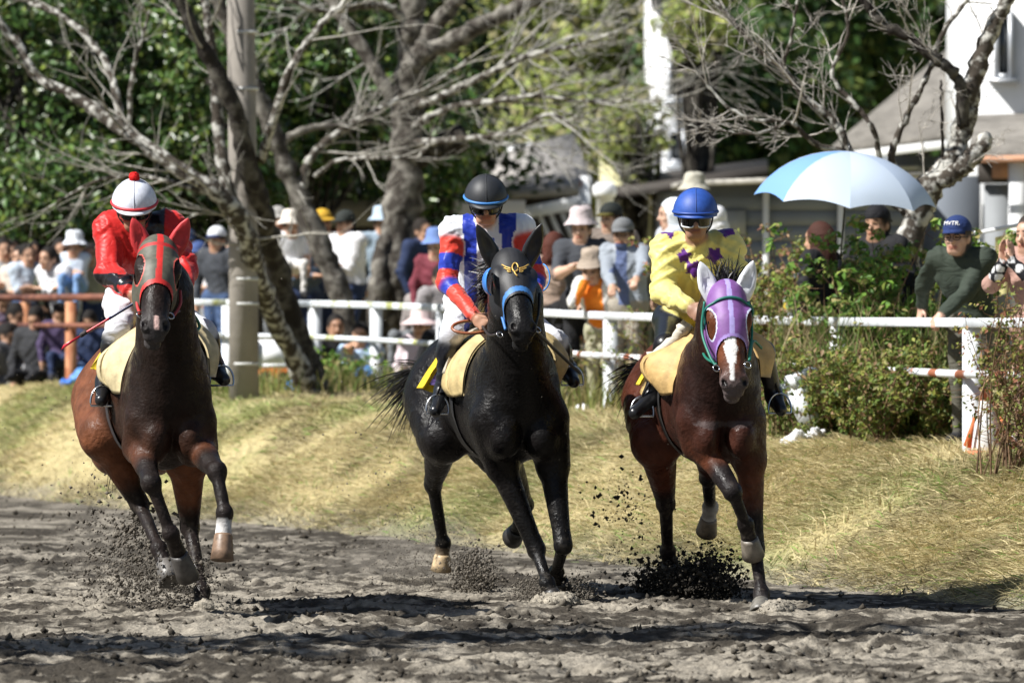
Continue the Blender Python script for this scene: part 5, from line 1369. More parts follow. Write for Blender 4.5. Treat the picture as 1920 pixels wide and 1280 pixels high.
def leafy_tree(name, label, base, crown_c, crown_r, nl, clumps, csz, size, seed, cols, m, group, trunk_r=0.12, shell=0.55, aspect=0.5, bark='bark_dark'):
    g = np.random.default_rng(seed); base = A(base, float); cc = A(crown_c, float); cr = A(crown_r, float)
    root = thing(name, label, 'tree', base, group)
    V, Fc, p, rad = limb([base - A([0, 0, 0.3]), base * 0.6 + cc * 0.4 + A([0.1, 0, 0]), cc + A([0, 0, cr[2] * 0.5])], trunk_r, trunk_r * 0.3, g, 20)
    tr = mesh_obj('trunk', V, Fc, M[bark], root)
    v = g.normal(0, 1, (clumps, 3)); v /= np.linalg.norm(v, axis=1)[:, None]
    cen = cc + v * cr * (shell + (1 - shell) * g.random(clumps) ** 0.5)[:, None]
    mb = MB()
    for k in range(0, clumps, max(1, clumps // 40)):
        a = p[int(len(p) * (0.35 + 0.6 * g.random()))]; V, Fc = tube(smooth_path([a, (a + cen[k]) / 2 + g.normal(0, 0.1, 3), cen[k]], 7), np.linspace(trunk_r * 0.35, 0.008, 7), 5, False)
        mb.add(V, Fc)
    mb.build('branches', M[bark], root)
    V, Fc, c = leaves(nl, cen, csz * (0.6 + 0.8 * g.random(clumps)), size, seed + 1, cols, 0.5, aspect)
    mesh_obj('crown', V, Fc, M[m], root, c, smooth=False)
    return root
gz = lambda x, y: float(ground_z(x, y))
G1 = 'dense evergreen trees behind the crowd'
for (px, py, d, rx, rz, lab, sd, nl) in (
    (40, 190, 61.0, 1.0, 1.75, 'glossy dark evergreen tree at the left edge behind the crowd', 21, 8500),
    (225, 120, 62.5, 1.1, 1.5, 'glossy evergreen tree behind the jockey in red', 22, 9500),
    (390, 250, 61.5, 1.0, 1.2, 'glossy evergreen tree seen either side of the utility pole', 23, 8000),
    (560, 150, 62.5, 1.1, 1.35, 'glossy evergreen tree between the pole and the old cherry tree', 24, 9500),
    (790, 270, 63.0, 0.5, 1.0, 'small glossy evergreen tree behind the old cherry tree', 25, 6000),
    (110, 370, 59.2, 0.9, 0.55, 'low glossy evergreen hanging over the crowd behind the rusty fence', 26, 5000)):
    c = W(px, py, d)
    leafy_tree('evergreen_tree', lab, (c[0], d, gz(c[0], d)), c, (rx, 0.9, rz), int(nl * 1.25), 110, 0.34, 0.105, sd, EVER, 'leaf_gloss', G1, 0.10, 0.45)
# darker wood behind them
G2 = 'shaded trees of the wood behind'
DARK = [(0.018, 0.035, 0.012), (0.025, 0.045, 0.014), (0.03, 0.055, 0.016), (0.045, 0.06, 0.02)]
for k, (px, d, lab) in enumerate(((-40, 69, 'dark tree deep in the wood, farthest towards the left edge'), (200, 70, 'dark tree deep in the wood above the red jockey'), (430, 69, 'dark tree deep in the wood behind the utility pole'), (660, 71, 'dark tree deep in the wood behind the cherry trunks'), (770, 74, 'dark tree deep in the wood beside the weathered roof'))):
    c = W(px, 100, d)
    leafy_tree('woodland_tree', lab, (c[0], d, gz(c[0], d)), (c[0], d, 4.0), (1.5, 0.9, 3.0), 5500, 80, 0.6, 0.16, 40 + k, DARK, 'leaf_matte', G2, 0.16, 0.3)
# far trees over the roofs
G3 = 'far trees on the slope behind the houses'
OLIVE = [(0.29, 0.34, 0.09), (0.38, 0.40, 0.12), (0.24, 0.29, 0.08), (0.31, 0.28, 0.15), (0.20, 0.25, 0.07)]
DEEP = [(0.055, 0.115, 0.028), (0.08, 0.15, 0.035), (0.04, 0.08, 0.025), (0.14, 0.18, 0.045), (0.03, 0.06, 0.02)]
for k, (px, py, d, rx, rz, cols, lab) in enumerate((
    (930, 60, 104, 2.4, 2.8, OLIVE, 'olive brown tree on the slope above the weathered roof'),
    (1100, 150, 94, 2.0, 2.4, OLIVE, 'yellow green tree on the slope beside the tall white house'),
    (1180, -20, 108, 2.2, 2.2, DEEP, 'deep green tree behind the tall white house'),
    (1300, 40, 81, 0.55, 0.8, OLIVE, 'leafy yellow green tree overhanging the tall white house'),
    (1190, 250, 80, 0.5, 0.7, OLIVE, 'small olive tree in front of the cream wall'),
    (1360, 60, 100, 2.2, 2.6, DEEP, 'deep green tree right of the tall white house'),
    (1540, 60, 102, 2.3, 2.8, DEEP, 'deep green tree above the left end of the big grey roof'),
    (1400, 210, 88, 1.5, 1.6, DEEP, 'dark bushy tree over the long low shed'),
    (1700, -10, 112, 2.4, 2.4, DEEP, 'deep green tree high above the big grey roof'),
    (1030, 280, 92, 1.0, 1.0, OLIVE, 'low olive shrubby tree behind the weathered roof'))):
    c = W(px, py, d)
    leafy_tree('slope_tree', lab, (c[0], d, gz(c[0], d)), c, (rx, min(1.6, rx), rz), 11000 if rx > 0.8 else 1500, 110 if rx > 0.8 else 36, 0.62 if rx > 0.8 else 0.22, 0.19 if rx > 0.8 else 0.11, 60 + k, cols, 'leaf_matte', G3, 0.18, 0.35, 0.6)
# wooded hill closing the view
M['hill'] = mat('hill_undergrowth', (0.03, 0.045, 0.015), rough=1.0, spec=0.0, bump=(1.5, 1, 0.3), var=(0.6, 0.4, 1.8))
V, Fc = grid_sheet(np.arange(-60, 61, 1.5), np.arange(112, 190, 2.0), lambda x, y: 0.8 + (y - 112) * 0.62 + 3 * fbm(x * 0.12, y * 0.12, 4, 7))
struct(mesh_obj('wooded_hill', V, Fc, M['hill']), 'dark wooded hillside closing the view')
g = np.random.default_rng(77); n = 130
hx = (g.random(n) * 2 - 1) * 16; hy = 113 + 34 * g.random(n); hz = 0.8 + (hy - 112) * 0.62 + 1.0
V, Fc, c = leaves(26000, np.stack([hx, hy, hz], 1), 1.6, 0.34, 78, DEEP + DARK + OLIVE[:2], 0.5, 0.6)
struct(mesh_obj('hill_foliage', V, Fc, M['leaf_matte'], None, c, smooth=False), 'far foliage covering the hillside', 'stuff')

# ------------------------------------------------------------------ houses
M['plaster'] = mat('white_plaster', (0.78, 0.79, 0.80), rough=0.8, bump=(5, 0.2, 0.01), var=(1.2, 0.88, 1.04))
M['cream'] = mat('cream_plaster', (0.60, 0.57, 0.33), rough=0.85, var=(1.5, 0.85, 1.05))
M['thatch'] = mat('weathered_roof', (0.19, 0.178, 0.16), rough=0.95, spec=0.1, bump=(9, 0.8, 0.04), var=(4, 0.75, 1.2))
M['thatch_pale'] = mat('pale_weathered_roof', (0.36, 0.34, 0.315), rough=0.95, spec=0.1, bump=(9, 0.8, 0.04), var=(4, 0.75, 1.2))
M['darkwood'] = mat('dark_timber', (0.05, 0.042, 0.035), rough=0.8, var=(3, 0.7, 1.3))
M['greywall'] = mat('grey_siding', (0.15, 0.17, 0.20), rough=0.8, var=(1.5, 0.85, 1.1))  # grey walls: tree shade is put into this darker, bluer base colour
M['panel'] = mat('shutter_panel', (0.24, 0.255, 0.27), rough=0.7, var=(2, 0.85, 1.1))
M['glass'] = mat('window_glass', (0.03, 0.035, 0.04), rough=0.08, spec=0.6)
M['fascia'] = mat('rusty_fascia', (0.50, 0.27, 0.17), rough=0.8, var=(3, 0.7, 1.2))
M['alu'] = mat('window_frame_metal', (0.45, 0.47, 0.50), rough=0.4, metal=0.3)
M['concrete'] = mat('old_concrete', (0.40, 0.38, 0.34), rough=0.9, bump=(8, 0.4, 0.02), var=(2.5, 0.75, 1.1))

def boxp(name, lo, hi, m, parent):
    return MB().box(lo, hi).build(name, m, parent, smooth=False)
def roof(name, quad, th, m, parent):
    """sloping slab; quad: four corners (eave left, eave right, ridge right, ridge left)"""
    q = A(quad, float); n = unit(np.cross(q[1] - q[0], q[3] - q[0])); n = n if n[2] > 0 else -n
    V = np.vstack([q + n * th / 2, q - n * th / 2])
    return mesh_obj(name, V, [[0, 1, 2, 3], [7, 6, 5, 4], [0, 4, 5, 1], [1, 5, 6, 2], [2, 6, 7, 3], [3, 7, 4, 0]], m, parent, smooth=False)
def window(parent, c, w, h, dep=0.08, bars=1, facing=-1):
    """frame with panes set into it on a wall facing the track"""
    x, y, z = c
    f = MB()
    for lo, hi in (((-w / 2, 0, -h / 2), (-w / 2 + .05, dep, h / 2)), ((w / 2 - .05, 0, -h / 2), (w / 2, dep, h / 2)), ((-w / 2 + .05, 0, h / 2 - .05), (w / 2 - .05, dep, h / 2)), ((-w / 2 + .05, 0, -h / 2), (w / 2 - .05, dep, -h / 2 + .05))):
        f.box(A(lo) + c - A([0, dep, 0]), A(hi) + c - A([0, dep, 0]))
    fr = f.build('window', M['alu'], parent, smooth=False)
    for k in range(bars + 1):
        x0 = -w / 2 + .05 + k * (w - .1) / (bars + 1)
        boxp('pane', A([x + x0 + .012, y - 0.04, z - h / 2 + .05]), A([x + x0 + (w - .1) / (bars + 1) - .012, y - 0.03, z + h / 2 - .05]), M['glass'], fr)
    boxp('sill', A([x - w / 2 - .05, y - dep - .06, z - h / 2 - .05]), A([x + w / 2 + .05, y - .002, z - h / 2 - .003]), M['alu'], fr)

# white house at the right with a lean-to along the front
d = 60.0; X0 = W(1842, 0, d)[0]; gx = gz(6, d)
r_ = thing('white_house', 'white two storey house with a tall narrow window at the right', 'house', (X0 + 2, d, gx))
zf = lambda py, dd=d: CAM_H - (py - HY) / FPX * dd
boxp('wall', (X0, d, gx - .2), (X0 + 5.0, d + 5, 6.6), M['plaster'], r_)
window(r_, A([W(1881, 0, d)[0], d - 0.002, (zf(22) + zf(148)) / 2]), 0.20, zf(22) - zf(148), bars=0)
window(r_, A([W(1881, 0, d)[0] + 1.6, d - 0.002, (zf(22) + zf(148)) / 2]), 0.9, 0.9, bars=1)
roof('roof', [(X0 - 0.5, d - 0.6, 6.3), (X0 + 5.5, d - 0.6, 6.3), (X0 + 5.5, d + 2.5, 7.9), (X0 - 0.5, d + 2.5, 7.9)], 0.12, M['thatch'], r_)
lt = X0 - 0.75
roof('lean_to_roof', [(W(1815, 0, 57.6)[0], 57.6, zf(292, 57.6)), (X0 + 5, 57.6, zf(268, 57.6)), (X0 + 5, d - 0.01, zf(190)), (W(1828, 0, d)[0], d - 0.01, zf(222))], 0.07, M['thatch'], r_)
roof('fascia', [(W(1815, 0, 57.5)[0], 57.52, zf(306, 57.5)), (X0 + 5, 57.52, zf(284, 57.5)), (X0 + 5, 57.50, zf(272, 57.5)), (W(1815, 0, 57.5)[0], 57.50, zf(294, 57.5))], 0.03, M['fascia'], r_)
boxp('porch_wall', (W(1720, 0, 58.4)[0], 58.4, gx - .2), (W(1838, 0, 58.4)[0], 59.9, zf(330, 58.4)), M['greywall'], r_)
for k in range(5):
    xa = W(1846, 0, 58.2)[0] + k * 0.34
    boxp('shutter_panel', (xa, 58.2, gx + 0.05), (xa + 0.32, 58.26, zf(345, 58.2)), M['panel'], r_)
boxp('header', (W(1836, 0, 58.15)[0], 58.15, zf(343, 58.15)), (X0 + 4, 58.35, zf(300, 58.15)), M['darkwood'], r_)
boxp('column', (W(1893, 0, 57.7)[0], 57.7, gx - .2), (W(1893, 0, 57.7)[0] + 0.16, 57.86, zf(282, 57.7)), M['plaster'], r_)
boxp('sign_board', (W(1860, 0, 58.1)[0], 58.05, zf(335, 58.1)), (W(1905, 0, 58.1)[0], 58.12, zf(300, 58.1)), M['fascia'], r_)

# house with the big grey roof seen side-on
d = 70.0
r_ = thing('grey_roofed_house', 'low house under a big weathered grey roof behind the right tree', 'house', (W(1650, 0, d)[0], d, gz(5, d)))
roof('roof', [W(1560, 285, d), W(1990, 235, d - 1), W(2100, -60, d + 4), W(1850, 40, d + 4)], 0.14, M['thatch'], r_)
beam(W(1562, 296, d - .1), W(1985, 246, d - 1.1), 0.05, 0.10, 'fascia', M['plaster'], r_)
boxp('wall', (W(1600, 0, d + 1)[0], d + 1, gz(5, d) - .2), (W(1990, 0, d + 1)[0], d + 5, W(0, 292, d + 1)[2]), M['greywall'], r_)
for k in range(3): window(r_, A([W(1630 + 70 * k, 0, d + 1)[0], d + 0.998, W(0, 335, d + 1)[2]]), 0.4, 0.32, bars=1)

# long low shed
d = 56.5
r_ = thing('long_shed', 'long low grey walled shed with pale eaves behind the umbrella', 'shed', (W(1500, 0, d)[0], d, gz(3, d)))
boxp('wall', (W(1292, 0, d)[0], d, gz(3, d) - .2), (W(1716, 0, d)[0], d + 3, zf(342, d)), M['greywall'], r_)
for k in range(14):
    z0 = gz(3, d) + 0.1 + k * 0.155
    if z0 + 0.15 < zf(345, d): boxp('siding_board', (W(1294, 0, d)[0], d - 0.018, z0), (W(1714, 0, d)[0], d - 0.002, z0 + 0.148), M['greywall'], r_)
roof('roof', [(W(1275, 0, d)[0], d - .35, zf(346, d)), (W(1730, 0, d)[0], d - .35, zf(330, d)), (W(1730, 0, d)[0], d + 3.2, zf(318, d)), (W(1275, 0, d)[0], d + 3.2, zf(336, d))], 0.06, M['concrete'], r_)
for px in (1430, 1570): boxp('downpipe', (W(px, 0, d)[0], d - .09, gz(3, d)), (W(px, 0, d)[0] + .06, d - .03, zf(346, d)), M['plaster'], r_)
boxp('hatch', (W(1360, 0, d)[0], d - .05, zf(440, d)), (W(1398, 0, d)[0], d - .022, zf(395, d)), M['panel'], r_)

# tall white house seen between the trees
d = 84.0
r_ = thing('tall_white_house', 'narrow sunlit white house wall between far trees', 'house', (W(1255, 0, d)[0], d, gz(2, d)))
boxp('wall', (W(1220, 0, d)[0], d, gz(2, d) - .2), (W(1282, 0, d)[0], d + 4, 6.6), M['plaster'], r_)
boxp('wing', (W(1196, 0, d + 1)[0], d - 1.0, gz(2, d) - .2), (W(1420, 0, d)[0], d - .003, zf(330, d)), M['plaster'], r_)
roof('roof', [(W(1190, 0, d)[0], d - .5, 6.5), (W(1320, 0, d)[0], d - .5, 6.5), (W(1320, 0, d)[0], d + 2, 7.4), (W(1190, 0, d)[0], d + 2, 7.4)], 0.1, M['darkwood'], r_)
roof('porch_roof', [W(1120, 372, d - 6), W(1440, 326, d - 6), W(1440, 306, d - 1.1), W(1120, 344, d - 1.1)], 0.12, M['darkwood'], r_)
for px in (1135, 1232): boxp('post', (W(px, 0, d - 5.5)[0], d - 5.5, gz(2, d) - .2), (W(px, 0, d - 5.5)[0] + .2, d - 5.3, zf(366, d - 5.5)), M['plaster'], r_)
window(r_, A([W(1268, 0, d)[0], d - 0.002, W(0, 275, d)[2]]), 0.26, 0.5, bars=0)
window(r_, A([W(1268, 0, d)[0], d - 0.002, W(0, 150, d)[2]]), 0.26, 0.6, bars=0)

# house with the weathered roof in the middle
d = 76.0
r_ = thing('weathered_house', 'old house with a weathered grey roof and dark eaves', 'house', (W(980, 0, d)[0], d, gz(0, d)))
roof('roof', [W(840, 372, d - 1), W(1115, 352, d - 1), W(1075, 258, d + 3), W(930, 300, d + 3)], 0.16, M['thatch_pale'], r_)
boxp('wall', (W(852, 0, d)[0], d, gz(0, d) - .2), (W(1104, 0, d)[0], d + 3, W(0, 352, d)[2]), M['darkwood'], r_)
boxp('side_wall', (W(945, 0, d + 5)[0], d + 5, gz(0, d)), (W(1010, 0, d + 5)[0], d + 8, W(0, 268, d + 5)[2]), M['plaster'], r_)
boxp('cream_wall', (W(1130, 0, d + 4)[0], d + 4, gz(0, d) - .2), (W(1222, 0, d + 4)[0], d + 7, W(0, 275, d + 4)[2]), M['cream'], r_)
beam(W(960, 404, d - 2), W(1092, 378, d - 2), 0.1, 0.16, 'gutter', M['plaster'], r_)
boxp('gate_post', (W(1087, 0, d - 2.2)[0], d - 2.2, gz(0, d) - .2), (W(1108, 0, d - 2.2)[0], d - 2.05, W(0, 330, d - 2.2)[2]), M['rusty_white'], r_)
for k in range(4): beam(W(1010 + 22 * k, 400, d - 1.9), W(1040 + 22 * k, 470, d - 1.9), 0.06, 0.06, 'brace', M['plaster'], r_)
r_ = thing('white_gate_post', 'white post with a rounded cap behind the spectators', 'post', W(1134, 500, 62))
V, Fc = lathe([(0.0, 1.62), (0.085, 1.62), (0.13, 1.58), (0.135, 1.50), (0.12, 1.46), (0.095, 1.45), (0.09, 0.0)], 20, A([W(1134, 0, 62)[0], 62, W(0, 342, 62)[2] - 1.62]), A([1., 0, 0]), A([0, 1., 0]), A([0, 0, 1.])); mesh_obj('shaft', V, Fc, M['plaster'], r_)

# concrete wall behind the crowd
d = 63.5
r_ = thing('concrete_wall', 'pale concrete wall with a coping behind the crowd', 'wall', (W(740, 0, d)[0], d, gz(-1, d)))
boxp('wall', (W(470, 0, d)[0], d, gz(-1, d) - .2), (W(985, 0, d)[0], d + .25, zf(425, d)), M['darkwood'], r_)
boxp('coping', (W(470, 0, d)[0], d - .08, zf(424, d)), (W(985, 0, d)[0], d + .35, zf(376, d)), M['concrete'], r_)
# trees on the near side of the track, out of the picture; their shadows reach across the dirt
for lab, x, y, z, r, sd in (('leafy tree on the near side of the track, left of the view', -6.6, 24.0, 4.9, (1.7, 1.1, 1.1), 91), ('second leafy tree on the near side of the track', -4.9, 24.9, 6.6, (1.5, 0.7, 0.9), 92)):
    leafy_tree('roadside_tree', lab, (x - 0.6, y - 0.2, 0.0), (x, y, z), r, 1500, 40, 0.34, 0.13, sd, EVER, 'leaf_matte', 'trees on the near side of the track', 0.12, 0.3)
# ------------------------------------------------------------------ spectators
def ik(sh, target, l1, l2, pole):
    v = target - sh; L = np.linalg.norm(v); L2 = min(L, (l1 + l2) * 0.985); t = sh + v / L * L2
    a = (l1 * l1 - l2 * l2 + L2 * L2) / (2 * L2); h = math.sqrt(max(l1 * l1 - a * a, 0.0001))
    d = v / L; p = A(pole, float); p = unit(p - d * p.dot(d))
    return sh + d * a + p * h, t

def spectator(label, px, py, d, cl, face=0.0, pose='stand', arms=('down', 'down'), lean=0.0, hat=None, hair=(0.012, 0.010, 0.009), skin=SKIN, long_hair=0.0, size=None, near=False, head_turn=None, tilt=0.0, fat=1.0, glasses=False, group='spectators behind the fence', extra=None, cloth='cloth', props=None):
    """px, py: the middle of the head. face: turn of the body from the camera, positive towards the right of the picture"""
    Hc = W(px, py, d); gzv = float(ground_z(Hc[0], d))
    F = A([math.sin(face), -math.cos(face), 0.0]); Rt = A([-math.cos(face), -math.sin(face), 0.0])   # Rt: the person's right hand side
    U = A([0, 0, 1.0])
    hz = Hc[2] - gzv
    if pose == 'stand': sc = size or np.clip(hz / (1.59 - 0.62 * (1 - math.cos(lean))), 0.5, 1.08)
    else: sc = size or 0.95
    # spine from the head down
    up = unit(U * math.cos(lean) + F * math.sin(lean))
    neck = Hc - up * 0.125 * sc - F * 0.02 * sc; chest = neck - up * 0.20 * sc - F * 0.01; pel = neck - up * 0.53 * sc - F * 0.02
    ht = face if head_turn is None else head_turn
    hf = A([math.sin(ht) * math.cos(tilt), -math.cos(ht) * math.cos(tilt), -math.sin(tilt)])
    J = dict(head=Hc, hf=hf, hu=unit(U - hf * hf[2]), neck=neck, chest=chest, pel=pel, shR=neck - up * 0.055 * sc + Rt * 0.175 * sc * fat, shL=neck - up * 0.055 * sc - Rt * 0.175 * sc * fat)
    for a, sg, how in (('R', 1, arms[0]), ('L', -1, arms[1])):
        sh = J['sh' + a]; l1, l2 = 0.285 * sc, 0.25 * sc; pole = -U * 0.6 - F * 0.4 + Rt * sg * 0.7
        hs = how if isinstance(how, str) else ''
        if hs == 'down': tg = sh - U * 0.50 * sc + Rt * sg * 0.06 + F * 0.06
        elif hs == 'fold': tg = chest - up * 0.10 * sc + F * 0.20 * sc - Rt * sg * 0.07; 
        elif hs == 'phone': tg = chest + F * 0.34 * sc - U * 0.02 + Rt * sg * 0.03
        elif hs == 'face': tg = Hc - U * 0.13 * sc + F * 0.10 * sc + Rt * sg * 0.03
        elif hs == 'up': tg = Hc + F * 0.16 * sc + U * 0.02 + Rt * sg * 0.10
        elif hs == 'clap': tg = chest + F * 0.30 * sc + U * 0.10 + Rt * sg * 0.035
        else: tg = A(how, float)
        el, wr = ik(sh, tg, l1, l2, pole); J['el' + a] = el; J['wr' + a] = wr
        if hs in ('face', 'up', 'clap'): J['hd' + a] = U * 0.9 + F * 0.1; J['hn' + a] = F if hs != 'clap' else Rt * sg; J['curl' + a] = 0.2
        elif not hs: J['hd' + a] = unit(unit(wr - el) * 0.5 + F * 0.5 - U * 0.3); J['hn' + a] = U; J['curl' + a] = 0.75
        else: J['curl' + a] = 0.55
    if pose == 'stand':
        for a, sg in (('R', 1), ('L', -1)):
            J['an' + a] = A([pel[0], pel[1], gzv + 0.09 * sc]) + Rt * sg * 0.09 * sc + F * 0.02; J['kn' + a] = (J['an' + a] + pel + Rt * sg * 0.08 * sc) / 2 + F * 0.03
            J['toe' + a] = J['an' + a] + F * 0.15 * sc + Rt * sg * 0.03 - U * 0.055 * sc
    else:       # sitting or crouching low
        for a, sg in (('R', 1), ('L', -1)):
            J['kn' + a] = pel + F * 0.36 * sc + Rt * sg * 0.13 * sc + U * (0.16 if pose == 'sit' else 0.05) * sc
            J['an' + a] = A([*(pel + F * 0.42 * sc + Rt * sg * 0.12 * sc)[:2], max(gzv + 0.08, pel[2] - 0.40 * sc)]); J['toe' + a] = J['an' + a] + F * 0.15 * sc - U * 0.04
    K = dict(shirt=cl[0], sleeve=cl[0], pants=cl[1], skin=skin, shoe=(0.02, 0.02, 0.022))
    K['puff'] = 1.12
    for i_, key in enumerate(('forearm', 'collar')):
        if len(cl) > 2 + i_ and cl[2 + i_] is not None: K[key] = cl[2 + i_] if cl[2 + i_] != 'skin' else skin
    if K.get('forearm') == skin: K['forearm'] = skin
    if len(cl) > 4 and cl[4] is not None: K['sleeve'] = cl[4]
    base = A([pel[0], pel[1], gzv])
    root = thing('person', label, 'person', base, group)
    s = SDF(); figure(s, J, K, sc, fat, fingers=near)
    R = head(s, Hc, hf, J['hu'], skin, hair, 1.0 if sc > 0.8 else 0.9, long_hair)
    h = 0.010 if near else 0.017
    V, Fc = s.mesh(h); col = s.color(V, 0.002)
    face_paint(V, col, Hc, R)
    if extra: extra(V, col, J, F, Rt, up)
    clo = (np.abs(col - A(skin)).sum(1) > 0.1) & (np.linalg.norm(V - Hc, axis=1) > 0.15)
    V = V + vnormals(V, Fc) * (creases(V, 0.007, 0.09, int(px) % 97) * clo)[:, None]
    sk = A(skin); fc = col[Fc].mean(axis=1); midx = (np.abs(fc - sk).sum(1) < 0.15).astype(int)
    mesh_obj('body', V, Fc, [M[cloth], M['skin']], root, col, midx=midx)
    if hat: put_hat(root, hat, Hc, hf, J['hu'], 1.0 if sc > 0.8 else 0.92)
    if glasses: spectacles(root, Hc, R)
    return root, J

def spectacles(root, Hc, R):
    r, f, u = R; mb = MB(); t = np.linspace(0, 2 * np.pi, 16)
    for sg in (1, -1):
        p = Hc + r * sg * 0.033 + f * 0.104 - u * 0.012 + np.cos(t)[:, None] * r * 0.027 + np.sin(t)[:, None] * u * 0.018
        mb.tube(p, 0.0028, 5, (0.05, 0.045, 0.04), False)
        mb.tube([Hc + r * sg * 0.06 + f * 0.10 - u * 0.01, Hc + r * sg * 0.082 + f * 0.0 - u * 0.01], 0.0028, 5, (0.05, 0.045, 0.04))
    mb.build('glasses', M['plastic'], root)

def put_hat(root, hat, Hc, f, u, sc):
    kind, colr = hat[0], A(hat[1], float); f = unit(f); u = unit(u - f * np.dot(u, f)); r = np.cross(f, u)
    wob = np.random.default_rng(int(abs(Hc[0]) * 1000) % 9999)
    if kind == 'bucket':
        prof = [(0.155, -0.005), (0.148, 0.0), (0.108, 0.042), (0.100, 0.060), (0.096, 0.115), (0.082, 0.140), (0.05, 0.150), (0.0, 0.152)]
        V, Fc = lathe([(a * sc, b * sc) for a, b in prof], 28, Hc + u * 0.034 * sc, r, f, u, 0.96, 1.06)
        V = V + wob.normal(0, 0.003, V.shape)
        mesh_obj('hat', V, Fc, M['cloth'], root, np.tile(colr, (len(V), 1)))
    elif kind in ('cap', 'capback'):
        ff = f if kind == 'cap' else -f
        V, Fc, r2, f2, u2 = dome(Hc, ff, u, 0.092 * sc, 0.108 * sc, 0.092 * sc, 0.042 * sc, 26, 9)
        c = np.tile(colr, (len(V), 1)); 
        hm = mesh_obj('cap', V, Fc, M['cloth'], root, c)
        Vp, Fp = peak(Hc + u * 0.036 * sc, r2, f2, u2, (0.088 * sc, 0.104 * sc), 1.0, 0.075 * sc, 0.022)
        mesh_obj('peak', Vp, Fp, M['cloth'], hm, np.tile(A(hat[2]) if len(hat) > 2 else colr, (len(Vp), 1)))
    elif kind == 'hood':
        s = SDF(); s.ell(Hc - f * 0.03 + u * 0.02, (0.115, 0.125, 0.125), 0.03, colr, np.stack([r, f, u])); s.cone(Hc - f * 0.05 - u * 0.02, Hc - f * 0.06 - u * 0.17, 0.10, 0.11, 0.04, colr)
        s.ell(Hc + f * 0.09 - u * 0.03, (0.075, 0.07, 0.10), 0.02, colr, np.stack([r, f, u]), True)
        V, Fc = s.mesh(0.012); mesh_obj('hood', V, Fc, M['cloth'], root, np.tile(colr, (len(V), 1)))
    elif kind == 'sunhat':
        prof = [(0.20, -0.01), (0.195, 0.0), (0.12, 0.03), (0.100, 0.05), (0.095, 0.11), (0.07, 0.14), (0.0, 0.15)]
        V, Fc = lathe([(a * sc, b * sc) for a, b in prof], 28, Hc + u * 0.02 * sc, r, f, u, 0.96, 1.06)
        V = V + wob.normal(0, 0.004, V.shape); mesh_obj('hat', V, Fc, M['cloth'], root, np.tile(colr, (len(V), 1)))

WHT = (0.74, 0.74, 0.76); NAVY = (0.022, 0.035, 0.085); BLK = (0.014, 0.014, 0.016); DEN = (0.06, 0.10, 0.20); KHA = (0.33, 0.32, 0.22); GRY = (0.16, 0.17, 0.18); LBL = (0.36, 0.48, 0.64); TAN = (0.40, 0.33, 0.24)
RED_ = (0.50, 0.03, 0.03); PNK = (0.66, 0.42, 0.46); MAR = (0.17, 0.035, 0.05); OLV = (0.06, 0.065, 0.042)

# --- the group at the white fence in the middle
def rail_px(px, dz=0.055):
    for (x0, y0, p0), (x1, y1, p1) in zip(FENCE[:-1], FENCE[1:]):
        for t in np.linspace(0, 1, 60):
            x, y, p = x0 + (x1 - x0) * t, y0 + (y1 - y0) * t, p0 + (p1 - p0) * t
            if 960 + x / y * FPX <= px: return A([x, y, CAM_H - (p - HY) / FPX * y + dz])
def rail_pt(px, d, dz=0.06):
    return rail_px(px)
def rail_pt_old(px, d, dz=0.06):
    ys_ = [p[1] for p in FENCE]; py = np.interp(d, ys_, [p[2] for p in FENCE])
    return A([(px - 960) / FPX * d, d, CAM_H - (py - HY) / FPX * d + dz])
spectator('woman in a pale bucket hat and dark grey top at the white fence', 1090, 428, 46.2, ((0.055, 0.06, 0.07), BLK, 'skin'), face=-0.1, arms=('phone', 'phone'), hat=('bucket', (0.50, 0.43, 0.43)), skin=SKIN3, near=True, head_turn=-0.25)
spectator('child in a brown bucket hat and orange vest resting on the fence', 1113, 502, 45.5, ((0.62, 0.61, 0.58), KHA), face=-0.45, arms=('face', rail_pt(1085, 45.3)), hat=('bucket', (0.33, 0.27, 0.215)), skin=SKIN, near=True, tilt=0.25, size=0.80, lean=0.25,
    extra=lambda V, col, J, F, Rt, up: col.__setitem__((np.abs((V - J['chest']) @ Rt) < 0.085) & (V[:, 2] < J['neck'][2] + 0.02) & (V[:, 2] > J['pel'][2]) & (np.abs(col - A([0.62, 0.61, 0.58])).sum(1) < 0.05) & (((V - J['chest']) @ F) > -0.02), (0.78, 0.22, 0.02)))
def zip_front(c1):
    def f_(V, col, J, F, Rt, up):
        m = (np.abs((V - J['chest']) @ Rt + 0.01) < 0.05) & (((V - J['chest']) @ F) > 0.05) & (V[:, 2] < J['neck'][2] + 0.03) & (V[:, 2] > J['pel'][2]) & (np.abs((V - J['wrR'])).max(1) > 0.12) & (np.abs((V - J['wrL'])).max(1) > 0.12)
        col[m] = c1
    return f_
spectator('man in a grey cap and light grey jacket leaning on the white fence', 1168, 438, 45.35, ((0.27, 0.30, 0.34), (0.30, 0.27, 0.22), None, (0.11, 0.15, 0.24)), face=-0.45, arms=(rail_pt(1158, 45.2), rail_pt(1185, 45.0)), lean=0.12, hat=('cap', (0.15, 0.155, 0.16)), skin=(0.46, 0.27, 0.18), near=True, glasses=True, extra=zip_front((0.10, 0.13, 0.24)), head_turn=-0.3)
spectator('man in a black and gold cap behind the man in grey', 1146, 408, 47.2, ((0.16, 0.13, 0.11), BLK), face=-0.6, hat=('cap', (0.018, 0.022, 0.020), (0.10, 0.085, 0.02)), skin=SKIN3, near=True, head_turn=-0.7)
spectator('woman with reddish brown hair seen from behind holding a phone', 1041, 462, 47.5, ((0.30, 0.22, 0.17), BLK), face=2.6, arms=('phone', 'phone'), hair=(0.075, 0.022, 0.014), long_hair=0.10, near=True)
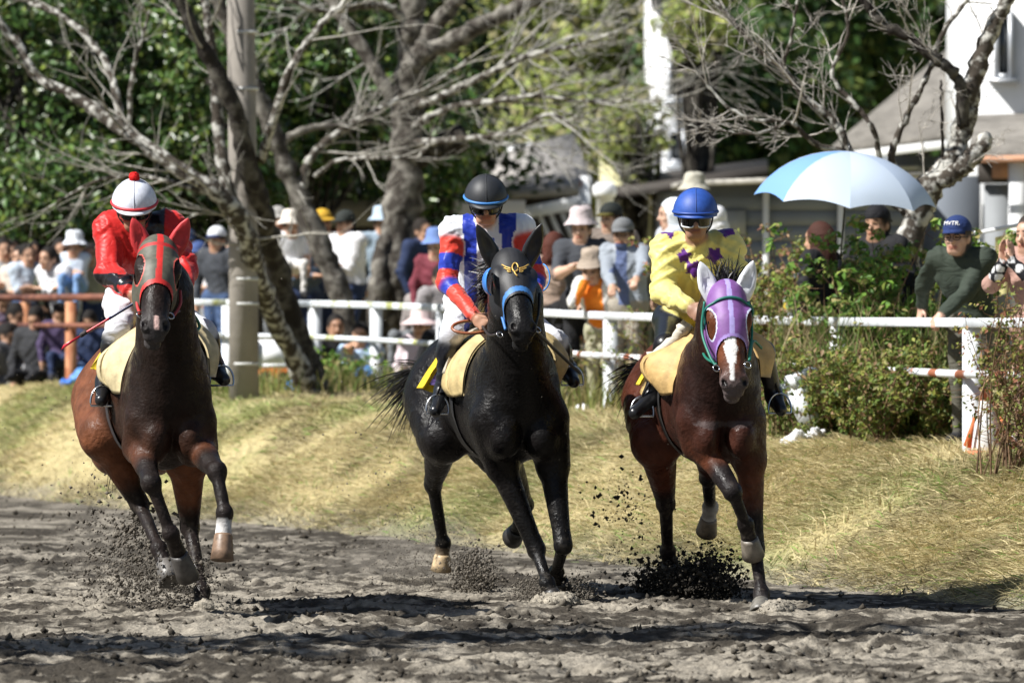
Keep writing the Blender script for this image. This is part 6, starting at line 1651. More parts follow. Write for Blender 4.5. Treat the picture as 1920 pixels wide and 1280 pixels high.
spectator('person in a white hooded hat in profile behind the yellow jockey', 1258, 402, 47.0, ((0.40, 0.42, 0.45), GRY), face=-1.2, hat=('hood', (0.74, 0.78, 0.80)), skin=SKIN3, near=True, head_turn=-1.35)
spectator('person in a pale khaki hat mostly hidden behind the blue helmet', 1302, 362, 49.0, (WHT, GRY), face=-0.3, hat=('bucket', (0.42, 0.40, 0.33)))
# --- right hand side
JK = (0.035, 0.046, 0.034)
man, JM = spectator('man in a navy cap and dark green jacket leaning on the fence', 1795, 442, 35.9, (JK, (0.10, 0.095, 0.075), None, (0.015, 0.018, 0.016)), face=-0.45, arms=(rail_px(1728), rail_px(1770)), lean=0.38, hat=('cap', (0.018, 0.035, 0.12)), hair=(0.05, 0.045, 0.04), skin=(0.55, 0.33, 0.24), near=True, glasses=True, head_turn=-0.42, fat=1.05)
spectator('man in a black cap sitting under the umbrella', 1645, 418, 39.6, (BLK, BLK), face=-0.5, hat=('capback', (0.010, 0.010, 0.012)), skin=(0.44, 0.25, 0.16), near=True, pose='stand', head_turn=-0.55)
spectator('woman with long reddish brown hair under the left of the umbrella', 1535, 448, 40.0, (BLK, BLK), face=-2.2, hair=(0.05, 0.018, 0.012), long_hair=0.34, near=True)
def dots(V, col, J, F, Rt, up):
    for a in 'RL':
        m = np.linalg.norm(V - (J['wr' + a] * 0.72 + J['el' + a] * 0.28), axis=1) < 0.09
        q = V[m] * 55; k = (np.sin(q[:, 0]) * np.sin(q[:, 1] * 1.3 + 1) * np.sin(q[:, 2]) > 0.12)
        c = np.tile(A([0.012, 0.012, 0.015]), (m.sum(), 1)); c[k] = (0.7, 0.7, 0.7)
        isk = np.linalg.norm(V[m] - J['wr' + a], axis=1) < 0.03; c[isk] = col[m][isk]
        col[m] = c
spectator('person in a dusty pink top with spotted cuffs clapping at the right edge', 1932, 438, 34.6, ((0.36, 0.22, 0.18), (0.33, 0.21, 0.17)), face=-0.75, arms=('clap', 'clap'), hair=(0.03, 0.022, 0.018), skin=(0.52, 0.31, 0.22), near=True, extra=dots)

# --- between the trees, behind the white fence
spectator('small child in a cream hat and white shirt carried high', 545, 424, 55.6, (WHT, (0.62, 0.60, 0.57), 'skin'), face=0.3, size=0.62, hat=('bucket', (0.72, 0.66, 0.58)), arms=('down', 'down'), pose='crouch')
spectator('parent in a slate blue jacket holding up the child in white', 568, 446, 56.2, ((0.085, 0.115, 0.16), NAVY), face=0.2, arms=('fold', 'fold'))
spectator('man in a grey cap standing behind the child in the cream hat', 521, 410, 57.5, ((0.30, 0.30, 0.30), GRY), face=0.4, hat=('cap', (0.34, 0.33, 0.31)))
spectator('man in a mustard cap and brick red shirt between the cherry trunks', 604, 415, 57.4, ((0.26, 0.085, 0.065), NAVY), face=0.9, hat=('cap', (0.52, 0.31, 0.03)), skin=SKIN2)
spectator('man in a dark cap and billowing white shirt with a backpack', 648, 418, 55.8, (WHT, NAVY), face=-0.9, hat=('cap', (0.03, 0.035, 0.032)), arms=('fold', 'fold'), fat=1.15)
spectator('person in a pale blue hat half hidden by the old cherry trunk', 716, 418, 59.0, ((0.30, 0.38, 0.46), GRY), face=0.2, hat=('bucket', (0.42, 0.52, 0.62)))
spectator('person in dark navy standing right of the old cherry trunk', 792, 432, 56.6, (NAVY, BLK), face=0.8, hair=(0.02, 0.015, 0.012))
spectator('woman in a blue hat and maroon top behind the banded jockey', 818, 462, 54.0, (MAR, GRY), face=-0.3, hat=('bucket', (0.14, 0.22, 0.46)), skin=SKIN3)
spectator('child in a navy cap crouching beside the old cherry trunk', 787, 535, 54.5, ((0.28, 0.25, 0.24), GRY), face=-0.8, hat=('cap', (0.022, 0.04, 0.12)), pose='crouch', size=0.8)
spectator('person in a mouse grey shirt below the woman in the blue hat', 828, 520, 53.2, ((0.27, 0.25, 0.255), GRY), face=0.4, pose='crouch', size=0.9)
spectator('man in a blue cap peering under the top rail', 534, 632, 54.9, ((0.55, 0.16, 0.04), NAVY), face=-0.3, hat=('cap', (0.03, 0.06, 0.22)), pose='crouch', size=0.85, skin=SKIN3)
spectator('person in dark clothes crouching under the top rail', 630, 612, 54.4, (BLK, NAVY), face=0.2, pose='crouch', size=0.85, skin=SKIN2)
spectator('person in a pale blue shirt with an arm over the lower rail', 676, 628, 53.4, (LBL, DEN, 'skin'), face=-0.2, pose='crouch', size=0.9, arms=(A([-1.38, 52.6, 1.42]), 'fold'), hair=(0.015, 0.013, 0.012))
spectator('woman in a pink and white sun hat crouching behind the fence', 790, 610, 52.2, ((0.68, 0.58, 0.62), MAR), face=-0.4, hat=('sunhat', (0.72, 0.56, 0.55)), pose='crouch', size=0.9, skin=SKIN3)
spectator('person in black leaning at the fence below the banded jockey', 838, 600, 51.4, (BLK, GRY), face=0.1, pose='crouch', size=0.9, hat=('cap', (0.02, 0.02, 0.022)))
# --- right of the horse in the red hood
spectator('man in a white peaked cap and dark shirt left of the pole', 407, 448, 55.8, ((0.05, 0.055, 0.065), DEN), face=-0.5, hat=('cap', (0.72, 0.73, 0.76), (0.03, 0.05, 0.14)), skin=SKIN)
spectator('woman in a blue cap and white shirt behind the red hooded horse', 373, 476, 56.6, (WHT, (0.5, 0.52, 0.56), 'skin'), face=-0.3, hat=('cap', (0.05, 0.085, 0.22)), arms=('fold', 'fold'), skin=SKIN3)
spectator('person in denim blue standing just left of the pole', 428, 470, 57.4, ((0.075, 0.12, 0.20), NAVY), face=0.3)
spectator('person in black behind the right ear of the red hooded horse', 352, 452, 58.6, (BLK, BLK), face=0.1, hat=('cap', (0.03, 0.045, 0.10)))
# --- the crowd behind the rusty fence
LG = 'crowd behind the rusty fence'
for lab, px, py, d, cl, kw in [(a, b, c - (0 if f.get('pose') else 14), d_, e_, f) for a, b, c, d_, e_, f in (
    ('person in a grey and white top at the left edge of the crowd', 6, 482, 58.0, ((0.50, 0.50, 0.50), BLK, 'skin'), dict(face=0.4, arms=('fold', 'fold'))),
    ('person in a white top third from the left edge', 24, 484, 58.6, (WHT, GRY, 'skin'), dict(face=0.2)),
    ('person in beige with crossed arms behind the rusty fence', 37, 496, 57.9, ((0.62, 0.56, 0.48), NAVY, 'skin'), dict(face=-0.2, arms=('fold', 'fold'), size=0.88)),
    ('dark haired person in a light blue shirt at the rusty fence', 51, 492, 57.6, ((0.52, 0.60, 0.70), DEN, 'skin'), dict(face=0.5, arms=('fold', 'fold'))),
    ('person in a bright red shirt in the crowd', 66, 486, 58.4, (RED_, BLK), dict(face=-0.3, skin=SKIN2)),
    ('person in a baggy white shirt bending at the rusty fence', 91, 498, 57.2, (WHT, (0.5, 0.5, 0.5)), dict(face=-0.7, lean=0.45, arms=('fold', 'fold'), fat=1.2)),
    ('person in an olive jacket beside the bending white shirt', 113, 482, 57.6, (OLV, BLK), dict(face=0.3)),
    ('man in khaki with a child on his shoulders', 172, 492, 57.4, (KHA, NAVY, 'skin'), dict(face=-0.1, arms=('up', 'up'), fat=1.2)),
    ('tall man with black hair at the back of the crowd', 76, 456, 60.2, ((0.05, 0.055, 0.07), BLK), dict(face=0.6, skin=SKIN2)),
    ('person in dark blue at the back under the leaves', 112, 456, 60.4, (NAVY, BLK), dict(face=-0.4)),
    ('woman with brown hair at the back left of the crowd', 42, 462, 60.4, ((0.35, 0.28, 0.24), GRY), dict(face=0.2, hair=(0.05, 0.025, 0.015), long_hair=0.10)),
    ('person in dull lilac crouching at the far left under the rail', 2, 566, 57.6, ((0.20, 0.15, 0.21), BLK), dict(face=0.6, tilt=0.5, pose='crouch', size=0.85)),  # crouchers below the rail: clothes coloured darker to stand in for shade
    ('person in black crouching below the rusty rail', 30, 590, 57.2, (BLK, (0.2, 0.2, 0.21)), dict(face=1.0, tilt=0.4, pose='crouch', size=0.9)),
    ('person in a charcoal coat sitting below the rusty rail', 68, 596, 56.6, ((0.035, 0.036, 0.04), BLK), dict(face=-0.3, tilt=0.5, pose='crouch', size=0.95)),
    ('child in a dark purple top between the rusty posts', 112, 588, 56.4, ((0.07, 0.05, 0.11), NAVY), dict(face=0.1, tilt=0.55, pose='crouch', size=0.7)),
    ('child in dark navy sitting by the second rusty post', 168, 602, 56.0, (NAVY, DEN), dict(face=-0.2, tilt=0.5, pose='crouch', size=0.75)),
    ('person in dark grey sitting low at the left edge', 14, 628, 57.0, ((0.12, 0.12, 0.13), (0.16, 0.16, 0.17)), dict(face=1.0, tilt=0.4, pose='crouch', size=0.8)),
    ('person in navy behind the saddle of the red hooded horse', 205, 520, 57.8, (NAVY, NAVY), dict(face=-0.1)),
    ('person in a cream jumper at the back of the left crowd', 14, 470, 60.0, ((0.66, 0.60, 0.52), GRY), dict(face=0.3, hair=(0.03, 0.02, 0.015))),
    ('person in a pale pink top at the back of the left crowd', 58, 474, 59.6, ((0.66, 0.48, 0.48), GRY), dict(face=-0.2, long_hair=0.1)),
    ('person in a white sun hat at the back beside the olive jacket', 98, 474, 59.4, ((0.60, 0.62, 0.66), NAVY), dict(face=0.1, hat=('sunhat', (0.72, 0.71, 0.68)))),
    ('person in sky blue left of the man in khaki', 128, 500, 58.6, ((0.34, 0.46, 0.62), NAVY), dict(face=0.2)),
)]:
    spectator(lab, px, py, d, cl, group=LG, **kw)
spectator('small child in a white hat and pale blue top on shoulders', 140, 463, 57.2, ((0.55, 0.63, 0.74), (0.20, 0.33, 0.56), 'skin'), group=LG, face=-0.2, size=0.62, hat=('bucket', (0.72, 0.75, 0.80)), pose='sit', arms=('fold', 'fold'))

# lettering on the caps
def cap_text(txt, J, up_, out, size, col, root_name, parent, side=0.0):
    cu = bpy.data.curves.new(root_name, 'FONT'); cu.body = txt; cu.size = size; cu.extrude = 0.0015; cu.align_x = 'CENTER'; cu.align_y = 'CENTER'
    me = bpy.data.objects.new('tmp', cu); COL.objects.link(me)
    dg = bpy.context.evaluated_depsgraph_get(); ms = bpy.data.meshes.new_from_object(me.evaluated_get(dg)); bpy.data.objects.remove(me)
    f = unit(J['hf']); u = unit(J['hu']); r = np.cross(f, u)
    f2 = unit(f * math.cos(side) + r * math.sin(side)); xr = -np.cross(f2, u)
    n = len(ms.vertices); co = np.zeros(n * 3, np.float32); ms.vertices.foreach_get('co', co); co = co.reshape(-1, 3)
    tl = 0.45; uu = u * math.cos(tl) - f2 * math.sin(tl); nn = f2 * math.cos(tl) + u * math.sin(tl)
    V = J['head'] + u * up_ + f2 * out + co[:, :1] * xr + co[:, 1:2] * uu + co[:, 2:] * nn - f2 * (co[:, :1] ** 2) * 5
    Fc = [list(p.vertices) for p in ms.polygons]
    return mesh_obj(root_name, V, Fc, mat('cap_lettering', col, rough=0.7), parent, smooth=False)
cap_text('MVTR.', JM, 0.078, 0.102, 0.040, (0.75, 0.75, 0.75), 'lettering', [c for c in man.children if c.name.startswith('cap')][0], 0.05)
# ------------------------------------------------------------------ umbrella
M['umb_white'] = mat('umbrella_fabric', attr=True, rough=0.45, spec=0.3, trans=0.25)
def umbrella():
    d = 38.6; top = W(1592, 284, d); ax = unit(A([0.075, -0.10, 1.0])); ex = unit(np.cross(A([0, 1.0, 0]), ax)); ey = np.cross(ax, ex)
    root = thing('umbrella', 'open blue and white panelled umbrella held above the shrubs', 'umbrella', W(1605, 470, d))
    R_, H_ = 0.63, 0.345; cols = []
    N = 8
    for k in range(N):
        a0, a1 = 2 * math.pi * k / N , 2 * math.pi * (k + 1) / N
        V = []; rows, cn = 10, 9
        for i in range(rows):
            t = i / (rows - 1)
            for j in range(cn):
                s_ = j / (cn - 1); a = a0 + (a1 - a0) * s_
                rr = R_ * math.sin(t * 1.18) / math.sin(1.18); zz = -H_ * (1 - math.cos(t * 1.18)) / (1 - math.cos(1.18))
                sag = 4 * s_ * (1 - s_) * t * t
                rr *= 1 - 0.085 * sag; zz += 0.035 * sag * t
                V.append(top + ex * rr * math.cos(a) + ey * rr * math.sin(a) + ax * zz)
        Fc = [[i * cn + j, i * cn + j + 1, (i + 1) * cn + j + 1, (i + 1) * cn + j] for i in range(rows - 1) for j in range(cn - 1)]
        am = (math.cos((a0 + a1) / 2))
        c = (0.22, 0.42, 0.80) if k == 4 else ((0.52, 0.62, 0.78) if k % 2 else (0.62, 0.72, 0.86))
        mesh_obj('panel', V, Fc, M['umb_white'], root, np.tile(A(c), (len(V), 1)))
        rb = []
        for t in np.linspace(0, 1, 10):
            rr = R_ * math.sin(t * 1.18) / math.sin(1.18) * 0.995; zz = -H_ * (1 - math.cos(t * 1.18)) / (1 - math.cos(1.18)) - 0.006
            rb.append(top + ex * rr * math.cos(a0) + ey * rr * math.sin(a0) + ax * zz)
        Vr, Fr = tube(rb, 0.003, 5); mesh_obj('rib', Vr, Fr, M['metal'], root)
    Vr, Fr = tube([top + ax * 0.05, top, top - ax * 0.75], [0.004, 0.006, 0.006], 8); mesh_obj('shaft', Vr, Fr, M['plastic'], root, np.tile(A([0.02, 0.02, 0.022]), (len(Vr), 1)))
    Vr, Fr = tube([top - ax * 0.75, top - ax * 0.86], 0.014, 8); mesh_obj('handle', Vr, Fr, M['plastic'], root, np.tile(A([0.03, 0.02, 0.015]), (len(Vr), 1)))
umbrella()

# ------------------------------------------------------------------ shrubs at the fence
SHR = [(0.14, 0.19, 0.035), (0.21, 0.23, 0.045), (0.10, 0.16, 0.03), (0.22, 0.14, 0.07), (0.28, 0.26, 0.07), (0.13, 0.17, 0.04)]
SHG = [(0.10, 0.21, 0.03), (0.15, 0.27, 0.04), (0.07, 0.15, 0.025), (0.20, 0.25, 0.05), (0.25, 0.22, 0.08)]
SHB = [(0.28, 0.12, 0.07), (0.17, 0.19, 0.04), (0.24, 0.22, 0.06), (0.30, 0.19, 0.10), (0.14, 0.17, 0.04), (0.19, 0.22, 0.05)]
def shrub(label, px, d, w, zt, seed, cols, nl, size=0.032, stems=46, wild=0.16, dens=1.0, depth=0.45):
    g = np.random.default_rng(seed); x0 = W(px, 0, d)[0]; z0 = gz(x0, d)
    root = thing('shrub', label, 'shrub', (x0, d, z0), 'shrubs growing through the white fence')
    mb = MB(); tips = []
    for k in range(stems):
        b = A([x0 + g.normal(0, w * 0.28), d + g.normal(0, depth * 0.35), z0 - 0.03]); h = (zt - z0) * (0.55 + 0.5 * g.random())
        t = b + A([g.normal(0, w * 0.33), g.normal(0, depth * 0.5) - 0.05, h]); m = (b + t) / 2 + g.normal(0, wild * 0.4, 3)
        p = smooth_path([b, m, t + A([g.normal(0, wild), g.normal(0, wild), -abs(g.normal(0, wild * 0.5))])], 9)
        V, Fc = tube(p, np.linspace(0.006, 0.002, 9), 4, False); mb.add(V, Fc, A([0.16, 0.10, 0.06]) * (0.5 + g.random()))
        for i in range(2, 9):
            for _ in range(2):
                tw = p[i] + A([g.normal(0, 0.07), g.normal(0, 0.07), g.normal(0.02, 0.05)]); tips.append(tw)
                V, Fc = tube([p[i], (p[i] + tw) / 2 + g.normal(0, 0.01, 3), tw], [0.0025, 0.002, 0.001], 3, False); mb.add(V, Fc, A([0.17, 0.10, 0.06]) * (0.5 + g.random()))
    mb.build('stems', M['bark_twig'], root)
    V, Fc, c = leaves(nl, tips, 0.055, size, seed + 1, cols, 0.6, 0.55)
    mesh_obj('foliage', V, Fc, M['leaf_matte'], root, c, smooth=False)
zt = lambda py, d: CAM_H - (py - HY) / FPX * d
shrub('tall reddish shrub beside the purple hooded horse', 1470, 41.2, 0.8, zt(455, 41.2), 101, SHB, 7000, 0.04, wild=0.14)
shrub('olive shrub hiding the white post below the umbrella', 1575, 40.2, 0.9, zt(455, 40.2), 102, SHR, 10500, 0.042)
shrub('bright green leafy shrub under the right of the umbrella', 1690, 39.0, 1.0, zt(425, 39.0), 103, SHG, 12000, 0.055)
shrub('dense low green shrub under the rail beside the man in green', 1700, 36.6, 0.8, zt(655, 36.6), 104, SHR, 11000, 0.04, wild=0.10)
shrub('low olive shrub below the rail near the fallen white post', 1600, 37.6, 0.8, zt(650, 37.6), 105, SHR, 9500, 0.04, wild=0.10)
shrub('reddish shrub growing up the right end of the fence', 1912, 33.6, 0.42, zt(530, 33.6), 106, SHB, 2200, 0.034, wild=0.12)
shrub('thin weedy shrub between the fence spectators', 1215, 44.3, 0.5, zt(560, 44.3), 107, SHR, 700, stems=14)
shrub('dark green shrub at the foot of the forked cherry tree', 640, 52.4, 0.5, zt(660, 52.4), 108, SHG, 1800, 0.05, stems=24)
shrub('low straggly shrub under the rail behind the black horse', 1080, 46.6, 0.7, zt(640, 46.6), 109, SHR, 1800, 0.04, stems=26)
# tall dry stalks standing out of the shrubs
def tall_blades(name, label, n, px0, px1, d, hgt, seed, cols, width=0.006):
    g = np.random.default_rng(seed); mb = MB()
    xs_ = W(px0, 0, d)[0] + (W(px1, 0, d)[0] - W(px0, 0, d)[0]) * g.random(n)
    for x in xs_:
        y = d + g.normal(0, 0.35); z = gz(x, y); h = hgt * (0.5 + 0.6 * g.random()); lean = g.normal(0, 0.16, 2)
        t = np.linspace(0, 1, 6)[:, None]; p = A([x, y, z]) + t * A([0, 0, h]) + t ** 2.2 * A([lean[0] * h * 1.8, lean[1] * h, -0.12 * h * abs(lean[0]) * 6])
        sd = unit(A([1.0, g.normal(0, 0.6), 0])); w = width * (1 - 0.85 * t) * (0.6 + 0.8 * g.random())
        V = np.stack([p - sd * w, p + sd * w], 1).reshape(-1, 3); c = A(cols[int(g.random() * len(cols))]) * (0.7 + 0.6 * g.random())
        mb.add(V, [[2 * j, 2 * j + 1, 2 * j + 3, 2 * j + 2] for j in range(5)], c)
    o = mb.build(name, M['blade'], None, smooth=False); o['kind'] = 'stuff'; o['label'] = label
tall_blades('tall_grass', 'tall green and straw grass among the fence shrubs', 700, 1430, 1840, 38.2, 0.95, 1, [(0.30, 0.24, 0.12), (0.13, 0.20, 0.04), (0.36, 0.28, 0.15), (0.16, 0.24, 0.05)])
tall_blades('bank_weeds', 'green weeds along the foot of the fences', 900, 380, 860, 51.2, 0.28, 2, [(0.14, 0.20, 0.04), (0.20, 0.22, 0.06), (0.33, 0.28, 0.12)], 0.007)
tall_blades('fence_weeds', 'weeds along the middle of the fence', 500, 960, 1330, 44.6, 0.35, 3, [(0.16, 0.20, 0.05), (0.30, 0.25, 0.11), (0.20, 0.20, 0.06)], 0.006)
tall_blades('hay_tufts', 'loose tufts of hay at the right end of the bank', 420, 1500, 1990, 34.3, 0.09, 4, [(0.42, 0.33, 0.16), (0.36, 0.28, 0.13), (0.48, 0.39, 0.2)], 0.005)

# ------------------------------------------------------------------ small things by the fence
def crumple(name, label, cat, c, size, colr, seed, m='plastic', flat=1.0):
    g = np.random.default_rng(seed); s = SDF(); c = A(c, float)
    for k in range(9): s.ell(c + g.normal(0, 0.32, 3) * A(size) * A([1, 1, 0.8]), A(size) * (0.35 + 0.35 * g.random(3)), 0.02, colr, np.linalg.qr(g.normal(0, 1, (3, 3)))[0])
    V, Fc = s.mesh(max(size) / 14); V = V + g.normal(0, max(size) / 60, V.shape); V[:, 2] = np.maximum(V[:, 2], gz(c[0], c[1]) - 0.02)
    o = mesh_obj(name, V, Fc, mat(name + '_skin', attr=True, rough=0.4, bump=(22, 0.8, 0.03)), None, np.tile(A(colr), (len(V), 1)), smooth=True, loc=(c[0], c[1], gz(c[0], c[1])))
    o['label'] = label; o['category'] = cat
def on_ground(px, d, h): x = W(px, 0, d)[0]; return A([x, d, gz(x, d) + h])
crumple('plastic_bag', 'crumpled bright blue plastic bag on the grass by the cart wheel', 'bag', on_ground(547, 51.6, 0.06), (0.13, 0.09, 0.08), (0.02, 0.22, 0.68), 1)
crumple('blue_sheet', 'blue plastic sheet hanging at the foot of a white post', 'sheet', on_ground(680, 52.0, 0.11), (0.12, 0.05, 0.14), (0.02, 0.20, 0.62), 2)
crumple('blue_tarpaulin', 'pale blue tarpaulin bundle beside the second rusty post', 'tarpaulin', on_ground(158, 55.0, 0.09), (0.14, 0.12, 0.11), (0.09, 0.26, 0.58), 3)
crumple('blue_tarpaulin', 'small blue tarpaulin scrap left of the second rusty post', 'tarpaulin', on_ground(122, 55.0, 0.03), (0.06, 0.06, 0.04), (0.02, 0.16, 0.62), 4)
crumple('paper_bag', 'crumpled white paper rubbish under the shrubs by the stirrup', 'rubbish', on_ground(1505, 37.2, 0.04), (0.15, 0.08, 0.06), (0.72, 0.72, 0.73), 5)
crumple('paper_bag', 'white wrapper with red print behind the traffic cone', 'rubbish', on_ground(1898, 34.9, 0.04), (0.10, 0.07, 0.05), (0.72, 0.66, 0.66), 6)
crumple('paper_bag', 'scrap of white paper on the bank right of the black horse', 'rubbish', on_ground(1094, 44.3, 0.03), (0.06, 0.06, 0.04), (0.74, 0.74, 0.74), 7)
# fallen white post and its paving of rubbish
lp = thing('fallen_post', 'white painted post leaning in the shrubs below the rail', 'post', on_ground(1510, 37.6, 0))
beam(W(1526, 800, 37.4), W(1482, 712, 37.5), 0.12, 0.12, 'shaft', M['white_paint'], lp)
beam(W(1482, 718, 37.42), W(1524, 700, 37.6), 0.09, 0.09, 'arm', M['white_paint'], lp)
# white cart with dark wheels
ct = thing('hand_cart', 'small white hand cart with dark wheels behind the forked tree', 'cart', on_ground(515, 53.0, 0))
c0 = on_ground(515, 53.0, 0)
for lo, hi in (((-.20, -.25, .20), (.20, .25, .24)), ((-.20, -.25, .24), (-.17, .25, .46)), ((.17, -.25, .24), (.20, .25, .46)), ((-.17, .22, .24), (.17, .25, .46)), ((-.17, -.25, .24), (.17, -.22, .40))):
    boxp('tray_panel', c0 + A(lo), c0 + A(hi), M['plaster'], ct)
for sx in (-1, 1):
    p = c0 + A([sx * 0.16, -0.25, 0.0]); boxp('handle_post', p + A([-.015, -.02, .1]), p + A([.015, .0, .62]), M['white_paint'], ct)
    for yy in (-0.2, 0.2):
        wc = c0 + A([sx * 0.17 + (0.03 if sx > 0 else -0.03), yy, 0.10]); th = np.linspace(0, 2 * np.pi, 22)
        V, Fc = tube(wc + np.stack([0 * th, np.cos(th) * 0.085, np.sin(th) * 0.085], 1), 0.024, 8, False)
        wh = mesh_obj('wheel', V, Fc, M['plastic'], ct, np.tile(A([0.012, 0.012, 0.013]), (len(V), 1)))
        V, Fc = tube([wc - A([.015, 0, 0]), wc + A([.015, 0, 0])], 0.062, 16); mesh_obj('hub', V, Fc, M['plaster'], wh)
# traffic cone, white sleeve over orange
cn = thing('traffic_cone', 'dirty white traffic cone with orange edges by the fence post', 'cone', on_ground(1850, 34.9, 0))
o = on_ground(1850, 34.9, 0); o[2] = min(o[2], W(0, 850, 34.9)[2])
V, Fc = lathe([(0.0, 0.31), (0.045, 0.31), (0.05, 0.30), (0.085, 0.04), (0.088, 0.0)], 24, o + A([0, 0, 0.02]), A([1., 0, 0]), A([0, 1., 0]), A([0, 0, 1.]))
mesh_obj('sleeve', V, Fc, mat('cone_white', (0.72, 0.71, 0.68), rough=0.6, var=(9, 0.75, 1.05)), cn)
MB().box(o + A([-.13, -.13, -.02]), o + A([.13, .13, .02])).build('base', mat('cone_orange', (0.62, 0.16, 0.05), rough=0.6), cn, smooth=False)
V, Fc = tube([o + A([0.0, 0, 0.31]), o + A([0, 0, 0.40])], [0.046, 0.03], 20); mesh_obj('tip', V, Fc, bpy.data.materials['cone_orange'], cn)
for sx in (-1, 1):
    V = [o + A([sx * .07, -.06, .28]), o + A([sx * .15, -.05, .05]), o + A([sx * .10, -.06, .03])]; V += [v + A([0, .012, 0]) for v in V]
    mesh_obj('flap', V, [[0, 1, 2], [5, 4, 3], [0, 3, 4, 1], [1, 4, 5, 2], [2, 5, 3, 0]], bpy.data.materials['cone_orange'], cn, smooth=False)
# drink can on the rail
rp = rail_px(1480, 0.031); can = thing('drink_can', 'silver and yellow drink can standing on the top rail', 'can', rp)
V, Fc = lathe([(0.0, 0.0), (0.024, 0.0), (0.033, 0.012), (0.033, 0.125), (0.026, 0.14), (0.0, 0.138)], 20, rp, A([1., 0, 0]), A([0, 1., 0]), A([0, 0, 1.]))
zz = V[:, 2] - rp[2]; cc = np.tile(A([0.55, 0.56, 0.57]), (len(V), 1))
mesh_obj('body', V, Fc, mat('can_metal', (0.62, 0.64, 0.66), rough=0.3, metal=0.6), can)
V, Fc = lathe([(0.0335, 0.05), (0.0337, 0.10)], 20, rp, A([1., 0, 0]), A([0, 1., 0]), A([0, 0, 1.])); mesh_obj('label_band', V, Fc, mat('can_yellow', (0.68, 0.45, 0.05), rough=0.4), can)
# yellow cloth behind the man in green
bn = thing('yellow_banner', 'pale yellow banner on a white rail behind the man in green', 'banner', on_ground(1900, 40.5, 0))
p0, p1 = W(1866, 445, 40.5), W(1990, 415, 40.5)
n_ = 14; V = []
for i in range(n_):
    t = i / (n_ - 1); tp = p0 + (p1 - p0) * t
    for k in range(6): V.append(tp + A([0, 0.025 * math.sin(i * 1.7 + k * 0.4), -0.085 * k]))
mesh_obj('cloth', V, [[i * 6 + k, (i + 1) * 6 + k, (i + 1) * 6 + k + 1, i * 6 + k + 1] for i in range(n_ - 1) for k in range(5)], mat('banner_yellow', (0.72, 0.66, 0.30), rough=0.7, trans=0.2), bn)
beam(p0 - A([0.15, 0, -0.03]), p1 + A([0, 0, 0.03]), 0.03, 0.03, 'pole', M['plaster'], bn)
beam(A([*p1[:2], gz(p1[0], p1[1])]), p1 + A([0, 0.04, 0]), 0.04, 0.04, 'leg', M['plaster'], bn)
beam(A([*(p0 - A([.1, 0, 0]))[:2], gz(p0[0], p0[1])]), p0 + A([-0.1, 0.04, 0.0]), 0.04, 0.04, 'leg', M['plaster'], bn)

# ------------------------------------------------------------------ riding whip
wp = thing('riding_whip', 'dark blue and red riding whip held by the red jockey', 'whip', W(250, 572, 28.98))
wd = lambda x, y, z=0.06: W(x, y, 28.9 + z)
V, Fc = tube(smooth_path([wd(262, 562), wd(232, 580), wd(205, 597)], 10), [0.008] * 10, 8); mesh_obj('grip', V, Fc, M['plastic'], wp, np.tile(A([0.012, 0.016, 0.06]), (len(V), 1)))
V, Fc = tube(smooth_path([wd(205, 597), wd(180, 612), wd(160, 624)], 10), np.linspace(0.007, 0.006, 10), 8); mesh_obj('shaft', V, Fc, M['plastic'], wp, np.tile(A([0.45, 0.015, 0.03]), (len(V), 1)))
V, Fc = tube(smooth_path([wd(162, 622), wd(150, 630)], 4), [0.013, 0.011, 0.013, 0.01], 8); mesh_obj('binding', V, Fc, M['cloth'], wp, np.tile(A([0.06, 0.05, 0.05]), (len(V), 1)))
a, b = wd(155, 627), wd(116, 652); u_ = unit(A([0.5, 0, 1.0])); 
V = [a - u_ * .008, a + u_ * .008, b + u_ * .018, b - u_ * .014]; V += [v + A([0, .008, 0]) for v in V]
mesh_obj('flap', V, [[0, 1, 2, 3], [7, 6, 5, 4], [0, 4, 5, 1], [1, 5, 6, 2], [2, 6, 7, 3], [3, 7, 4, 0]], M['leather'], wp, np.tile(A([0.50, 0.02, 0.04]), (8, 1)), smooth=False)

# ------------------------------------------------------------------ earth flung up by the hooves
def spray(name, label, spec, seed, dark=0.75):
    g = np.random.default_rng(seed); P = []; Rr = []
    for px, py, d, rx, ry, n, rmin, rmax in spec:
        c = W(px, py, d); s_ = d / FPX
        v = g.normal(0, 1, (n, 3)) * A([rx * s_, 0.22, ry * s_])
        P.append(c + v); Rr.append(rmin + (rmax - rmin) * g.random(n) ** 3.5)
    P = np.vstack(P); Rr = np.concatenate(Rr); k = P[:, 2] > 0.0; P, Rr = P[k], Rr[k]
    c = np.tile(A([0.085, 0.075, 0.062]), (len(P), 1)) * (dark * (0.6 + 0.8 * g.random(len(P))))[:, None]
    V, Fc, c = lumps(P, Rr, seed + 1, c)
    o = mesh_obj(name, V, Fc, M['clod'], None, c, smooth=False); o['kind'] = 'stuff'; o['label'] = label
spray('flying_dirt', 'earth flung up behind the red hooded horse', [(245, 1010, 30.2, 45, 40, 700, .003, .016), (285, 1080, 29.8, 70, 34, 2400, .003, .013), (250, 985, 30.2, 9, 26, 130, .006, .022), (185, 950, 30.4, 30, 55, 220, .003, .012), (330, 1090, 29.6, 55, 22, 900, .002, .007), (140, 820, 30.8, 90, 130, 200, .002, .006)], 1, 1.35)
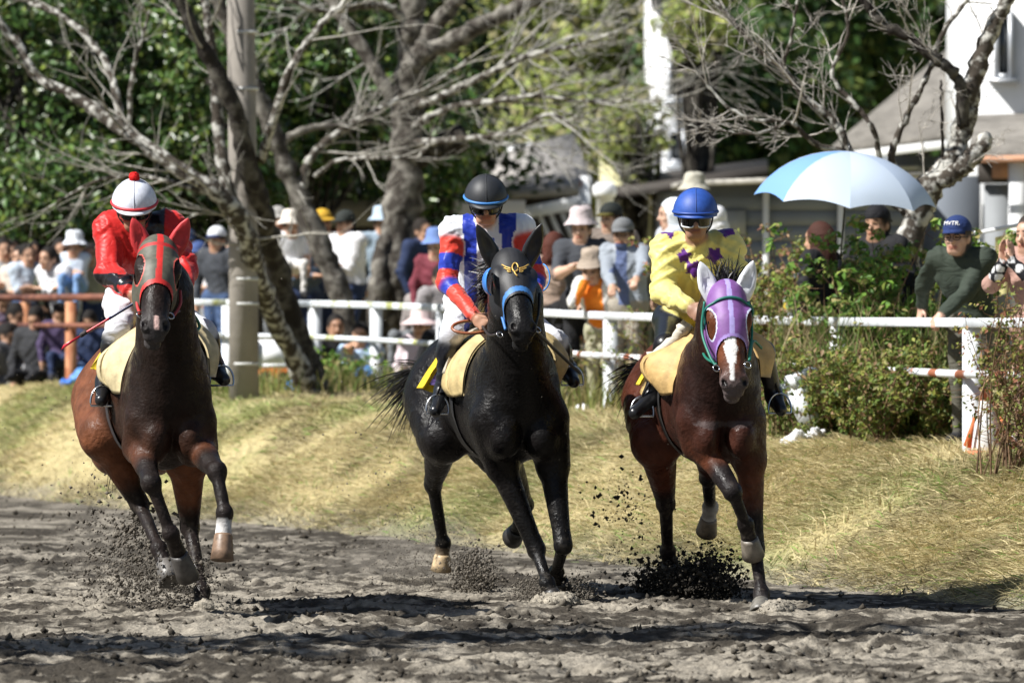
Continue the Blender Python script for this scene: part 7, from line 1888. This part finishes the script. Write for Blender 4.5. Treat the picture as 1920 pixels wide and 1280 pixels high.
spray('flying_dirt', 'fine earth flung up behind the black horse', [(890, 1082, 31.9, 20, 24, 3200, .003, .013), (790, 1030, 32.1, 50, 45, 1200, .002, .006), (860, 1060, 32.0, 40, 30, 500, .002, .007), (1000, 1108, 30.6, 22, 14, 1300, .003, .009), (1082, 1112, 30.7, 20, 16, 1300, .003, .010), (770, 1085, 32.1, 45, 20, 900, .0015, .005), (700, 860, 32.4, 60, 110, 260, .002, .007)], 3, 1.5)
spray('flying_dirt', 'dark burst of earth behind the purple hooded horse', [(1282, 1100, 31.1, 42, 25, 7500, .004, .017), (1340, 1088, 31.1, 26, 28, 2200, .003, .013), (1215, 1085, 31.1, 28, 26, 350, .002, .007), (1170, 940, 31.4, 38, 26, 150, .004, .017), (1190, 1010, 31.3, 40, 50, 320, .002, .006), (1290, 1130, 31.0, 60, 8, 1500, .004, .010)], 5, 0.5)
spray('flying_dirt', 'specks of earth hanging in the air round the riders', [(240, 560, 30.6, 170, 170, 300, .0012, .0035), (700, 640, 31.5, 190, 140, 300, .0012, .0035), (1150, 600, 31.0, 120, 160, 130, .0012, .003), (960, 880, 30.0, 400, 200, 160, .0012, .0035)], 7, 2.2)
# little heaps of sand pushed up at the planted hooves
for lab, px, d, r in (('heap of sand pushed up at the black front hoof', 1052, 30.25, 0.16), ('heap of sand pushed up at the bay front hoof', 1446, 29.3, 0.15), ('heap of sand pushed up at the red hooded hind hoof', 400, 29.5, 0.13)):
    g = np.random.default_rng(int(px)); x = W(px, 0, d)[0]; s = SDF()
    for k in range(7): s.ell(A([x, d, 0.01]) + g.normal(0, 0.35, 3) * A([r, r * .8, 0.02]), A([r * .5, r * .4, 0.05]) * (0.6 + 0.6 * g.random()), 0.03)
    V, Fc = s.mesh(0.012); V = V + g.normal(0, 0.004, V.shape); V = V[:, :]
    o = mesh_obj('sand_heap', V, Fc, M['dirt'], None, np.tile(A([0.30, 0.27, 0.22]), (len(V), 1))); o['kind'] = 'stuff'; o['label'] = lab

# thin dust hanging behind the hooves
def dust_cloud(label, px, py, d, r, dens, seed):
    s = SDF(); g = np.random.default_rng(seed); c = W(px, py, d)
    for k in range(7): s.ell(c + g.normal(0, 0.33, 3) * A(r), A(r) * (0.45 + 0.3 * g.random()), 0.08)
    V, Fc = s.mesh(0.035); V[:, 2] = np.maximum(V[:, 2], 0.05)
    m = bpy.data.materials.new('dust'); m.use_nodes = True; nt = m.node_tree; nt.nodes.remove(nt.nodes['Principled BSDF'])
    pv = nt.nodes.new('ShaderNodeVolumePrincipled'); pv.inputs['Color'].default_value = (0.62, 0.56, 0.47, 1)
    geo = nt.nodes.new('ShaderNodeNewGeometry'); n = nt.nodes.new('ShaderNodeTexNoise'); n.inputs['Scale'].default_value = 5; n.inputs['Detail'].default_value = 4
    nt.links.new(geo.outputs['Position'], n.inputs['Vector'])
    mr = nt.nodes.new('ShaderNodeMapRange'); mr.inputs['From Min'].default_value = 0.42; mr.inputs['From Max'].default_value = 0.72; mr.inputs['To Max'].default_value = dens
    nt.links.new(n.outputs['Fac'], mr.inputs['Value']); nt.links.new(mr.outputs[0], pv.inputs['Density'])
    nt.links.new(pv.outputs[0], nt.nodes['Material Output'].inputs['Volume'])
    o = mesh_obj('dust_haze', V, Fc, m); o['kind'] = 'stuff'; o['label'] = label
dust_cloud('thin dust hanging behind the black horse', 800, 1050, 32.3, (0.42, 0.35, 0.22), 2.0, 1)
dust_cloud('thin dust hanging behind the red hooded horse', 250, 1040, 30.6, (0.42, 0.35, 0.26), 1.1, 2)
dust_cloud('thin dust hanging behind the purple hooded horse', 1215, 1060, 31.6, (0.30, 0.3, 0.2), 1.1, 3)
